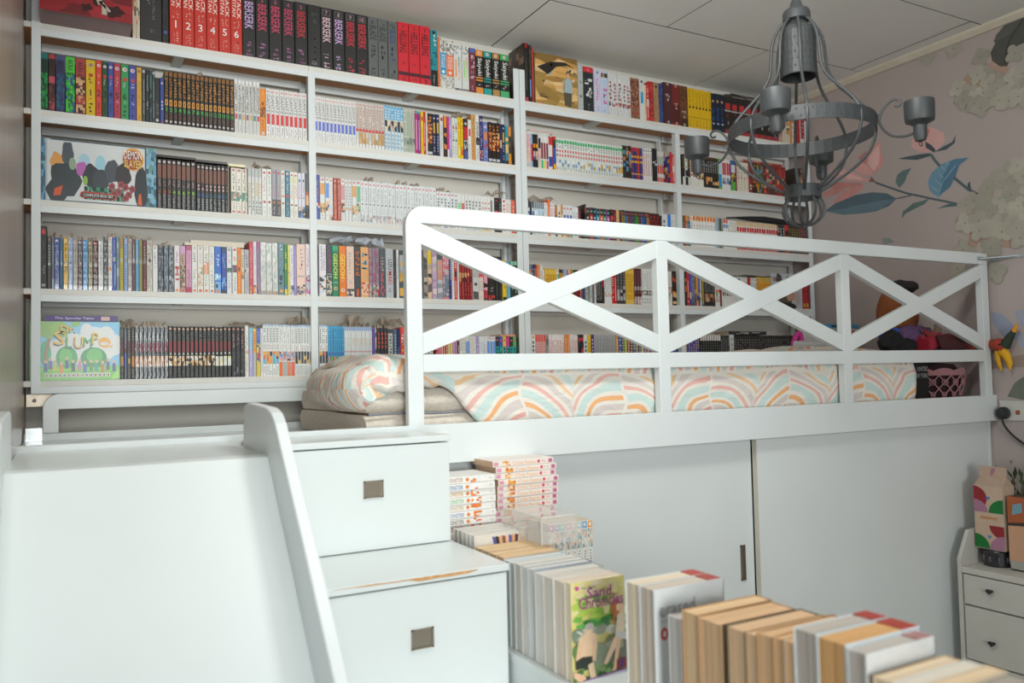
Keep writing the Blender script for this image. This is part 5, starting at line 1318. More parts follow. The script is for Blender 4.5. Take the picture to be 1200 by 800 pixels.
def art_slump(m, x0, x1, y, z0, z1):
    q = [y-.0003]
    def E(cu, cv, ru, rv, c, wob=0): q[0] -= .00004; ell(m, x0, x1, q[0], z0, z1, cu, cv, ru, rv, c, 20, wob)
    def R(P, c): q[0] -= .00004; m.face([(x0+(x1-x0)*u, q[0], z0+(z1-z0)*v) for u, v in P], pc(c))
    R(((.02, .2), (.995, .2), (.995, .99), (.02, .99)), '7cc0e4'); R(((.02, .01), (.995, .01), (.995, .24), (.02, .24)), '6cc038'); R(((.9, .02), (.995, .02), (.995, .24)), '9cd86c')
    for u, v, a, b2 in ((.62, .84, .07, .13), (.7, .74, .16, .17), (.84, .75, .1, .17), (.45, .6, .2, .2), (.95, .6, .08, .18), (.6, .5, .36, .24), (.3, .5, .12, .2)): E(u, v, a, b2, 'dcdedc')
    E(.17, .45, .06, .22, '3cac80'); E(.4, .38, .12, .2, '2c9c4c'); E(.39, .4, .07, .15, '60bc50'); E(.7, .37, .15, .19, '28904c'); E(.71, .41, .09, .13, '5cb850')
    R(((.14, .3), (.17, .3), (.23, .72), (.19, .74)), 'a07850'); E(.19, .88, .13, .16, '84b050', .1); E(.33, .86, .12, .13, '8cb848', .12); E(.5, .96, .05, .05, '7cb850', .1)
    R(((.02, .16), (.995, .16), (.995, .22), (.02, .22)), '84cc44')
    # a row of plain coloured pegs in place of the printed figures
    for u, v, c in ((.17, .2, '40508c'), (.22, .24, '6c5c9c'), (.27, .2, 'c8c040'), (.34, .17, 'd88830'), (.4, .25, '3c4c7c'), (.47, .2, '303848'), (.54, .22, 'c878a8'), (.6, .18, '3458a8'), (.67, .2, '4c8c50'), (.73, .2, '3c9880'), (.8, .18, 'b87838'), (.86, .22, '4c5c6c'), (.93, .19, '3c4890')):
        R(((u-.022, v-.05), (u+.022, v-.05), (u+.016, v+.1), (u-.016, v+.1)), c)
        E(u, v+.12, .017, .03, 'd8b090')
    E(.82, .64, .07, .09, 'e8a828', .06); E(.82, .62, .05, .03, 'd8d8d8'); R(((.87, .58), (.92, .6), (.9, .55)), 'e8a828')
    for k in range(15):
        u = .16+k*.049; R(((u, .05), (u+.04, .05), (u+.04, .125), (u, .125)), 'd8d4c8'); E(u+.02, .085, .012, .025, random.choice(['705848', '8c6c58', '586878', '98806c']))
    L = [('Dr.', .33, .5, .81, .93, 'e8b020'), ('S', .26, .38, .6, .84, 'e0b428'), ('L', .39, .46, .56, .74, '38ac58'), ('U', .48, .58, .54, .74, 'e4b020'), ('M', .585, .68, .57, .73, '38ac58'), ('P', .68, .755, .61, .81, 'e0bc28')]
    for dx, dz, dark in ((-.008, -.02, 1), (0, 0, 0)):
        for s, u0, u1, v0, v1, c in L:
            text(m, s, (x0+(x1-x0)*(u0+dx), q[0]-.0001-.0003*(1-dark), z0+(z1-z0)*(v0+dz)), ((x1-x0)*(u1-u0), 0, -.002 if s == 'L' else .0), (.001, 0, (z1-z0)*(v1-v0)), pc('2c2c28' if dark else c))
cover_box('box_set', -.097, .155, 2.93, 3.02, .0141, .2, '58a040', art_slump, 'green and blue cartoon landscape box with bubble letters, bottom shelf')
m = MB(); m.box(-.056, .148, 2.925, 3.02, .2005, .217, pc('5c4488')); m.box(-.054, .146, 2.927, 3.0205, .2022, .2153, pc('d8d0c0'))
m.face(((-.056, 2.9245, .2005), (.148, 2.9245, .2005), (.148, 2.9245, .217), (-.056, 2.9245, .217)), pc('5c4488'))
text(m, 'The Spooky Tales', (-.03, 2.9242, .2045), (.11, 0, 0), (0, 0, .009), pc('dcd8ec')); m.face(((.1, 2.9242, .203), (.125, 2.9242, .203), (.125, 2.9242, .215), (.1, 2.9242, .215)), pc('d8b8b0'))
solo('book', m, PRINT, 'purple book lying flat on the green cartoon box', 'book')
def slipcase(x0, x1, h, col, label, wall=.0011):
    m = MB(); z = ZB[2]; d = .112; y = SP+.0005
    m.box(x0-wall, x0, y, y+d, z, z+h); m.box(x1, x1+wall, y, y+d, z, z+h); m.box(x0-wall, x1+wall, y, y+d, z+h-.004, z+h+.004); m.box(x0, x1, y+d-.001, y+d, z, z+h)
    m.c = [pc(col)]*len(m.f); solo('slipcase', m, GLOSS, label, 'slipcase')
slipcase(.2665, .3852, .176, '34302c', 'left black slipcase, its volumes numbered in red and green', .0009)
slipcase(.3872, .4888, .172, '2a2624', 'right black slipcase, its volumes numbered in blue', .0007)
slipcase(.4935, .5492, .168, 'e8dcb4', 'cream slipcase around three cream volumes', .0011)
def flat_book(x0, x1, y0, y1, z, t, col, label, page='ddd2be', tilt=0, spine=None):
    m = MB(); m.box(x0, x1, y0, y1, z, z+t, pc(col)); c = pc(page)
    m.box(x0-.0004, x1+.0004, y0+.002, y1-.002, z+.0012, z+t-.0012, c)
    m.face(((x0, y0-.0003, z+.0012), (x1, y0-.0003, z+.0012), (x1, y0-.0003, z+t-.0012), (x0, y0-.0003, z+t-.0012)), pc(spine) if spine else c)
    if spine: strokes(m, x0+.01, x1-.03, z+.003, z+t-.003, y0-.0005, pc('c0bcb4'), 1)
    return solo('book', m, PRINT, label, 'book')
ZL = .300+.1615
flat_book(.352, .545, 2.93, 3.035, ZL, .010, 'd8d2c4', 'lower cream book lying across the white spines on the fourth shelf')
flat_book(.372, .548, 2.935, 3.035, ZL+.0102, .009, 'dcd8cc', 'upper cream book lying across the white spines on the fourth shelf')
flat_book(2.775, 3.02, 2.93, 3.03, .0143+.153, .017, '2e2c2c', 'dark book lying on the black spines, bottom shelf at right', 'a89478', 0, '383838')
flat_book(2.80, 3.12, 2.925, 3.03, 1.1343+.1838, .014, '302c28', 'dark book lying on the black and red set, top shelf', '6c6050', 0, '3c3834')
flat_book(2.84, 3.14, 2.93, 3.03, 1.1343+.1982, .010, '28282a', 'black and white spined book lying topmost near the ceiling', '808078', 0, '30302e')
flat_book(1.686, 1.80, 2.925, 3.02, .86+.1437, .010, 'd8dcd8', 'white book lying on the small paperbacks right of the double post', 'e0e0dc', 0, 'd0dcd8')
flat_book(1.70, 1.815, 2.928, 3.02, .86+.154, .009, 'e0dcd8', 'topmost white book with red spine print right of the double post', 'e0e0dc', 0, 'd8b0a8')
flat_book(2.90, 3.16, 2.922, 3.03, .860+.1518, .011, 'a03838', 'red book lying on the dark red spines, second shelf at right', 'c8bcb0', 0, 'b04840')
flat_book(1.545, 1.612, 2.925, 3.02, .0143+.1415, .009, 'd8a888', 'thin tan book lying on the teal titled ones, bottom shelf', 'e0c8b0', 0, 'd89878')
m = MB()      # long dark folding umbrella lying on the red spines
m.tube([(2.86, 2.95, .738), (2.95, 2.955, .742), (3.06, 2.96, .745), (3.2, 2.965, .742), (3.29, 2.97, .738)], [.005, .011, .016, .015, .012], 10, pc('262628')); m.tube([(3.285, 2.97, .738), (3.325, 2.97, .737)], .006, 8, pc('3a3a3a'))
m.tube([(2.80, 2.945, .732), (2.865, 2.95, .738)], .005, 8, pc('504848'))
solo('umbrella', m, MATTE, 'folded black umbrella lying over the red spines, middle shelf right', 'umbrella', smooth=True)
def sheet(name, cx, cy, z0, w, d, hgt, n, col, label, seed, mt, cat):
    r = random.Random(seed); m = MB(); vs = []; fs = []
    for i in range(n+1):
        for j in range(4):
            vs.append((cx-w/2+w*i/n+r.uniform(-.008, .008), cy-d/2+d*j/3+r.uniform(-.004, .004), z0+(hgt*r.uniform(.15, 1) if 0 < i < n or j else hgt*.3*r.random())))
    fs = [(i*4+j, (i+1)*4+j, (i+1)*4+j+1, i*4+j+1) for i in range(n) for j in range(3)]
    m.mesh(vs, fs, pc(col)); zmin = min(v[2] for v in m.v); m.v = [(a, b, c-zmin+z0) for a, b, c in m.v]
    solo(name, m, mt, label, cat)
sheet('crumpled_paper', .955, 2.955, .300+.191, .2, .05, .042, 9, 'c8d0dc', 'crumpled white paper on top of the peach and green spined books', 4, MATTE, 'paper')
sheet('paper_sheets', 2.95, 2.955, .300+.149, .24, .08, .012, 6, 'b8c4c4', 'loose pale papers over the yellow and white spines, fourth shelf', 9, MATTE, 'paper')
for k, (cx, z, w, hg, lab) in enumerate(((.61, .577+.171, .07, .03, 'above the grey and yellow books, middle shelf'), (.735, .0143+.1795, .07, .045, 'above the orange footed set, bottom shelf'), (1.555, .577+.143, .08, .04, 'by the double post, middle shelf'),
                                         (1.385, .860+.1685, .045, .04, 'above the flame books, second shelf'), (1.76, .577+.1435, .13, .03, 'right of the double post, middle shelf'), (.548, .0143+.1765, .09, .024, 'above the pink titled black books, bottom shelf'),
                                         (.95, .0143+.1765, .07, .05, 'above the white and tan set, bottom shelf'), (1.09, .0143+.1735, .09, .05, 'above the flame titled black books'), (.415, .860+.184, .03, .03, 'over the dense black titled white books'),
                                         (.168, .0143+.1695, .05, .035, 'beside the green cartoon box, bottom shelf'))):
    sheet('plastic_sleeve', cx, 2.955, z, w, .05, hg, 5, '8c7c68', 'crinkled clear sleeve end '+lab, 20+k, FILM, 'plastic sleeve')
def art_mag(m, x0, x1, y, z0, z1):
    q = [y-.0003]
    def E(cu, cv, ru, rv, c, wob=0): q[0] -= .0001; ell(m, x0, x1, q[0], z0, z1, cu, cv, ru, rv, c, 20, wob)
    E(.45, .22, .22, .25, '605848', .1); E(.5, .05, .3, .12, '302c2c'); E(.62, .35, .15, .14, 'c89880', .1); E(.56, .82, .1, .1, '38302c'); E(.25, .85, .1, .14, '504c50', .2); E(.85, .3, .1, .2, 'c0b0b0')
    q[0] -= .0001; strokes(m, x0+.008, x0+.055, z1-.04, z1-.018, q[0], pc('d08080'), 1)
cover_box('magazine', 3.055, 3.268, 2.922, 2.93, .3001, .474, 'c4c8cc', art_mag, 'white magazine facing out with a seated figure, fourth shelf right', 'magazine', PRINT)
# ------------------------------------------------------------------ loft bed
RT, RB, MT, MBt, FT, FB = .456, .4094, .0594, .0115, -.127, -.2322; YR = 2.017
bed = thing('loft_bed', 'white loft bed with crossed guard rails above sliding doors', 'bed', (1.9, 2.4, FL))
def arc(cx, cz, r, a0, a1, n=7): return [(cx+r*math.cos(math.radians(a0+(a1-a0)*k/n)), cz+r*math.sin(math.radians(a0+(a1-a0)*k/n))) for k in range(n+1)]
ya, yb = YR, YR+.025
m = MB(); m.prism([(.788, -.130), (.8325, -.130), (.8325, RB), (3.3420, RB), (3.3420, RT)]+arc(.788+.055, RT-.055, .055, 90, 180), ya, yb)
part('guard_frame', m, WHITE, bed, bevel=.003)
for x0, x1 in ((1.621, 1.6642), (2.4594, 2.5021), (3.2990, 3.3420)):
    m = MB(); m.box(x0, x1, ya+.0004, yb+.004, FT-.001, RB); part('guard_post', m, WHITE, bed, bevel=.002)
m = MB(); m.box(.8325, 3.342, ya+.0008, yb, MBt, MT); part('guard_rail', m, WHITE, bed, bevel=.003)
for xa, xb in ((.8325, 1.621), (1.6642, 2.4594), (2.5021, 3.299)):
    m = MB(); m.prism([(xa, RB), (xa, RB-.056), (xb, MT), (xb, MT+.056)][::-1], ya+.0012, yb); part('cross_brace', m, WHITE, bed, bevel=.002)
    m = MB(); m.prism([(xa, MT), (xb, RB-.056), (xb, RB), (xa, MT+.056)][::-1], ya+.0006, yb-.004); part('cross_brace', m, WHITE, bed, bevel=.002)
m = MB(); m.box(LX+.002, RX-.003, ya, yb, FB, FT); part('front_panel', m, WHITE, bed, bevel=.002)
m = MB(); m.box(LX+.002, RX-.003, yb, 2.885, -.185, -.167); part('platform', m, LAMI, bed)
yb0, yb1 = 2.86, 2.884
m = MB(); m.prism([(-.061, -.145), (-.018, -.145), (-.018, -.074), (2.2, -.074), (2.2, -.0262)]+arc(-.061+.045, -.0262-.045, .045, 90, 180), yb0, yb1); part('back_guard_frame', m, WHITE, bed, bevel=.003)
for x0 in (.762, 1.55): m = MB(); m.box(x0, x0+.049, yb0+.0004, yb1, -.145, -.07); part('back_guard_post', m, WHITE, bed, bevel=.002)
m = MB(); m.box(LX+.002, RX-.003, yb0-.002, yb1+.001, -.168, -.1455); part('back_board', m, WHITE, bed, bevel=.002)
m = MB(); m.box(.72, 2.050, 2.079, 2.097, FL+.02, FB-.004); d1 = part('sliding_door', m, LAMI, bed, bevel=.0015)
m = MB(); m.box(2.055, 3.352, 2.055, 2.073, FL+.02, FB-.004); d2 = part('sliding_door', m, LAMI, bed, bevel=.0015)
m = MB(); m.box(2.0505, 2.0545, 2.0552, 2.0735, FL+.02, FB-.004, (.6, .58, .52, 1)); part('edge_band', m, mat('edge_band', (.62, .58, .5), .5), d2)
m = MB(); m.box(3.353, 3.368, 2.05, 2.07, FL+.02, FB-.002); part('end_strip', m, WHITE, bed, bevel=.001)
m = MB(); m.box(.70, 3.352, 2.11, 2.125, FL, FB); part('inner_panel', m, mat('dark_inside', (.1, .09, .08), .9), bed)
m = MB(); hx0, hx1, hz0, hz1 = 1.987, 2.007, -.705, -.588
m.box(hx0, hx1, 2.0775, 2.0788, hz0, hz1)
for a in ((hx0, hx0+.003, hz0, hz1), (hx1-.003, hx1, hz0, hz1), (hx0, hx1, hz0, hz0+.006), (hx0, hx1, hz1-.006, hz1)): m.box(a[0], a[1], 2.0745, 2.079, a[2], a[3])
part('door_handle', m, STEELM, d1, 'recessed steel door handle')
m = MB(); m.box(RX-.006, RX-.001, 1.88, 2.012, .426, .44); m.box(RX-.1, RX-.004, YR-.0035, YR-.0005, .426, .44)
m.prism([(RX-.006, 1.90), (RX-.075, YR-.004), (RX-.006, YR-.004)], .432, .4345, 'Z')
part('wall_bracket', m, mat('bracket_steel', (.5, .56, .57), .35, metal=.5), bed, 'steel bracket screwed to the wall')
m = MB(); m.box(-.105, -.062, 2.855, 2.8575, -.166, -.128); m.box(-.105, -.062, 2.83, 2.8575, -.1665, -.164)
for x in (-.096, -.071):
    for z in (-.158, -.138): m.lathe([(.004, 0), (.004, .0015)], (x, 2.8535, z), 8)
part('corner_bracket', m, CHROME, bed, 'shiny corner bracket')

# ------------------------------------------------------------------ storage staircase and slide
stair = thing('storage_staircase', 'white storage staircase with drawers beside the slide', 'staircase', (.58, 1.6, FL))
XL, XR = .365, .81
steps = [(-.140, 1.811, 2.0155), (-.393, 1.530, 1.84), (-.646, 1.25, 1.56), (-.9, .97, 1.28)]
for k, (z, y0, y1) in enumerate(steps):
    m = MB(); m.box(XL, XR+.004, y0-.003, y1, z-.0145, z); tr = part('step_board', m, LAMI, stair, bevel=.0018)
    m = MB(); zb = (steps[k+1][0] if k < 3 else FL+.05)+.002; m.box(XL+.018, XR-.001, y0, y0+.016, zb, z-.0175); dr = part('drawer', m, LAMI, stair, bevel=.0012)
    zc = (zb+z)/2+(.012 if k == 0 else .004); hx_ = .618; m = MB()
    m.box(hx_-.0225, hx_+.0225, y0-.0012, y0+.0005, zc-.0185, zc+.0185)
    for a in ((-.0235, -.0195, -.0195, .0195), (.0195, .0235, -.0195, .0195), (-.0235, .0235, .0165, .0195), (-.0235, .0235, -.0195, -.0165)): m.box(hx_+a[0], hx_+a[1], y0-.0035, y0, zc+a[2], zc+a[3])
    part('drawer_handle', m, STEELM, dr, 'square recessed steel handle')
    if k == 1:
        m = MB(); r = random.Random(3); up = []; dn = []
        for q in range(15): u = q/14; x = .44+.30*u; up.append((x, y0-.0034, z-.0012-.001*r.random())); dn.append((x, y0-.0034, z-.002-(.0075 if u > .5 else .0028)*min(1, u*4, (1-u)*9+.25)*r.uniform(.8, 1)))
        for q in range(14): m.face((dn[q], dn[q+1], up[q+1], up[q]))
        part('worn_edge', m, mat('bare_chipboard', (.66, .36, .15), .9, var=.3, vscale=80), tr, 'chipped edge showing bare wood')
m = MB()
for z, y0, y1 in steps: m.box(XR-.014, XR-.0015, y0+.0165, y1, FL, z-.015); m.box(XL, XL+.0165, y0, y1, FL, z-.015)
part('side_panel', m, LAMI, stair)
slide = thing('slide', 'white childrens slide with tall side board at lower left', 'slide', (.12, 1.0, FL))
SX0, SX1 = -.09, .335
prof = [(2.0155, -.140), (1.605, -.140), (1.585, -.1435), (1.391, -.334), (1.264, -.462), (.62, -1.12), (.45, -1.25), (.3, -1.3)]
m = MB(); m.prism(prof+[(y+.012, z-.02) for y, z in prof[::-1]], SX0, SX1, 'X'); part('slide_bed', m, LAMI, slide, bevel=.001)
pan = [(1.832, -.155), (1.828, -.075), (1.812, -.052), (1.785, -.046), (1.60, -.052), (1.558, -.060), (1.525, -.078), (1.473, -.130), (1.306, -.290), (1.171, -.427), (.53, -1.06), (.36, -1.21), (.3, -1.27), (.3, -1.44), (1.9, -1.44), (1.9, -.155)]
for x0, x1 in ((SX1, SX1+.022), (SX0-.018, SX0)):
    m = MB(); m.prism(pan, x0, x1, 'X'); part('side_board', m, WHITE, slide, bevel=.003)

# ------------------------------------------------------------------ mattress and quilt on the bed
m = MB(); cr = hx('d9cfc2', 1.1)
def cushion(m, x0, x1, y0, y1, z0, z1, col, r=.02, seed=0):
    nx, ny = 40, 12; vs = []; fs = []
    sec = [(y0+r, z0), (y0, z0+r), (y0-.004, (z0+z1)/2), (y0, z1-r), (y0+r, z1), ((y0+y1)/2, z1+.006), (y1-r, z1), (y1, z1-r), (y1, z0+r), (y1-r, z0)]
    K = len(sec)
    for i in range(nx+1):
        x = x0+(x1-x0)*i/nx; e = min(1, min(i, nx-i)/2*.5+.55)
        cy, cz = (y0+y1)/2, (z0+z1)/2
        for y, z in sec:
            q = noise.noise(Vector((x*5+seed, y*4, z*9)))*.006
            vs.append((x, cy+(y-cy)*(.985+.015*e)+q, max(z0, cz+(z-cz)*(.7+.3*e)+q)))
    for i in range(nx):
        for k in range(K): fs.append((i*K+k, i*K+(k+1) % K, (i+1)*K+(k+1) % K, (i+1)*K+k))
    fs.append(tuple(range(K))); fs.append(tuple(range(nx*K+K-1, nx*K-1, -1))); m.mesh(vs, fs, col)
mt = thing('folded_mattress', 'folded cream mattress under the striped quilt', 'mattress', (1.75, 2.4, -.167))
m = MB(); cushion(m, .695, 2.85, 2.084, 2.78, -.1668, -.098, cr, .022, 1); part('mattress_fold', m, FUZZ, mt, smooth=True)
m = MB(); cushion(m, .70, 2.85, 2.086, 2.78, -.0965, -.03, cr, .022, 5); part('mattress_fold', m, FUZZ, mt, smooth=True)
m = MB(); m.tube([(.70+.03*k, 2.0815+.002*math.sin(k), -.0972+.002*math.sin(k*.7)) for k in range(72)], .0045, 6, hx('8a8a8e')); part('grey_piping', m, FUZZ, mt)
# quilt: a sheet following top, front fall and left roll, printed with rainbow arcs through its UV map
def quilt_material():
    q = bpy.data.materials.new('rainbow_quilt'); q.use_nodes = True; nt = q.node_tree; N = nt.nodes; L = nt.links; b = N['Principled BSDF']; b.inputs['Roughness'].default_value = .9
    uv = N.new('ShaderNodeUVMap'); uv.uv_map = 'UVMap'
    wn = N.new('ShaderNodeTexNoise'); wn.inputs['Scale'].default_value = 1.3; wn.inputs['Detail'].default_value = 1; L.new(uv.outputs[0], wn.inputs['Vector'])
    wa = N.new('ShaderNodeVectorMath'); wa.operation = 'MULTIPLY_ADD'; wa.inputs[1].default_value = (.35, .35, 0); L.new(wn.outputs['Color'], wa.inputs[0]); L.new(uv.outputs[0], wa.inputs[2])
    sp = N.new('ShaderNodeSeparateXYZ'); L.new(wa.outputs[0], sp.inputs[0])
    bn = N.new('ShaderNodeTexNoise'); bn.inputs['Scale'].default_value = 5; bn.inputs['Detail'].default_value = 3; L.new(uv.outputs[0], bn.inputs['Vector'])
    bu = N.new('ShaderNodeBump'); bu.inputs['Strength'].default_value = .5; bu.inputs['Distance'].default_value = .02; L.new(bn.outputs['Fac'], bu.inputs['Height']); L.new(bu.outputs[0], b.inputs['Normal'])
    def M(op, a, b_=None, c=None):
        n = N.new('ShaderNodeMath'); n.operation = op
        for i, v in enumerate((a, b_, c)):
            if v is None: continue
            if isinstance(v, (int, float)): n.inputs[i].default_value = v
            else: L.new(v, n.inputs[i])
        return n.outputs[0]
    rowf = M('FLOOR', sp.outputs[1]); half = M('MULTIPLY', M('MODULO', rowf, 2), .5)
    uu = M('ADD', sp.outputs[0], half); fx = M('SUBTRACT', M('FRACT', uu), .5); fy = M('FRACT', sp.outputs[1])
    d = M('SQRT', M('ADD', M('MULTIPLY', fx, fx), M('MULTIPLY', M('MULTIPLY', fy, fy), .36)))
    side = M('GREATER_THAN', fx, 0)
    r = M('ADD', d, M('MULTIPLY', side, .085))
    ramp = N.new('ShaderNodeValToRGB'); ramp.color_ramp.interpolation = 'CONSTANT'; e = ramp.color_ramp.elements
    seq = [(0, 'ece6dc'), (0.076, 'f3c596'), (0.119, 'ece6dc'), (0.151, 'cfe2dd'), (0.209, 'ece6dc'), (0.241, 'e6ada5'), (0.279, 'ece6dc'), (0.311, 'dacfca'), (0.369, 'ece6dc'), (0.401, 'f1b47e'), (0.434, 'ece6dc'), (0.466, 'cde0db'), (0.534, 'ece6dc'), (0.566, 'ebbab0'), (0.594, 'ece6dc'), (0.626, 'ddd3ce'), (0.674, 'ece6dc'), (0.706, 'f3caa0'), (0.734, 'ece6dc'), (0.766, 'cfe2dd'), (0.824, 'ece6dc')]
    while len(e) < len(seq): e.new(.5)
    for k, (p, c) in enumerate(seq): e[k].position = p; e[k].color = hx(c, 1.0)
    L.new(r, ramp.inputs[0])
    line = M('LESS_THAN', M('ABSOLUTE', fx), .012); l2 = M('LESS_THAN', fy, .05); ln = M('MAXIMUM', line, l2)
    mx = N.new('ShaderNodeMix'); mx.data_type = 'RGBA'; L.new(ln, mx.inputs[0]); L.new(ramp.outputs[0], mx.inputs[6]); mx.inputs[7].default_value = hx('ece6dc'); L.new(mx.outputs[2], b.inputs['Base Color'])
    return q
m = MB(); m.uv = []; NX, NV = 150, 44; x0, x1 = .70, 2.965
def quilt_pt(i, j):
    u = i/NX; v = j/NV; x = x0+(x1-x0)*u
    lift = max(0, min(1, (1.04-x)/.12))                     # left part does not fall to the platform
    zl = -.152+lift*.118
    if x > 2.87: zl = -.150
    top = .034+.012*math.sin(x*3.1)+.02*math.exp(-((x-2.62)/.16)**2); s = v
    L1 = top-zl; tot = L1+.55
    p = s*tot
    if p < L1: y = 2.074-.012*math.sin(PI*p/L1)-.004*lift; z = zl+p
    else: y = 2.074+(p-L1); z = top+.02*math.sin(PI*min(1, (p-L1)/.55))
    if abs(p-L1) < .05: k = (p-L1)/.05; y = 2.074+.05*((k+1)/2)**2*.8; z = top-.05*((1-k)/2)**2*.9
    q = noise.noise(Vector((x*7, y*6, z*10)))*.013+noise.noise(Vector((x*20, z*22, 3)))*.003
    if x < 1.0: q += .003*math.sin(x*150+z*30)*min(1, (1.06-x)/.1)
    if x > 2.85: q += .006*math.sin(z*90)
    er = max(0, (x-2.9)/.065); el = max(0, (.76-x)/.06)
    y += .05*er*er+.02*el*el+0; z -= (.03*er*er+.035*el*el)*(1 if p >= L1*.6 else -.4)
    return (x+.02*math.sin(z*14)*er, max(2.046, y-abs(q)*.0), max(-.1655, z+q)), (x/.36+.12+(.1*lift), (p+(zl+.15))/.21+.15)
for i in range(NX+1):
    for j in range(NV+1):
        P, U = quilt_pt(i, j); m.v.append(P); m.uv.append(U)
for i in range(NX):
    for j in range(NV): a = i*(NV+1)+j; m.f.append((a, a+NV+1, a+NV+2, a+1)); m.c.append((.8, .8, .8, 1)); m.m.append(0)
qo = solo('quilt', m, quilt_material(), 'pastel rainbow arc quilt spread over the loft mattress', 'quilt', smooth=True)
sm = qo.modifiers.new('thickness', 'SOLIDIFY'); sm.thickness = .006; sm.offset = 1
m = MB(); m.uv = []
nu, nv = 22, 26       # rolled left end of the quilt
for i in range(nu+1):
    for j in range(nv+1):
        a = 2*PI*j/nv; y = 2.075+.5*i/nu; rr = (.062+.006*noise.noise(Vector((i*.3, a*2, 1))))*(1-.45*max(0, 1-i/2)**2)*(1-.4*max(0, (i-nu+2)/2)**2)
        cx = .715-.012*math.sin(y*9); cz = -.018
        m.v.append((cx-rr*1.15*math.cos(a), y, cz+rr*1.02*math.sin(a)-.01*(math.cos(a) > 0))); m.uv.append((y/.14, .3+j/nv*.9))
for i in range(nu):
    for j in range(nv): a = i*(nv+1)+j; m.f.append((a, a+1, a+nv+2, a+nv+1)); m.c.append((.8, .8, .8, 1)); m.m.append(0)
m.f.append(tuple(range(nv))); m.c.append((.8, .8, .8, 1)); m.m.append(0)
ob = part('rolled_edge', m, MATS.get('q') or qo.data.materials[0], qo, 'rolled left end of the quilt', smooth=True)
# ------------------------------------------------------------------ things on the bed at the right end
m = MB(); bp = pc('b07c80')
def basket_r(t): return .098+.032*t
N_ = 40; z0b, hb = -.166, .155; cxb, cyb = 3.215, 2.195
rows_ = 5
m.lathe([(.0, 0), (basket_r(0), 0), (basket_r(0)+.0015, .018), (basket_r(0)-.002, .018)], (cxb, cyb, z0b), N_, bp, caps=False)
for q in range(N_):         # scalloped solid rim
    a0, a1 = 2*PI*q/N_, 2*PI*(q+1)/N_
    def P(a, z, dr=0): r = basket_r((z-z0b)/hb)+dr; return (cxb+r*math.cos(a), cyb+r*math.sin(a), z)
    zt0 = z0b+hb*.93+.011*abs(math.sin(a0*5)); zt1 = z0b+hb*.93+.011*abs(math.sin(a1*5)); zl = z0b+hb*.80
    m.face((P(a0, zl), P(a1, zl), P(a1, zt1), P(a0, zt0)), bp); m.face((P(a1, zl, -.002), P(a0, zl, -.002), P(a0, zt0, -.002), P(a1, zt1, -.002)), bp)
bk = thing('lace_basket', 'pink plastic basket with cut out lace pattern at the bed end', 'basket', (cxb, cyb, z0b))
part('rim', m, GLOSS, bk)
m = MB()
for q in range(16):
    for s in (1, -1):
        pts = []
        for k in range(13):
            t = k/12; a = 2*PI*q/16+s*2*PI/16*t*2.0; z = z0b+.016+(hb*.8-.016)*t; r = basket_r((z-z0b)/hb); pts.append((cxb+r*math.cos(a), cyb+r*math.sin(a), z))
        m.tube(pts, .0028, 5, bp)
for q in range(16):
    for zf, rr in ((.62, .012), (.3, .009)):
        a = 2*PI*(q+.5)/16; z = z0b+hb*zf; r = basket_r(zf); c = Vector((cxb+r*math.cos(a), cyb+r*math.sin(a), z)); tt = Vector((-math.sin(a), math.cos(a), 0))
        m.tube([c+tt*rr*math.cos(w)+Vector((0, 0, rr*math.sin(w))) for w in [2*PI*j/8 for j in range(9)]], .002, 4, bp)
part('lace_wall', m, GLOSS, bk)
m = MB(); m.lathe([(.0, 0), (.085, 0), (.112, .11), (.08, .15), (0, .16)], (cxb, cyb, z0b+.02), 14, pc('3a2226'), caps=False)
solo('dark_cloth', m, FUZZ, 'dark maroon cloth filling the pink lace basket', 'cloth', smooth=True)
m = MB(); m.box(2.985, 3.105, 2.135, 2.19, -.1662, .035, pc('262524')); m.box(2.988, 3.102, 2.14, 2.185, .0352, .05, pc('302e2d'))
tb = solo('tote_bag', m, FUZZ, 'black cloth bag with white NEW YORK lettering behind the quilt', 'bag', bevel=.008)
m = MB()
for s, z0, z1, x0, x1 in (('UNITED', -.022, -.004, 3.03, 3.098), ('NEW YORK', -.050, -.031, 3.005, 3.096)): text(m, s, (x0, 2.1342, z0), (x1-x0, 0, 0), (0, 0, z1-z0), pc('a8a6a2'))
part('lettering', m, MATTE, tb, 'white lettering')
m = MB(); m.blob((3.10, 2.265, .22), .088, .08, .118, pc('9c5c34'), 0, 20, 14, .05, 2)
solo('round_cushion', m, FUZZ, 'round brown plush cushion above the coloured cloths', 'cushion', smooth=True)
m = MB(); m.blob((3.13, 2.27, .335), .075, .07, .032, pc('2a2826'), 0, 16, 8, .25, 5); m.blob((3.10, 2.23, .326), .07, .05, .012, pc('2a2826'), 0, 14, 6, .2, 8)
solo('beret', m, FUZZ, 'soft black beret on the brown plush cushion', 'cap', smooth=True)
def cloth(name, pts, r, col, label, seed, cat='cloth', mt=FUZZ):
    m = MB(); 
    for k, (p, s) in enumerate(zip(pts, r)): m.blob(p, *s, pc(col), 0, 14, 8, .35, seed+k*3)
    return solo(name, m, mt, label, cat, smooth=True)
cloth('black_trousers', [(2.95, 2.16, .075), (3.02, 2.17, .095), (2.90, 2.15, .10)], [(.09, .05, .04), (.07, .05, .03), (.05, .05, .045)], '222022', 'rolled black trousers left of the red tin', 3)
cloth('purple_cloth', [(3.03, 2.17, .125), (3.10, 2.165, .125)], [(.06, .05, .04), (.05, .05, .04)], '6c5078', 'crumpled purple cloth under the brown cushion', 11)
cloth('blue_cloth', [(2.975, 2.21, .128), (3.15, 2.175, .12)], [(.04, .045, .035), (.03, .03, .02)], '3458b0', 'crumpled blue cloth under the brown cushion', 15)
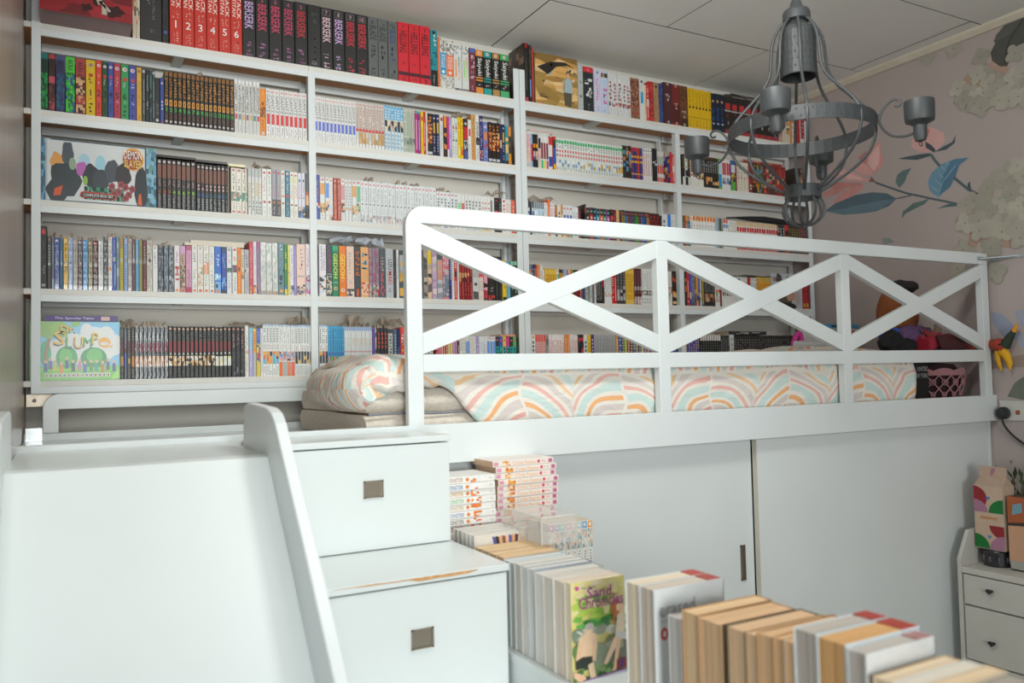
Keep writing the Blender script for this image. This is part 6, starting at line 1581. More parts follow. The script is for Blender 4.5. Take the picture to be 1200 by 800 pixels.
cloth('black_scarf', [(3.10, 2.12, .078), (3.15, 2.115, .098), (3.19, 2.12, .085)], [(.05, .035, .03), (.03, .03, .02), (.04, .03, .03)], '2a2829', 'black scarf lump right of the red tin', 19)
m = MB(); M_ = Matrix.Translation((3.065, 2.105, .098)) @ Matrix.Rotation(-.35, 4, 'Y') @ Matrix.Rotation(.25, 4, 'X'); m.box(-.042, .042, -.03, .03, -.028, .028, pc('a82c3c'), M=M_)
m.box(-.034, .034, -.0305, -.03, -.02, .022, pc('b83c4c'), M=M_)
solo('red_tin', m, GLOSS, 'crimson tin lying tilted among the dark cloths', 'tin', bevel=.008)
m = MB(); m.lathe([(0, 0), (.012, .001), (.017, .012), (.016, .03), (.011, .037), (.013, .042), (.013, .05), (0, .054)], (3.165, 2.13, .12), 12, pc('c8b4a0'), caps=False)
for k in range(4): m.tube([(3.157+.006*k, 2.125, .145), (3.156+.0065*k, 2.122, .162)], .0032, 6, pc('c8b4a0'))
solo('toy_glove', m, MATTE, 'small cream toy glove right of the brown cushion', 'toy', smooth=True)
# flying reptile toy with spread dark wings; its head hangs out past the last post
tr = thing('toy_reptile', 'winged red reptile toy with open yellow beak beside the end post', 'toy', (3.3, 2.0, .05))
m = MB(); cr_ = pc('8a2e30'); dk = pc('4a2224')
m.tube([(3.02, 2.09, .142), (3.05, 2.09, .118), (3.10, 2.09, .098), (3.16, 2.09, .1), (3.22, 2.085, .09), (3.275, 2.07, .075)], [.006, .012, .02, .03, .03, .02], 10, cr_)
part('body', m, MATTE, tr, smooth=True)
m = MB(); sp = [(3.05, .12), (3.12, .118), (3.19, .112), (3.26, .085), (3.30, .065), (3.22, .066), (3.15, .064), (3.08, .066)]
m.prism(sp, 2.055, 2.062, 'Y', dk); m.prism([(a+.01, b-.004) for a, b in sp], 2.115, 2.122, 'Y', dk)
part('wing', m, MATTE, tr, 'dark maroon wing')
# head lies near the right wall, in front of the bed's end post
X_ = 3.325
def hp(y, z, dx=0): return (X_+dx, y, z)
m = MB(); m.tube([(3.275, 2.07, .075), (3.33, 2.0495, .078), (3.345, 2.015, .082), hp(1.975, .078), hp(1.95, .06)], [.018, .018, .019, .026, .022], 12, pc('a8402c')); part('head', m, MATTE, tr, smooth=True)
m = MB(); m.tube([hp(1.952, .07), hp(1.930, .105), hp(1.912, .13)], [.022, .016, .01], 10, pc('2c3c2c')); part('crest', m, MATTE, tr, 'dark green crest', smooth=True)
m = MB(); m.tube([hp(1.913, .128), hp(1.903, .145), hp(1.896, .158)], [.0105, .007, .002], 10, pc('e8982c')); part('crest_tip', m, MATTE, tr, 'orange crest tip', smooth=True)
m = MB(); m.tube([hp(1.962, .055), hp(1.945, .03), hp(1.934, .0), hp(1.937, -.026)], [.02, .016, .012, .003], 10, pc('e8b020')); part('upper_beak', m, MATTE, tr, smooth=True)
m = MB(); m.tube([hp(1.978, .052), hp(1.981, .02), hp(1.975, -.006), hp(1.969, -.028)], [.014, .010, .008, .003], 10, pc('e0a820')); part('lower_beak', m, MATTE, tr, smooth=True)
m = MB(); m.blob(hp(1.958, .078, -.024), .004, .004, .004, (.01, .01, .01, 1)); part('eye', m, MATTE, tr, smooth=True)
# white case, magenta things and a boxed game at the back
m = MB(); M_ = Matrix.Translation((2.815, 2.44, .102)) @ Matrix.Rotation(-.05, 4, 'Y') @ Matrix.Rotation(.1, 4, 'X'); m.box(-.098, .098, -.055, .055, -.0155, .0155, pc('d0d4d4'), M=M_)
m.mesh([M_ @ Vector(p) for p in ((.004, -.0556, -.009), (.032, -.0556, -.009), (.018, -.0556, .012))], [(0, 1, 2)], pc('30b860')); m.mesh([M_ @ Vector(p) for p in ((.013, -.0558, -.005), (.023, -.0558, -.005), (.018, -.0558, .003))], [(0, 1, 2)], pc('60d080'))
solo('white_case', m, GLOSS, 'white rounded case with small green triangle on the quilt', 'case', bevel=.01)
m = MB(); m.tube([(2.725, 2.5, .06), (2.735, 2.5, .11), (2.75, 2.5, .14), (2.765, 2.5, .15), (2.78, 2.5, .14), (2.787, 2.5, .1), (2.79, 2.5, .06)], .011, 10, pc('d83c98'))
solo('toy_arch', m, MATTE, 'magenta toy arch standing left of the white case', 'toy', smooth=True)
m = MB(); m.box(2.79, 2.95, 2.40, 2.52, .052, .066, pc('b02c70')); m.box(2.93, 3.02, 2.16, 2.2, .052, .105, pc('b83878')); m.box(2.945, 2.96, 2.1585, 2.16, .06, .1, pc('e0a040')); m.box(2.985, 3.0, 2.1585, 2.16, .06, .1, pc('e0a040'))
solo('pink_tray', m, MATTE, 'flat magenta tray under the white case', 'tray', bevel=.004)
gb = thing('game_box', 'blue and white box with red letters in the back corner', 'box', (3.2, 2.72, .05))
m = MB(); m.box(3.10, 3.345, 2.66, 2.78, .05, .185, pc('d8d8d4')); m.box(3.0985, 3.3465, 2.6585, 2.7815, .1855, .205, pc('58a8d0')); 
for k in range(5): x = 3.115+.045*k; m.box(x, x+.03, 2.6578, 2.6585, .13+.006*(k % 2), .168+.006*(k % 3), pc('d85038'))
m.box(3.16, 3.2, 2.6565, 2.658, .191, .199, pc('2c3438')); part('box_body', m, GLOSS, gb, bevel=.002)
m = MB(); m.box(3.0, 3.36, 2.6, 2.80, -.0335, .0495, pc('8c8a88'))
solo('storage_box', m, MATTE, 'low grey box under the blue game box', 'box')
# ------------------------------------------------------------------ chandelier
CX, CY = 1.731, 1.532
ch = thing('chandelier', 'grey iron cage chandelier with four candle cups', 'chandelier', (CX, CY, .37))
cc = (CX, CY, 0)
m = MB(); m.lathe([(.0, .992), (.012, .99), (.018, .972), (.033, .962), (.036, .955), (.036, .935), (.033, .933), (.0, .933)], cc, 24, caps=False); part('cap', m, IRON, ch, smooth=True)
m = MB(); m.lathe([(.022, .934), (.028, .925), (.041, .912), (.047, .9), (.0475, .89), (.0475, .782), (.0455, .78), (.0455, .885), (.0, .9)], cc, 28, caps=False)
for q in range(22):
    for k in range(5):
        a = 2*PI*(q+.5*(k % 2))/22; z = .80+.019*k; r = .0479; c = Vector((CX+r*math.cos(a), CY+r*math.sin(a), z)); t = Vector((-math.sin(a), math.cos(a), 0)); d = .0032
        m.mesh([c+t*d, c+Vector((0, 0, d*1.25)), c-t*d, c-Vector((0, 0, d*1.25))], [(0, 1, 2, 3)], (.8, .8, .8, 1), 1)
part('central_cylinder', m, [IRON, mat('pierced_holes', (.03, .032, .034), .7)], ch, smooth=False)
m = MB(); m.lathe([(.009, .985), (.009, CE-.02)], cc, 12); m.lathe([(.0, CE-.03), (.03, CE-.028), (.05, CE-.01), (.052, CE)], cc, 24, caps=False); part('suspension_rod', m, IRON, ch, smooth=True)
def band(r, z0, z1, w=.002, n=48):
    m = MB(); m.lathe([(r-w, z0), (r+w, z0), (r+w, z1), (r-w, z1), (r-w, z0)], cc, n, caps=False); return m
RR, RZ = .186, .632
m = band(RR, RZ-.019, RZ+.019)
for q in range(60):
    for z in (RZ-.009, RZ+.009):
        a = 2*PI*(q+.5*(z > RZ))/60; c = Vector((CX+(RR+.0022)*math.cos(a), CY+(RR+.0022)*math.sin(a), z)); t = Vector((-math.sin(a), math.cos(a), 0))
        m.mesh([c+t*.003, c+Vector((0, 0, .004)), c-t*.003, c-Vector((0, 0, .004))], [(0, 1, 2, 3)], (.8, .8, .8, 1), 1)
part('ring_band', m, [IRON, MATS['pierced_holes']], ch)
part('collar_band', band(.045, .452, .485, .002, 28), IRON, ch)
rp = [(.030, .935), (.042, .925), (.06, .895), (.068, .86), (.070, .825), (.074, .79), (.092, .755), (.125, .72), (.160, .685), (.180, .655), (.188, .632), (.184, .60), (.168, .56), (.125, .52), (.075, .487), (.047, .470)]
def smooth_path(P, it=2):
    for _ in range(it):
        Q = [P[0]]
        for a, b in zip(P, P[1:]): Q += [tuple(x*.75+y*.25 for x, y in zip(a, b)), tuple(x*.25+y*.75 for x, y in zip(a, b))]
        P = Q+[P[-1]]
    return P
RPS = smooth_path(rp, 1)
A0 = math.radians(-59.4)
for k in range(8):
    a = A0+2*PI*(k+.36)/8; m = MB(); m.tube([(CX+r*math.cos(a), CY+r*math.sin(a), z) for r, z in RPS], .0042, 7); part('cage_rod', m, IRON, ch, smooth=True)
for k in range(8):
    a = A0+2*PI*k/8; m = MB(); m.tube([(CX+r*math.cos(a), CY+r*math.sin(a), z) for r, z in smooth_path([(.04, .455), (.052, .435), (.054, .415), (.045, .395), (.025, .383), (.004, .380)], 1)], .0038, 6); part('finial_rod', m, IRON, ch, smooth=True)
m = MB(); m.blob((CX, CY, .378), .008, .008, .008, (.8, .8, .8, 1)); m.tube([(CX+.008*math.cos(w), CY, .362+.008*math.sin(w)) for w in [2*PI*j/10 for j in range(11)]], .0018, 5); part('drop_ring', m, IRON, ch, smooth=True)
def candle_arm(a):
    d = Vector((math.cos(a), math.sin(a), 0)); P = lambda r, z: Vector((CX, CY, 0))+d*r+Vector((0, 0, z))
    m = MB(); pts = [(.191, .645), (.193, .62), (.208, .595), (.225, .582), (.248, .578), (.262, .580), (.275, .585)]
    m.tube([P(*p) for p in smooth_path(pts, 2)], .0034, 7)
    pts = [(.193, .63), (.199, .65), (.213, .668), (.229, .677), (.242, .674), (.246, .664), (.238, .656), (.230, .660)]
    m.tube([P(*p) for p in smooth_path(pts, 2)], .0032, 7); arm = part('candle_arm', m, IRON, ch, smooth=True)
    c = P(.286, 0); m = MB()
    m.lathe([(.0, .660), (.032, .660), (.035, .662), (.036, .656), (.035, .616), (.0335, .610), (.021, .604), (.016, .599), (.0155, .572), (.012, .561), (.0, .559)], (c.x, c.y, .0), 22, caps=False)
    cup = part('candle_cup', m, IRON, arm, smooth=True)
    m = MB(); m.tube([(c.x+.006*math.cos(w), c.y+.0015*math.sin(w), .553+.006*math.sin(w)) for w in [2*PI*j/10 for j in range(11)]], .0014, 5); part('hook_ring', m, IRON, arm, smooth=True)
for k in range(4): candle_arm(A0+PI/2*k)

# ------------------------------------------------------------------ chest of drawers with its things, wall socket
cd = thing('chest_of_drawers', 'small grey white chest of drawers with black heart knobs', 'chest of drawers', (3.2, 1.6, FL))
KX = 3.04; CREAM = mat('cream_paint', (.62, .60, .55), .5, var=.05, vscale=5)
m = MB(); m.box(KX+.02, RX-.006, 1.1, 1.99, FL+.06, -.80); part('carcass', m, CREAM, cd)
for y0 in (1.99, 1.085):
    m = MB(); m.prism([(KX-.004, FL), (RX-.005, FL), (RX-.005, -.63), (KX+.055, -.645), (KX-.004, -.748)], y0, y0+.015, 'Y'); part('side_panel', m, CREAM, cd, bevel=.002)
m = MB(); m.box(KX-.004, RX-.006, 1.1005, 1.9895, -.7995, -.777); part('top_board', m, CREAM, cd, bevel=.002)
m = MB(); m.box(RX-.019, RX-.0062, 1.1005, 1.9895, -.7765, -.64); part('back_rail', m, CREAM, cd, bevel=.002)
hp_ = [(.011*math.sin(t)**3*1.25, .0105*(.8125*math.cos(t)-.3125*math.cos(2*t)-.125*math.cos(3*t)-.0625*math.cos(4*t))) for t in [2*PI*j/18 for j in range(18)]]
for z0, z1 in ((-.918, -.803), (-1.125, -.922), (-1.38, -1.129)):
    for y0, y1 in ((1.555, 1.984), (1.106, 1.551)):
        m = MB(); m.box(KX, KX+.018, y0, y1, z0+.0015, z1-.0015); dr = part('drawer', m, CREAM, cd, bevel=.0015)
        yc = 1.874 if y0 > 1.5 else 1.33; zc = z1-.044 if z0 > -1 else z1-.117
        m = MB(); m.prism([(yc+a, zc+b) for a, b in hp_], KX-.022, KX-.012, 'X'); m.tube([(KX-.012, yc, zc), (KX, yc, zc)], .004, 8); part('heart_knob', m, BLACKP, dr, 'black heart shaped knob', bevel=.002)
gift = thing('gift_carton', 'cream gift carton with red, green and mauve shapes on the chest', 'carton', (3.14, 1.93, -.715))
bx, y0, y1, z0, z1 = 3.125, 1.868, 1.982, -.712, -.47
m = MB(); m.box(bx, bx+.075, y0, y1, z0, z1, pc('cfb49c'))
def fp(u, v, e=.0004): return (bx-e, y1+(y0-y1)*u, z0+(z1-z0)*v)
def quarter(cu, cv, su, sv, r, rv, col, e): m.face([fp(cu, cv, e)]+[fp(cu+su*r*math.sin(q), cv+sv*rv*math.cos(q), e) for q in [PI/2*j/8 for j in range(9)]][::(1 if su*sv < 0 else -1)], pc(col))
quarter(.0, .80, 1, 1, .45, .19, '982c34', .0004); quarter(0, .80, 1, -1, .45, .2, '982c34', .0005); quarter(0, .58, 1, 1, .48, .2, 'b07c98', .0006); quarter(1, .58, -1, 1, .5, .22, '1c7838', .0007)
quarter(1, .38, -1, -1, .5, .2, '982c34', .0008); quarter(0, .01, 1, 1, .5, .22, '1c7838', .0009); quarter(1, .01, -1, 1, .5, .22, 'b07c98', .001)
for u, v in ((.5, .83), (.5, .22)): m.face([fp(u-.085, v, .0012), fp(u+.085, v, .0012), fp(u, v-.06, .0012)], pc('4c88c0'))
text(m, 'moermoo', fp(.22, .47, .0013), tuple(a-b for a, b in zip(fp(.78, .47, .0013), fp(.22, .47, .0013))), tuple(a-b for a, b in zip(fp(.22, .515, .0013), fp(.22, .47, .0013))), pc('d88838'))
part('carton_body', m, MATTE, gift)
m = MB(); rc = pc('c4a894'); zt = -.398
m.mesh([(bx, y1, z1), (bx, y0, z1), (bx+.075, y0, z1), (bx+.075, y1, z1), (bx+.034, y1-.006, z1+.03), (bx+.034, y0+.004, z1+.03), (bx+.041, y0+.004, z1+.03), (bx+.041, y1-.006, z1+.03)],
       [(0, 1, 5, 4), (2, 3, 7, 6), (1, 2, 6, 5), (3, 0, 4, 7)], rc); m.box(bx+.034, bx+.041, y0+.004, y1-.006, z1+.03, zt, rc)
m.face(((bx+.0335, 1.932, z1+.032), (bx+.0335, 1.918, z1+.05), (bx+.0335, 1.912, zt-.004), (bx+.0335, 1.93, zt-.01)), pc('b07488')); part('folded_top', m, MATTE, gift)
m = MB(); m.lathe([(.0, 0), (.044, 0), (.05, .005), (.05, .055), (.046, .062), (0, .063)], (3.165, 1.922, -.7765), 20, (.03, .03, .035, 1), caps=False)
for k in range(10): a = 2*PI*k/10; m.blob((3.165+.05*math.cos(a), 1.922+.05*math.sin(a), -.748), .006, .006, .012, pc('605868'), 0, 6, 5)
solo('dark_jar', m, GLOSS, 'dark glass jar supporting the cream gift carton', 'jar')
m = MB(); m.box(3.13, 3.22, 1.70, 1.855, -.7765, -.50, pc('3c302c')); fx = 3.1294
for P, c in (([(1.855, -.60), (1.70, -.58), (1.70, -.5), (1.855, -.5)], 'b05c34'), ([(1.855, -.74), (1.70, -.74), (1.70, -.6), (1.855, -.61)], 'd0a080'), ([(1.85, -.77), (1.70, -.77), (1.70, -.74), (1.855, -.74)], 'a8a8a0'), ([(1.8, -.77), (1.78, -.77), (1.77, -.745), (1.79, -.74)], '98c038'), ([(1.84, -.57), (1.80, -.555), (1.80, -.52), (1.835, -.53)], '78a0b0')):
    fx -= .0003; m.face([(fx, y, z) for y, z in P], pc(c))
solo('printed_tin', m, GLOSS, 'dark tin with orange and tan print right of the carton', 'tin', bevel=.006)
pl = thing('potted_plant', 'leafy dark plant behind the cream gift carton', 'plant', (3.30, 1.88, -.7765))
m = MB(); m.lathe([(.0, 0), (.035, 0), (.045, .09), (.04, .09), (.0, .08)], (3.305, 1.90, -.7765), 16, pc('584840'), caps=False); part('pot', m, MATTE, pl)
m = MB(); r = random.Random(5)
for k in range(90):
    a = r.uniform(0, 2*PI); el = r.uniform(.35, 1.5); L = r.uniform(.16, .30); b = Vector((3.305, 1.89, -.69)); d = Vector((math.cos(a)*math.cos(el)*.35, math.sin(a)*math.cos(el)*1.1, math.sin(el)))
    p = b+d*L; s = Vector((-d.y, d.x, 0)); s = s.normalized()*.011 if s.length > 0 else Vector((.01, 0, 0)); e = d*.045+Vector((0, r.uniform(-.02, .02), r.uniform(-.02, .015)))
    q = [p, p+e*.5+s, p+e, p+e*.5-s]
    q = [Vector((min(v.x, RX-.012), max(1.66, min(v.y, 1.985)), min(v.z, -.385))) for v in q]; p = Vector((min(p.x, RX-.012), max(1.66, min(p.y, 1.985)), min(p.z, -.385)))
    m.mesh(q, [(0, 1, 2, 3)], pc(r.choice(['4c5c3c', '5c5c40', '38482c', '6c6448', '7c7a60'])))
    if k % 4 == 0: m.tube([b, (b+p)/2+Vector((0, 0, .01)), p], .0014, 4, pc('4c4430'))
part('foliage', m, MATTE, pl, kind='stuff')
ws = thing('wall_socket', 'white wall socket with small orange neon beside the bed', 'socket', (RX, 1.955, -.23))
m = MB(); m.box(RX-.010, RX-.0008, 1.89, 2.006, -.230, -.150); part('socket_plate', m, mat('socket_white', (.66, .65, .6), .35), ws, bevel=.002)
m = MB(); m.box(RX-.0125, RX-.0095, 1.925, 1.94, -.205, -.188, pc('a05830')); part('switch', m, GLOSS, ws, 'orange switch')
pg = thing('power_plug', 'black round power plug with cord in the wall socket', 'plug', (RX-.03, 1.985, -.2))
m = MB(); M_ = Matrix.Translation((RX-.012, 1.984, -.2)) @ Matrix.Rotation(-PI/2, 4, 'Y'); mm = MB(); mm.lathe([(0, 0), (.024, 0), (.026, .004), (.025, .022), (.02, .03), (0, .032)], (0, 0, 0), 18, caps=False); m.add(mm, M_); part('plug_body', m, BLACKP, pg, smooth=True)
m = MB(); m.tube(smooth_path([(RX-.035, 1.984, -.222), (RX-.036, 1.975, -.25), (RX-.03, 1.95, -.285), (RX-.022, 1.91, -.32), (RX-.02, 1.86, -.345), (RX-.02, 1.80, -.36)], 2), .0045, 7); part('cord', m, BLACKP, pg, smooth=True)

# ------------------------------------------------------------------ low bookcase and the books standing on it
BT = -.578
lb = thing('low_bookcase', 'low white bookcase carrying the foreground books', 'bookcase', (1.0, 1.2, FL))
m = MB(); m.box(.816, 1.22, .40, 2.045, BT-.018, BT); part('top_board', m, WHITE, lb, bevel=.002)
m = MB(); m.box(.818, .834, .40, 2.043, FL, BT-.0185); part('back_panel', m, WHITE, lb)
for y in (.40, .94, 1.48, 2.025): m = MB(); m.box(.8345, 1.215, y, y+.018, FL, BT-.0185); part('side_panel', m, WHITE, lb)
for z in (-1.42, -1.0): m = MB(); m.box(.8345, 1.21, .4185, 2.0245, z, z+.016); part('shelf', m, WHITE, lb)
FX = .832
def page_book(y0, y1, x0, w, h, cover, page, label, art=None, name='book', wrap=False, lean=0, spine=None, group=None, spinecap=None):
    """upright book, page fore-edge facing -X, front cover facing the camera side (-Y)"""
    t = thing(name, label, 'book', (x0+w/2, (y0+y1)/2, BT), group); e = .0006; c = pc(cover); pcx = pc(page)
    m = MB(); ct = .0009 if not wrap else .0014; z0, z1 = BT+.0002, BT+h
    m.box(x0, x0+w, y0+e, y0+e+ct, z0, z1, c); m.box(x0, x0+w, y1-e-ct, y1-e, z0, z1, c); m.box(x0+w-ct, x0+w, y0+e, y1-e, z0, z1, pc(spine or cover))
    if spinecap: m.box(x0+w-.03, x0+w-.003, y0+e+ct, y1-e-ct, z1-.0015, z1+.0003, pc(spinecap))
    if art: art(m, x0, x0+w, y0+e-.0001, z0, z1)
    part('cover', m, WRAP if wrap else PRINT, t)
    m = MB(); a, b = y0+e+ct+.0002, y1-e-ct-.0002; n = max(1, int((b-a)/.006)); r = random.Random(int(y0*1e4))
    for k in range(n):
        ya_, yb_ = a+(b-a)*k/n, a+(b-a)*(k+1)/n; q = .0012+r.uniform(0, .0012); kk = r.uniform(.93, 1.05); cc_ = tuple(min(.85, v*kk) for v in pcx[:3])+(1,)
        m.box(x0+q, x0+w-ct-.0003, ya_, yb_, z0+.001, z1-.0012-r.uniform(0, .0006), cc_)
    part('page_block', m, PAGES, t)
    return t
TAN, GREY, CRM_ = 'f6cda0', 'e4dfd8', 'f2dec6'
def art_stripes(m, x0, x1, y, z0, z1):
    m.face(((x0, y-.0002, z0), (x1, y-.0002, z0), (x1, y-.0002, z1), (x0, y-.0002, z1)), pc('e0dcd4'))
    for k in range(9):
        u = .42+.06*k; c = ['5c60a0', '303038', 'e0b088', '8c5c58', 'f0c8a0', '5c64a8', 'e8a878', '4c4858', 'f0d0b0'][k]
        m.face([(x0+(x1-x0)*(.7+(uu-.7)*sc), y-.0003-.00005*k, z0+(z1-z0)*v) for uu, v, sc in ((u-.03, .3, .4), (u+.03, .3, .4), (u+.05, .95, 1.1), (u-.04, .97, 1.1))], pc(c))
def art_sand(m, x0, x1, y, z0, z1):
    q = [y-.0002]
    def E(cu, cv, ru, rv, c, wob=0): q[0] -= .00003; ell(m, x0, x1, q[0], z0, z1, cu, cv, ru, rv, c, 22, wob)
    def R(P, c): q[0] -= .00003; m.face([(x0+(x1-x0)*u, q[0], z0+(z1-z0)*v) for u, v in P], pc(c))
    R(((0, 0), (1, 0), (1, 1), (0, 1)), 'ecdf90')
    random.seed(11)
    for k in range(70):
        u = random.random(); v = random.uniform(.5, .98); E(u, v, random.uniform(.05, .13), random.uniform(.02, .06), random.choice(['b8d458', 'd8e07c', 'f0e8a8', '98c848', 'e8d880', '78b848']) if v < .85 and u < .75 else random.choice(['f0e4a0', 'ece0a8', 'f0e0b8']), .2)
    for k in range(26): E(random.uniform(.1, 1), random.uniform(.5, .6), .08, .025, random.choice(['4c9c48', '6cb854', '3c8440']), .2)
    for k in range(16): E(random.uniform(0, 1), random.uniform(.4, .52), .1, .04, random.choice(['b0b4a4', '98a08c', 'd0d0c0', '808c78']), .15)
    E(.8, .2, .3, .2, '7c7c68', .08); E(.75, .3, .2, .06, 'a8a890', .1); E(.5, .2, .2, .16, '8c9880', .15)
    for k in range(40): E(random.uniform(0, 1), random.uniform(.0, .14), .06, .025, random.choice(['4c7c44', '6c9c54', '345c38', '88a868']), .25)
    E(.12, .3, .14, .1, '60884c', .2)
    # seated youth
    R(((.12, .22), (.34, .2), (.45, .38), (.4, .47), (.22, .49), (.1, .42)), 'f0cda8'); R(((.1, .42), (.18, .4), (.12, .2), (.04, .22)), 'ecc09c'); R(((.36, .42), (.45, .4), (.4, .18), (.32, .2)), 'ecc4a0')
    E(.29, .51, .07, .045, 'f0cca8'); E(.3, .545, .085, .035, 'b8b4ac'); R(((.04, .13), (.34, .15), (.34, .24), (.16, .25), (.04, .22)), '2c342c')
    R(((.0, .12), (.2, .06), (.22, .02), (.12, 0), (0, .06)), 'ecc09c'); R(((.26, .16), (.36, .18), (.4, .02), (.3, .0)), 'f0d0b0')
    # girl on the rock
    R(((.78, .42), (.95, .4), (.97, .6), (.9, .66), (.82, .62)), 'ecd8bc'); R(((.76, .36), (.98, .34), (.98, .42), (.78, .44)), 'd8d4d0'); E(.83, .7, .065, .05, 'f0ccA8'.lower()); E(.8, .69, .09, .085, 'c87840'); E(.85, .685, .05, .04, 'f0d0b0')
    R(((.72, .68), (.79, .72), (.78, .56), (.74, .52)), 'b86c38'); R(((.9, .62), (.97, .62), (.95, .72), (.88, .71)), 'f0ccaa')
    R(((.74, .38), (.86, .36), (.6, .12), (.54, .14)), 'f0d0b0'); R(((.8, .38), (.88, .36), (.78, .06), (.72, .07)), 'ecc4a0'); R(((.7, .04), (.8, .06), (.78, .09), (.7, .07)), 'ecc4a0')
    R(((0, .0), (1, .0), (1, .035), (0, .0)), 'd8d8e4'); R(((.1, .0), (1, .03), (1, .045), (.3, .02)), '9c5ca8')
    R(((.78, .05), (.97, .055), (.97, .16), (.79, .15)), '8c3440'); text(m, '1', (x0+(x1-x0)*.855, q[0]-.0003, z0+(z1-z0)*.065), ((x1-x0)*.05, 0, 0), (0, 0, (z1-z0)*.08), pc('4c3480'))
    for s, u0, u1, v0, v1 in (('Sand', .27, .72, .825, .935), ('Chronicles', .12, .94, .725, .845)):
        text(m, s, (x0+(x1-x0)*u0, q[0]-.0003, z0+(z1-z0)*v0), ((x1-x0)*(u1-u0), 0, 0), (0, 0, (z1-z0)*(v1-v0)), pc('a03c90'))
    E(.09, .945, .035, .022, 'c8489c'); strokes2(m, x0+(x1-x0)*.15, x0+(x1-x0)*.42, z0+(z1-z0)*.935, z0+(z1-z0)*.95, q[0]-.0002, pc('606050'))
def strokes2(m, x0, x1, z0, z1, y, col):
    n = max(3, int((x1-x0)/(z1-z0)*1.3)); w = (x1-x0)/n
    for k in range(n):
        if random.random() < .12: continue
        m.face(((x0+w*k, y, z0), (x0+w*(k+.7), y, z0), (x0+w*(k+.7), y, z0+(z1-z0)*random.uniform(.6, 1)), (x0+w*k, y, z0+(z1-z0)*.7)), col)
def art_erased(m, x0, x1, y, z0, z1):
    w, h = x1-x0, z1-z0
    text(m, 'erased', (x0+w*.07, y-.0003, z0+h*.80), (w*.5, 0, 0), (0, 0, h*.105), pc('a8acb0'))
    q = y-.0003
    ell(m, x0, x1, q, z0, z1, .13, .68, .052, .045, 'd83c40'); ell(m, x0, x1, q-.0001, z0, z1, .135, .68, .022, .024, 'e8eaea'); strokes2(m, x0+w*.08, x0+w*.2, z0+h*.765, z0+h*.775, q, pc('b0b4b8'))
    for u, v, a, b2, c in ((.62, .3, .12, .1, 'd84850'), (.7, .42, .1, .06, 'c84858'), (.6, .1, .2, .1, '4c5058'), (.75, .2, .15, .2, 'c8ccd0'), (.2, .12, .03, .1, '88a8c8'), (.2, .2, .02, .05, 'd8b8a0'), (.55, .18, .05, .06, 'd83c48')): q -= .0001; ell(m, x0, x1, q, z0, z1, u, v, a, b2, c, 16, .1)
def art_grey(m, x0, x1, y, z0, z1):
    strokes2(m, x0+(x1-x0)*.3, x0+(x1-x0)*.6, z0+(z1-z0)*.80, z0+(z1-z0)*.815, y-.0002, pc('a8a8a8'))
page_book(1.8244, 1.8470, FX, 0.1340, 0.2070, 'e4e0d8', GREY, 'farthest of four plain pale wrapped books by the white stack', wrap=True)
page_book(1.8010, 1.8236, FX, 0.1340, 0.2070, 'e4e0d8', GREY, 'second farthest of four plain pale wrapped books by the white stack', wrap=True)
page_book(1.7776, 1.8002, FX, 0.1340, 0.2070, 'e4e0d8', GREY, 'third farthest of four plain pale wrapped books by the white stack', wrap=True)
page_book(1.7542, 1.7768, FX, 0.1340, 0.2070, 'e4e0d8', GREY, 'nearest of four plain pale wrapped books by the white stack', wrap=True)
page_book(1.7308, 1.7534, FX, 0.1340, 0.2070, 'e4e0d8', GREY, 'pale wrapped book with striped cover picture, nearest the white stack', wrap=True, art=art_stripes)
page_book(1.6932, 1.7280, FX, 0.1420, 0.1830, 'd8c0a4', TAN, 'farthest of four tan paged books under the clear plastic box')
page_book(1.6577, 1.6925, FX, 0.1420, 0.1836, 'd8c0a4', TAN, 'second farthest of four tan paged books under the clear plastic box')
page_book(1.6222, 1.6570, FX, 0.1420, 0.1830, 'd8c0a4', TAN, 'second nearest of four tan paged books under the clear plastic box')
page_book(1.5867, 1.6215, FX, 0.1420, 0.1836, 'd8c0a4', TAN, 'nearest of four tan paged books under the clear plastic box')
page_book(1.5630, 1.5850, FX, 0.1420, 0.1800, 'dce8ec', 'e4e6e4', 'thin white covered book just in front of the tan paged ones', wrap=True)
page_book(1.5410, 1.5620, FX, 0.1440, 0.1800, 'e0eaec', 'e6e8e6', 'second thin white covered book in front of the tan paged ones', wrap=True)
page_book(1.5130, 1.5400, FX, 0.1460, 0.1820, 'd8d8d4', GREY, 'left of three grey paged books by the stair corner', wrap=True)
page_book(1.4870, 1.5120, FX, 0.1460, 0.1820, 'd8d8d4', GREY, 'middle of three grey paged books by the stair corner', wrap=True)
page_book(1.4600, 1.4860, FX, 0.1460, 0.1820, 'b8c4d0', GREY, 'right of three grey paged books beside the dark slit', wrap=True, spine='505458')
page_book(1.4220, 1.4560, FX, 0.1460, 0.1790, 'd8d6d0', GREY, 'grey paged book with dark strip on its wrapped top', wrap=True, spine='b0aca8')
page_book(1.3830, 1.4210, FX, 0.1320, 0.1800, 'e8e4dc', 'e0d8cc', 'cream paged book with white cover left of the manga cover', wrap=True)
page_book(1.3420, 1.3825, FX, 0.1300, 0.1810, 'e8ecec', 'e8d8c8', 'peach paged book with white front edge left of the manga cover')
page_book(1.3185, 1.3410, FX, 0.1240, 0.1840, 'ece0c8', CRM_, 'paperback facing out with purple title and couple on a green bank', art=art_sand)
page_book(1.1080, 1.1460, FX, 0.1490, 0.2260, 'e4e8e8', CRM_, 'cream paged hardcover standing behind the white titled one', spinecap='b84438', spine='dcdcd8')
page_book(1.0680, 1.1070, FX, 0.1490, 0.2260, 'e6eaea', 'd8cabc', 'white hardcover with grey lowercase title and red badge', art=art_erased, spinecap='b04438')
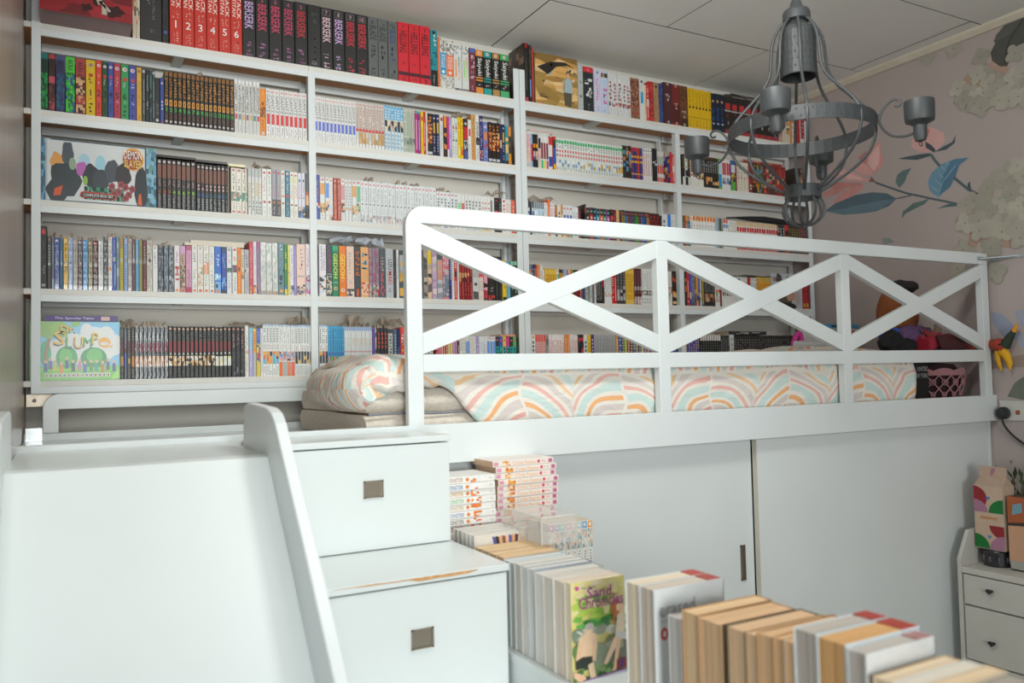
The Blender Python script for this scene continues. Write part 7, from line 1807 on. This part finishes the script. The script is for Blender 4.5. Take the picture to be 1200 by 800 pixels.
page_book(1.0040, 1.0340, FX, 0.1180, 0.1960, 'd8d4d0', 'c8c4be', 'short grey paged book between the white hardcover and tan books')
page_book(0.9650, 1.0010, FX, 0.1540, 0.2120, 'c8a078', TAN, 'thick tan paged book, first after the white hardcover')
page_book(0.9145, 0.9645, FX, 0.1520, 0.2100, 'c8a47c', 'e4bc92', 'thick tan paged book left of the dark cover slit')
page_book(0.8665, 0.9040, FX, 0.1500, 0.2130, '585c50', 'e6c098', 'tan paged book right of the dark cover slit')
page_book(0.8455, 0.8660, FX, 0.1500, 0.2140, 'c8a880', 'e8c49c', 'thin tan paged book, second after the dark slit')
page_book(0.8155, 0.8450, FX, 0.1500, 0.2190, 'c89c70', 'e6bc90', 'tan paged book, third after the dark slit')
page_book(0.7965, 0.8150, FX, 0.1480, 0.2210, 'd0a880', 'e4ba8c', 'tan paged book, fourth after the dark slit')
page_book(0.7795, 0.7960, FX, 0.1470, 0.2220, 'd0c0a8', 'e2b88c', 'last thin tan paged book touching the white covers')
page_book(0.7420, 0.7790, FX, 0.1420, 0.2420, 'dce6ea', 'c4bab0', 'white book with grey pages, first of three tall white covers', spinecap='b04034')
page_book(0.6970, 0.7415, FX, 0.1420, 0.2410, 'dce6ea', 'dcaa70', 'white book with orange tan pages, middle of three tall white covers', spinecap='b04034', spine='d89858')
page_book(0.6680, 0.6965, FX, 0.1300, 0.2380, 'dcdfe0', 'c8c0b8', 'wrapped white book with grey mark, nearest tall white cover', wrap=True, art=art_grey, spinecap='c08888')
page_book(0.6338, 0.6600, FX, 0.1340, 0.2160, 'e0c8a8', 'ecd4b4', 'first of nine low books in the bottom right corner, beige pages')
page_book(0.6070, 0.6332, FX, 0.1340, 0.2180, 'e8e8e4', 'e6dccc', 'second of nine low books in the bottom right corner, white edged beige pages')
page_book(0.5802, 0.6064, FX, 0.1340, 0.2200, 'd8c8b0', 'ecd0ac', 'third of nine low books in the bottom right corner, tan pages')
page_book(0.5534, 0.5796, FX, 0.1340, 0.2160, 'c8c4bc', 'b8b0a4', 'fourth of nine low books in the bottom right corner, dull grey pages')
page_book(0.5266, 0.5528, FX, 0.1340, 0.2180, 'd0a878', 'e0b47c', 'fifth of nine low books in the bottom right corner, orange tan pages')
page_book(0.4998, 0.5260, FX, 0.1340, 0.2200, 'c8c0b8', 'b4aaa0', 'sixth of nine low books in the bottom right corner, dark grey pages')
page_book(0.4730, 0.4992, FX, 0.1340, 0.2160, 'dcdfe0', 'd8d6d0', 'seventh of nine low books in the bottom right corner, white pages')
page_book(0.4462, 0.4724, FX, 0.1340, 0.2180, 'c0bab0', 'bcb4a8', 'eighth of nine low books in the bottom right corner, grey pages')
page_book(0.4194, 0.4456, FX, 0.1340, 0.2200, 'd8b080', 'dcb888', 'ninth of nine low books in the bottom right corner, golden tan pages')
def lay(name, x1, y0, z, w, h, d, style, i, label, group, page='d8bfa4', rz=0):
    m = book_mesh(w, h, d, style, i, 1, None, page); o = bpy.data.objects.new(name, m.data(name, [PRINT, FILM])); COL.objects.link(o)
    o.location = (x1, y0, z+w/2); o.rotation_euler = (0, -PI/2, rz); _tag(o, label, 'book', group, None)
load_styles('''
stkA f0ede8|t .62 .93 a8846c,3c84c0,d0a050,58b878,c0a070,4c80b8,4c4440,c8584c MONSTER|o .54 e08838|p .28 .48 f0ede8,e88844,f0ede8,f0ede8,e87840|g .05 .12 b8b8b4
stkB f2e6de|e .15 .85 .91 .985 e0a0b4|p .72 .84 f0a840,e8905c,f0d0a8,d87840,f4e0d0|t .3 .68 f0b884 Cross_Fannie|o .25 e05068|g .14 .21 e8a8a8|e .1 .9 .02 .09 d88ca8|e .3 .7 .035 .07 a85888
mini f0eee8|b .84 .98 e06890,9088b0,80c8ac,e8a8b8,e8c0c0,c8d0cc,6ca8d8,f0a040|e .25 .75 .88 .95 f4f0ec|p .42 .82 d8d4cc,88a0a0,e8b898,b0c8c8,f0e4d8|g .14 .38 585858|o .06 c85048,5080b0
''')
r = random.Random(2)
for i in range(19):
    lay('book', .816+r.uniform(0, .004), 1.872+r.uniform(-.004, .004), BT+.0172*(18-i)+.0002, .0168, .144, .125, 'stkA', i if i < 8 else i % 8,
        ['top book of the white stack beside the stairs, brownish letters', 'second book from top of white stack, blue letters', 'third book from top of white stack, ochre letters', 'fourth book from top of white stack, green letters', 'fifth book from top of white stack, tan letters', 'sixth book from top of white stack, blue letters above black ones', 'seventh book from top of white stack, dark letters'][i] if i < 7 else '%s book from top of the white stack beside the stairs' % ORD[i], 'white stack beside the stairs', 'e4e0d8')
    # lying books: the title end points left
for i in range(22):
    off = -.012 if i == 0 else (-.004 if i < 3 else 0)
    if i in (8, 9): off = -.008
    lay('book', .986+off+r.uniform(-.002, .002), 1.905+r.uniform(-.003, .003), BT+.0161*(21-i)+.0002, .0157, .184, .122, 'stkB', i,
        '%s book from top of the pink and orange spined stack' % (ORD[i] if i else 'topmost'), 'pink and orange spined stack', 'd8b494')
for o in list(COL.objects):
    if o.get('group') in ('white stack beside the stairs', 'pink and orange spined stack'):
        # local +Z points to -X after the turn, so move the base to the right end
        L = .144 if o['group'].startswith('white') else .184
        o.location.x += L
MN = ['pink', 'violet', 'green', 'rose', 'salmon', 'grey', 'blue', 'orange']
for i in range(8):
    m = book_mesh(.0158, .118, .105, 'mini', i); o = bpy.data.objects.new('book', m.data('book', [PRINT, FILM])); COL.objects.link(o); o.location = (1.072+.0166*i, 1.782, BT+.082)
    _tag(o, 'small white pocket book with %s cap behind the clear box' % MN[i], 'book', 'small pocket books behind the clear box', None)
m = MB(); m.box(1.062, 1.20, 1.775, 1.892, BT+.0002, BT+.0815, pc('dcd8d0')); solo('plain_box', m, MATTE, 'plain pale box under the small pocket books', 'box', bevel=.002)
cb = thing('clear_box', 'frosted clear plastic box lying on the brown paged books', 'plastic box', (1.0, 1.7, -.389))
m = MB(); t = .0012; X0, X1, Y0, Y1, Z0, Z1 = .950, 1.047, 1.622, 1.80, -.3885, -.327
m.box(X0, X1, Y0, Y1, Z1-t, Z1); m.box(X0, X0+t, Y0, Y1, Z0, Z1-t); m.box(X1-t, X1, Y0, Y1, Z0, Z1-t); m.box(X0+t, X1-t, Y0, Y0+t, Z0, Z1-t); m.box(X0+t, X1-t, Y1-t, Y1, Z0, Z1-t); m.box(X0+t, X1-t, Y0+t, Y1-t, Z0, Z0+t)
part('plastic_shell', m, CLEAR, cb)
m = MB(); m.tube([(X0, Y0, Z1), (X1, Y0, Z1), (X1, Y1, Z1)], .0015, 5); m.tube([(X0, Y0, Z0), (X0, Y0, Z1), (X0, Y1, Z1)], .0015, 5); part('plastic_seam', m, mat('plastic_edge', (.85, .84, .8), .3, alpha=.7), cb)

# ------------------------------------------------------------------ lift everything from eye-relative to floor-relative heights
for o in SC.objects:
    if o.parent is None and o.type in ('MESH', 'EMPTY'): o.location.z += EYE
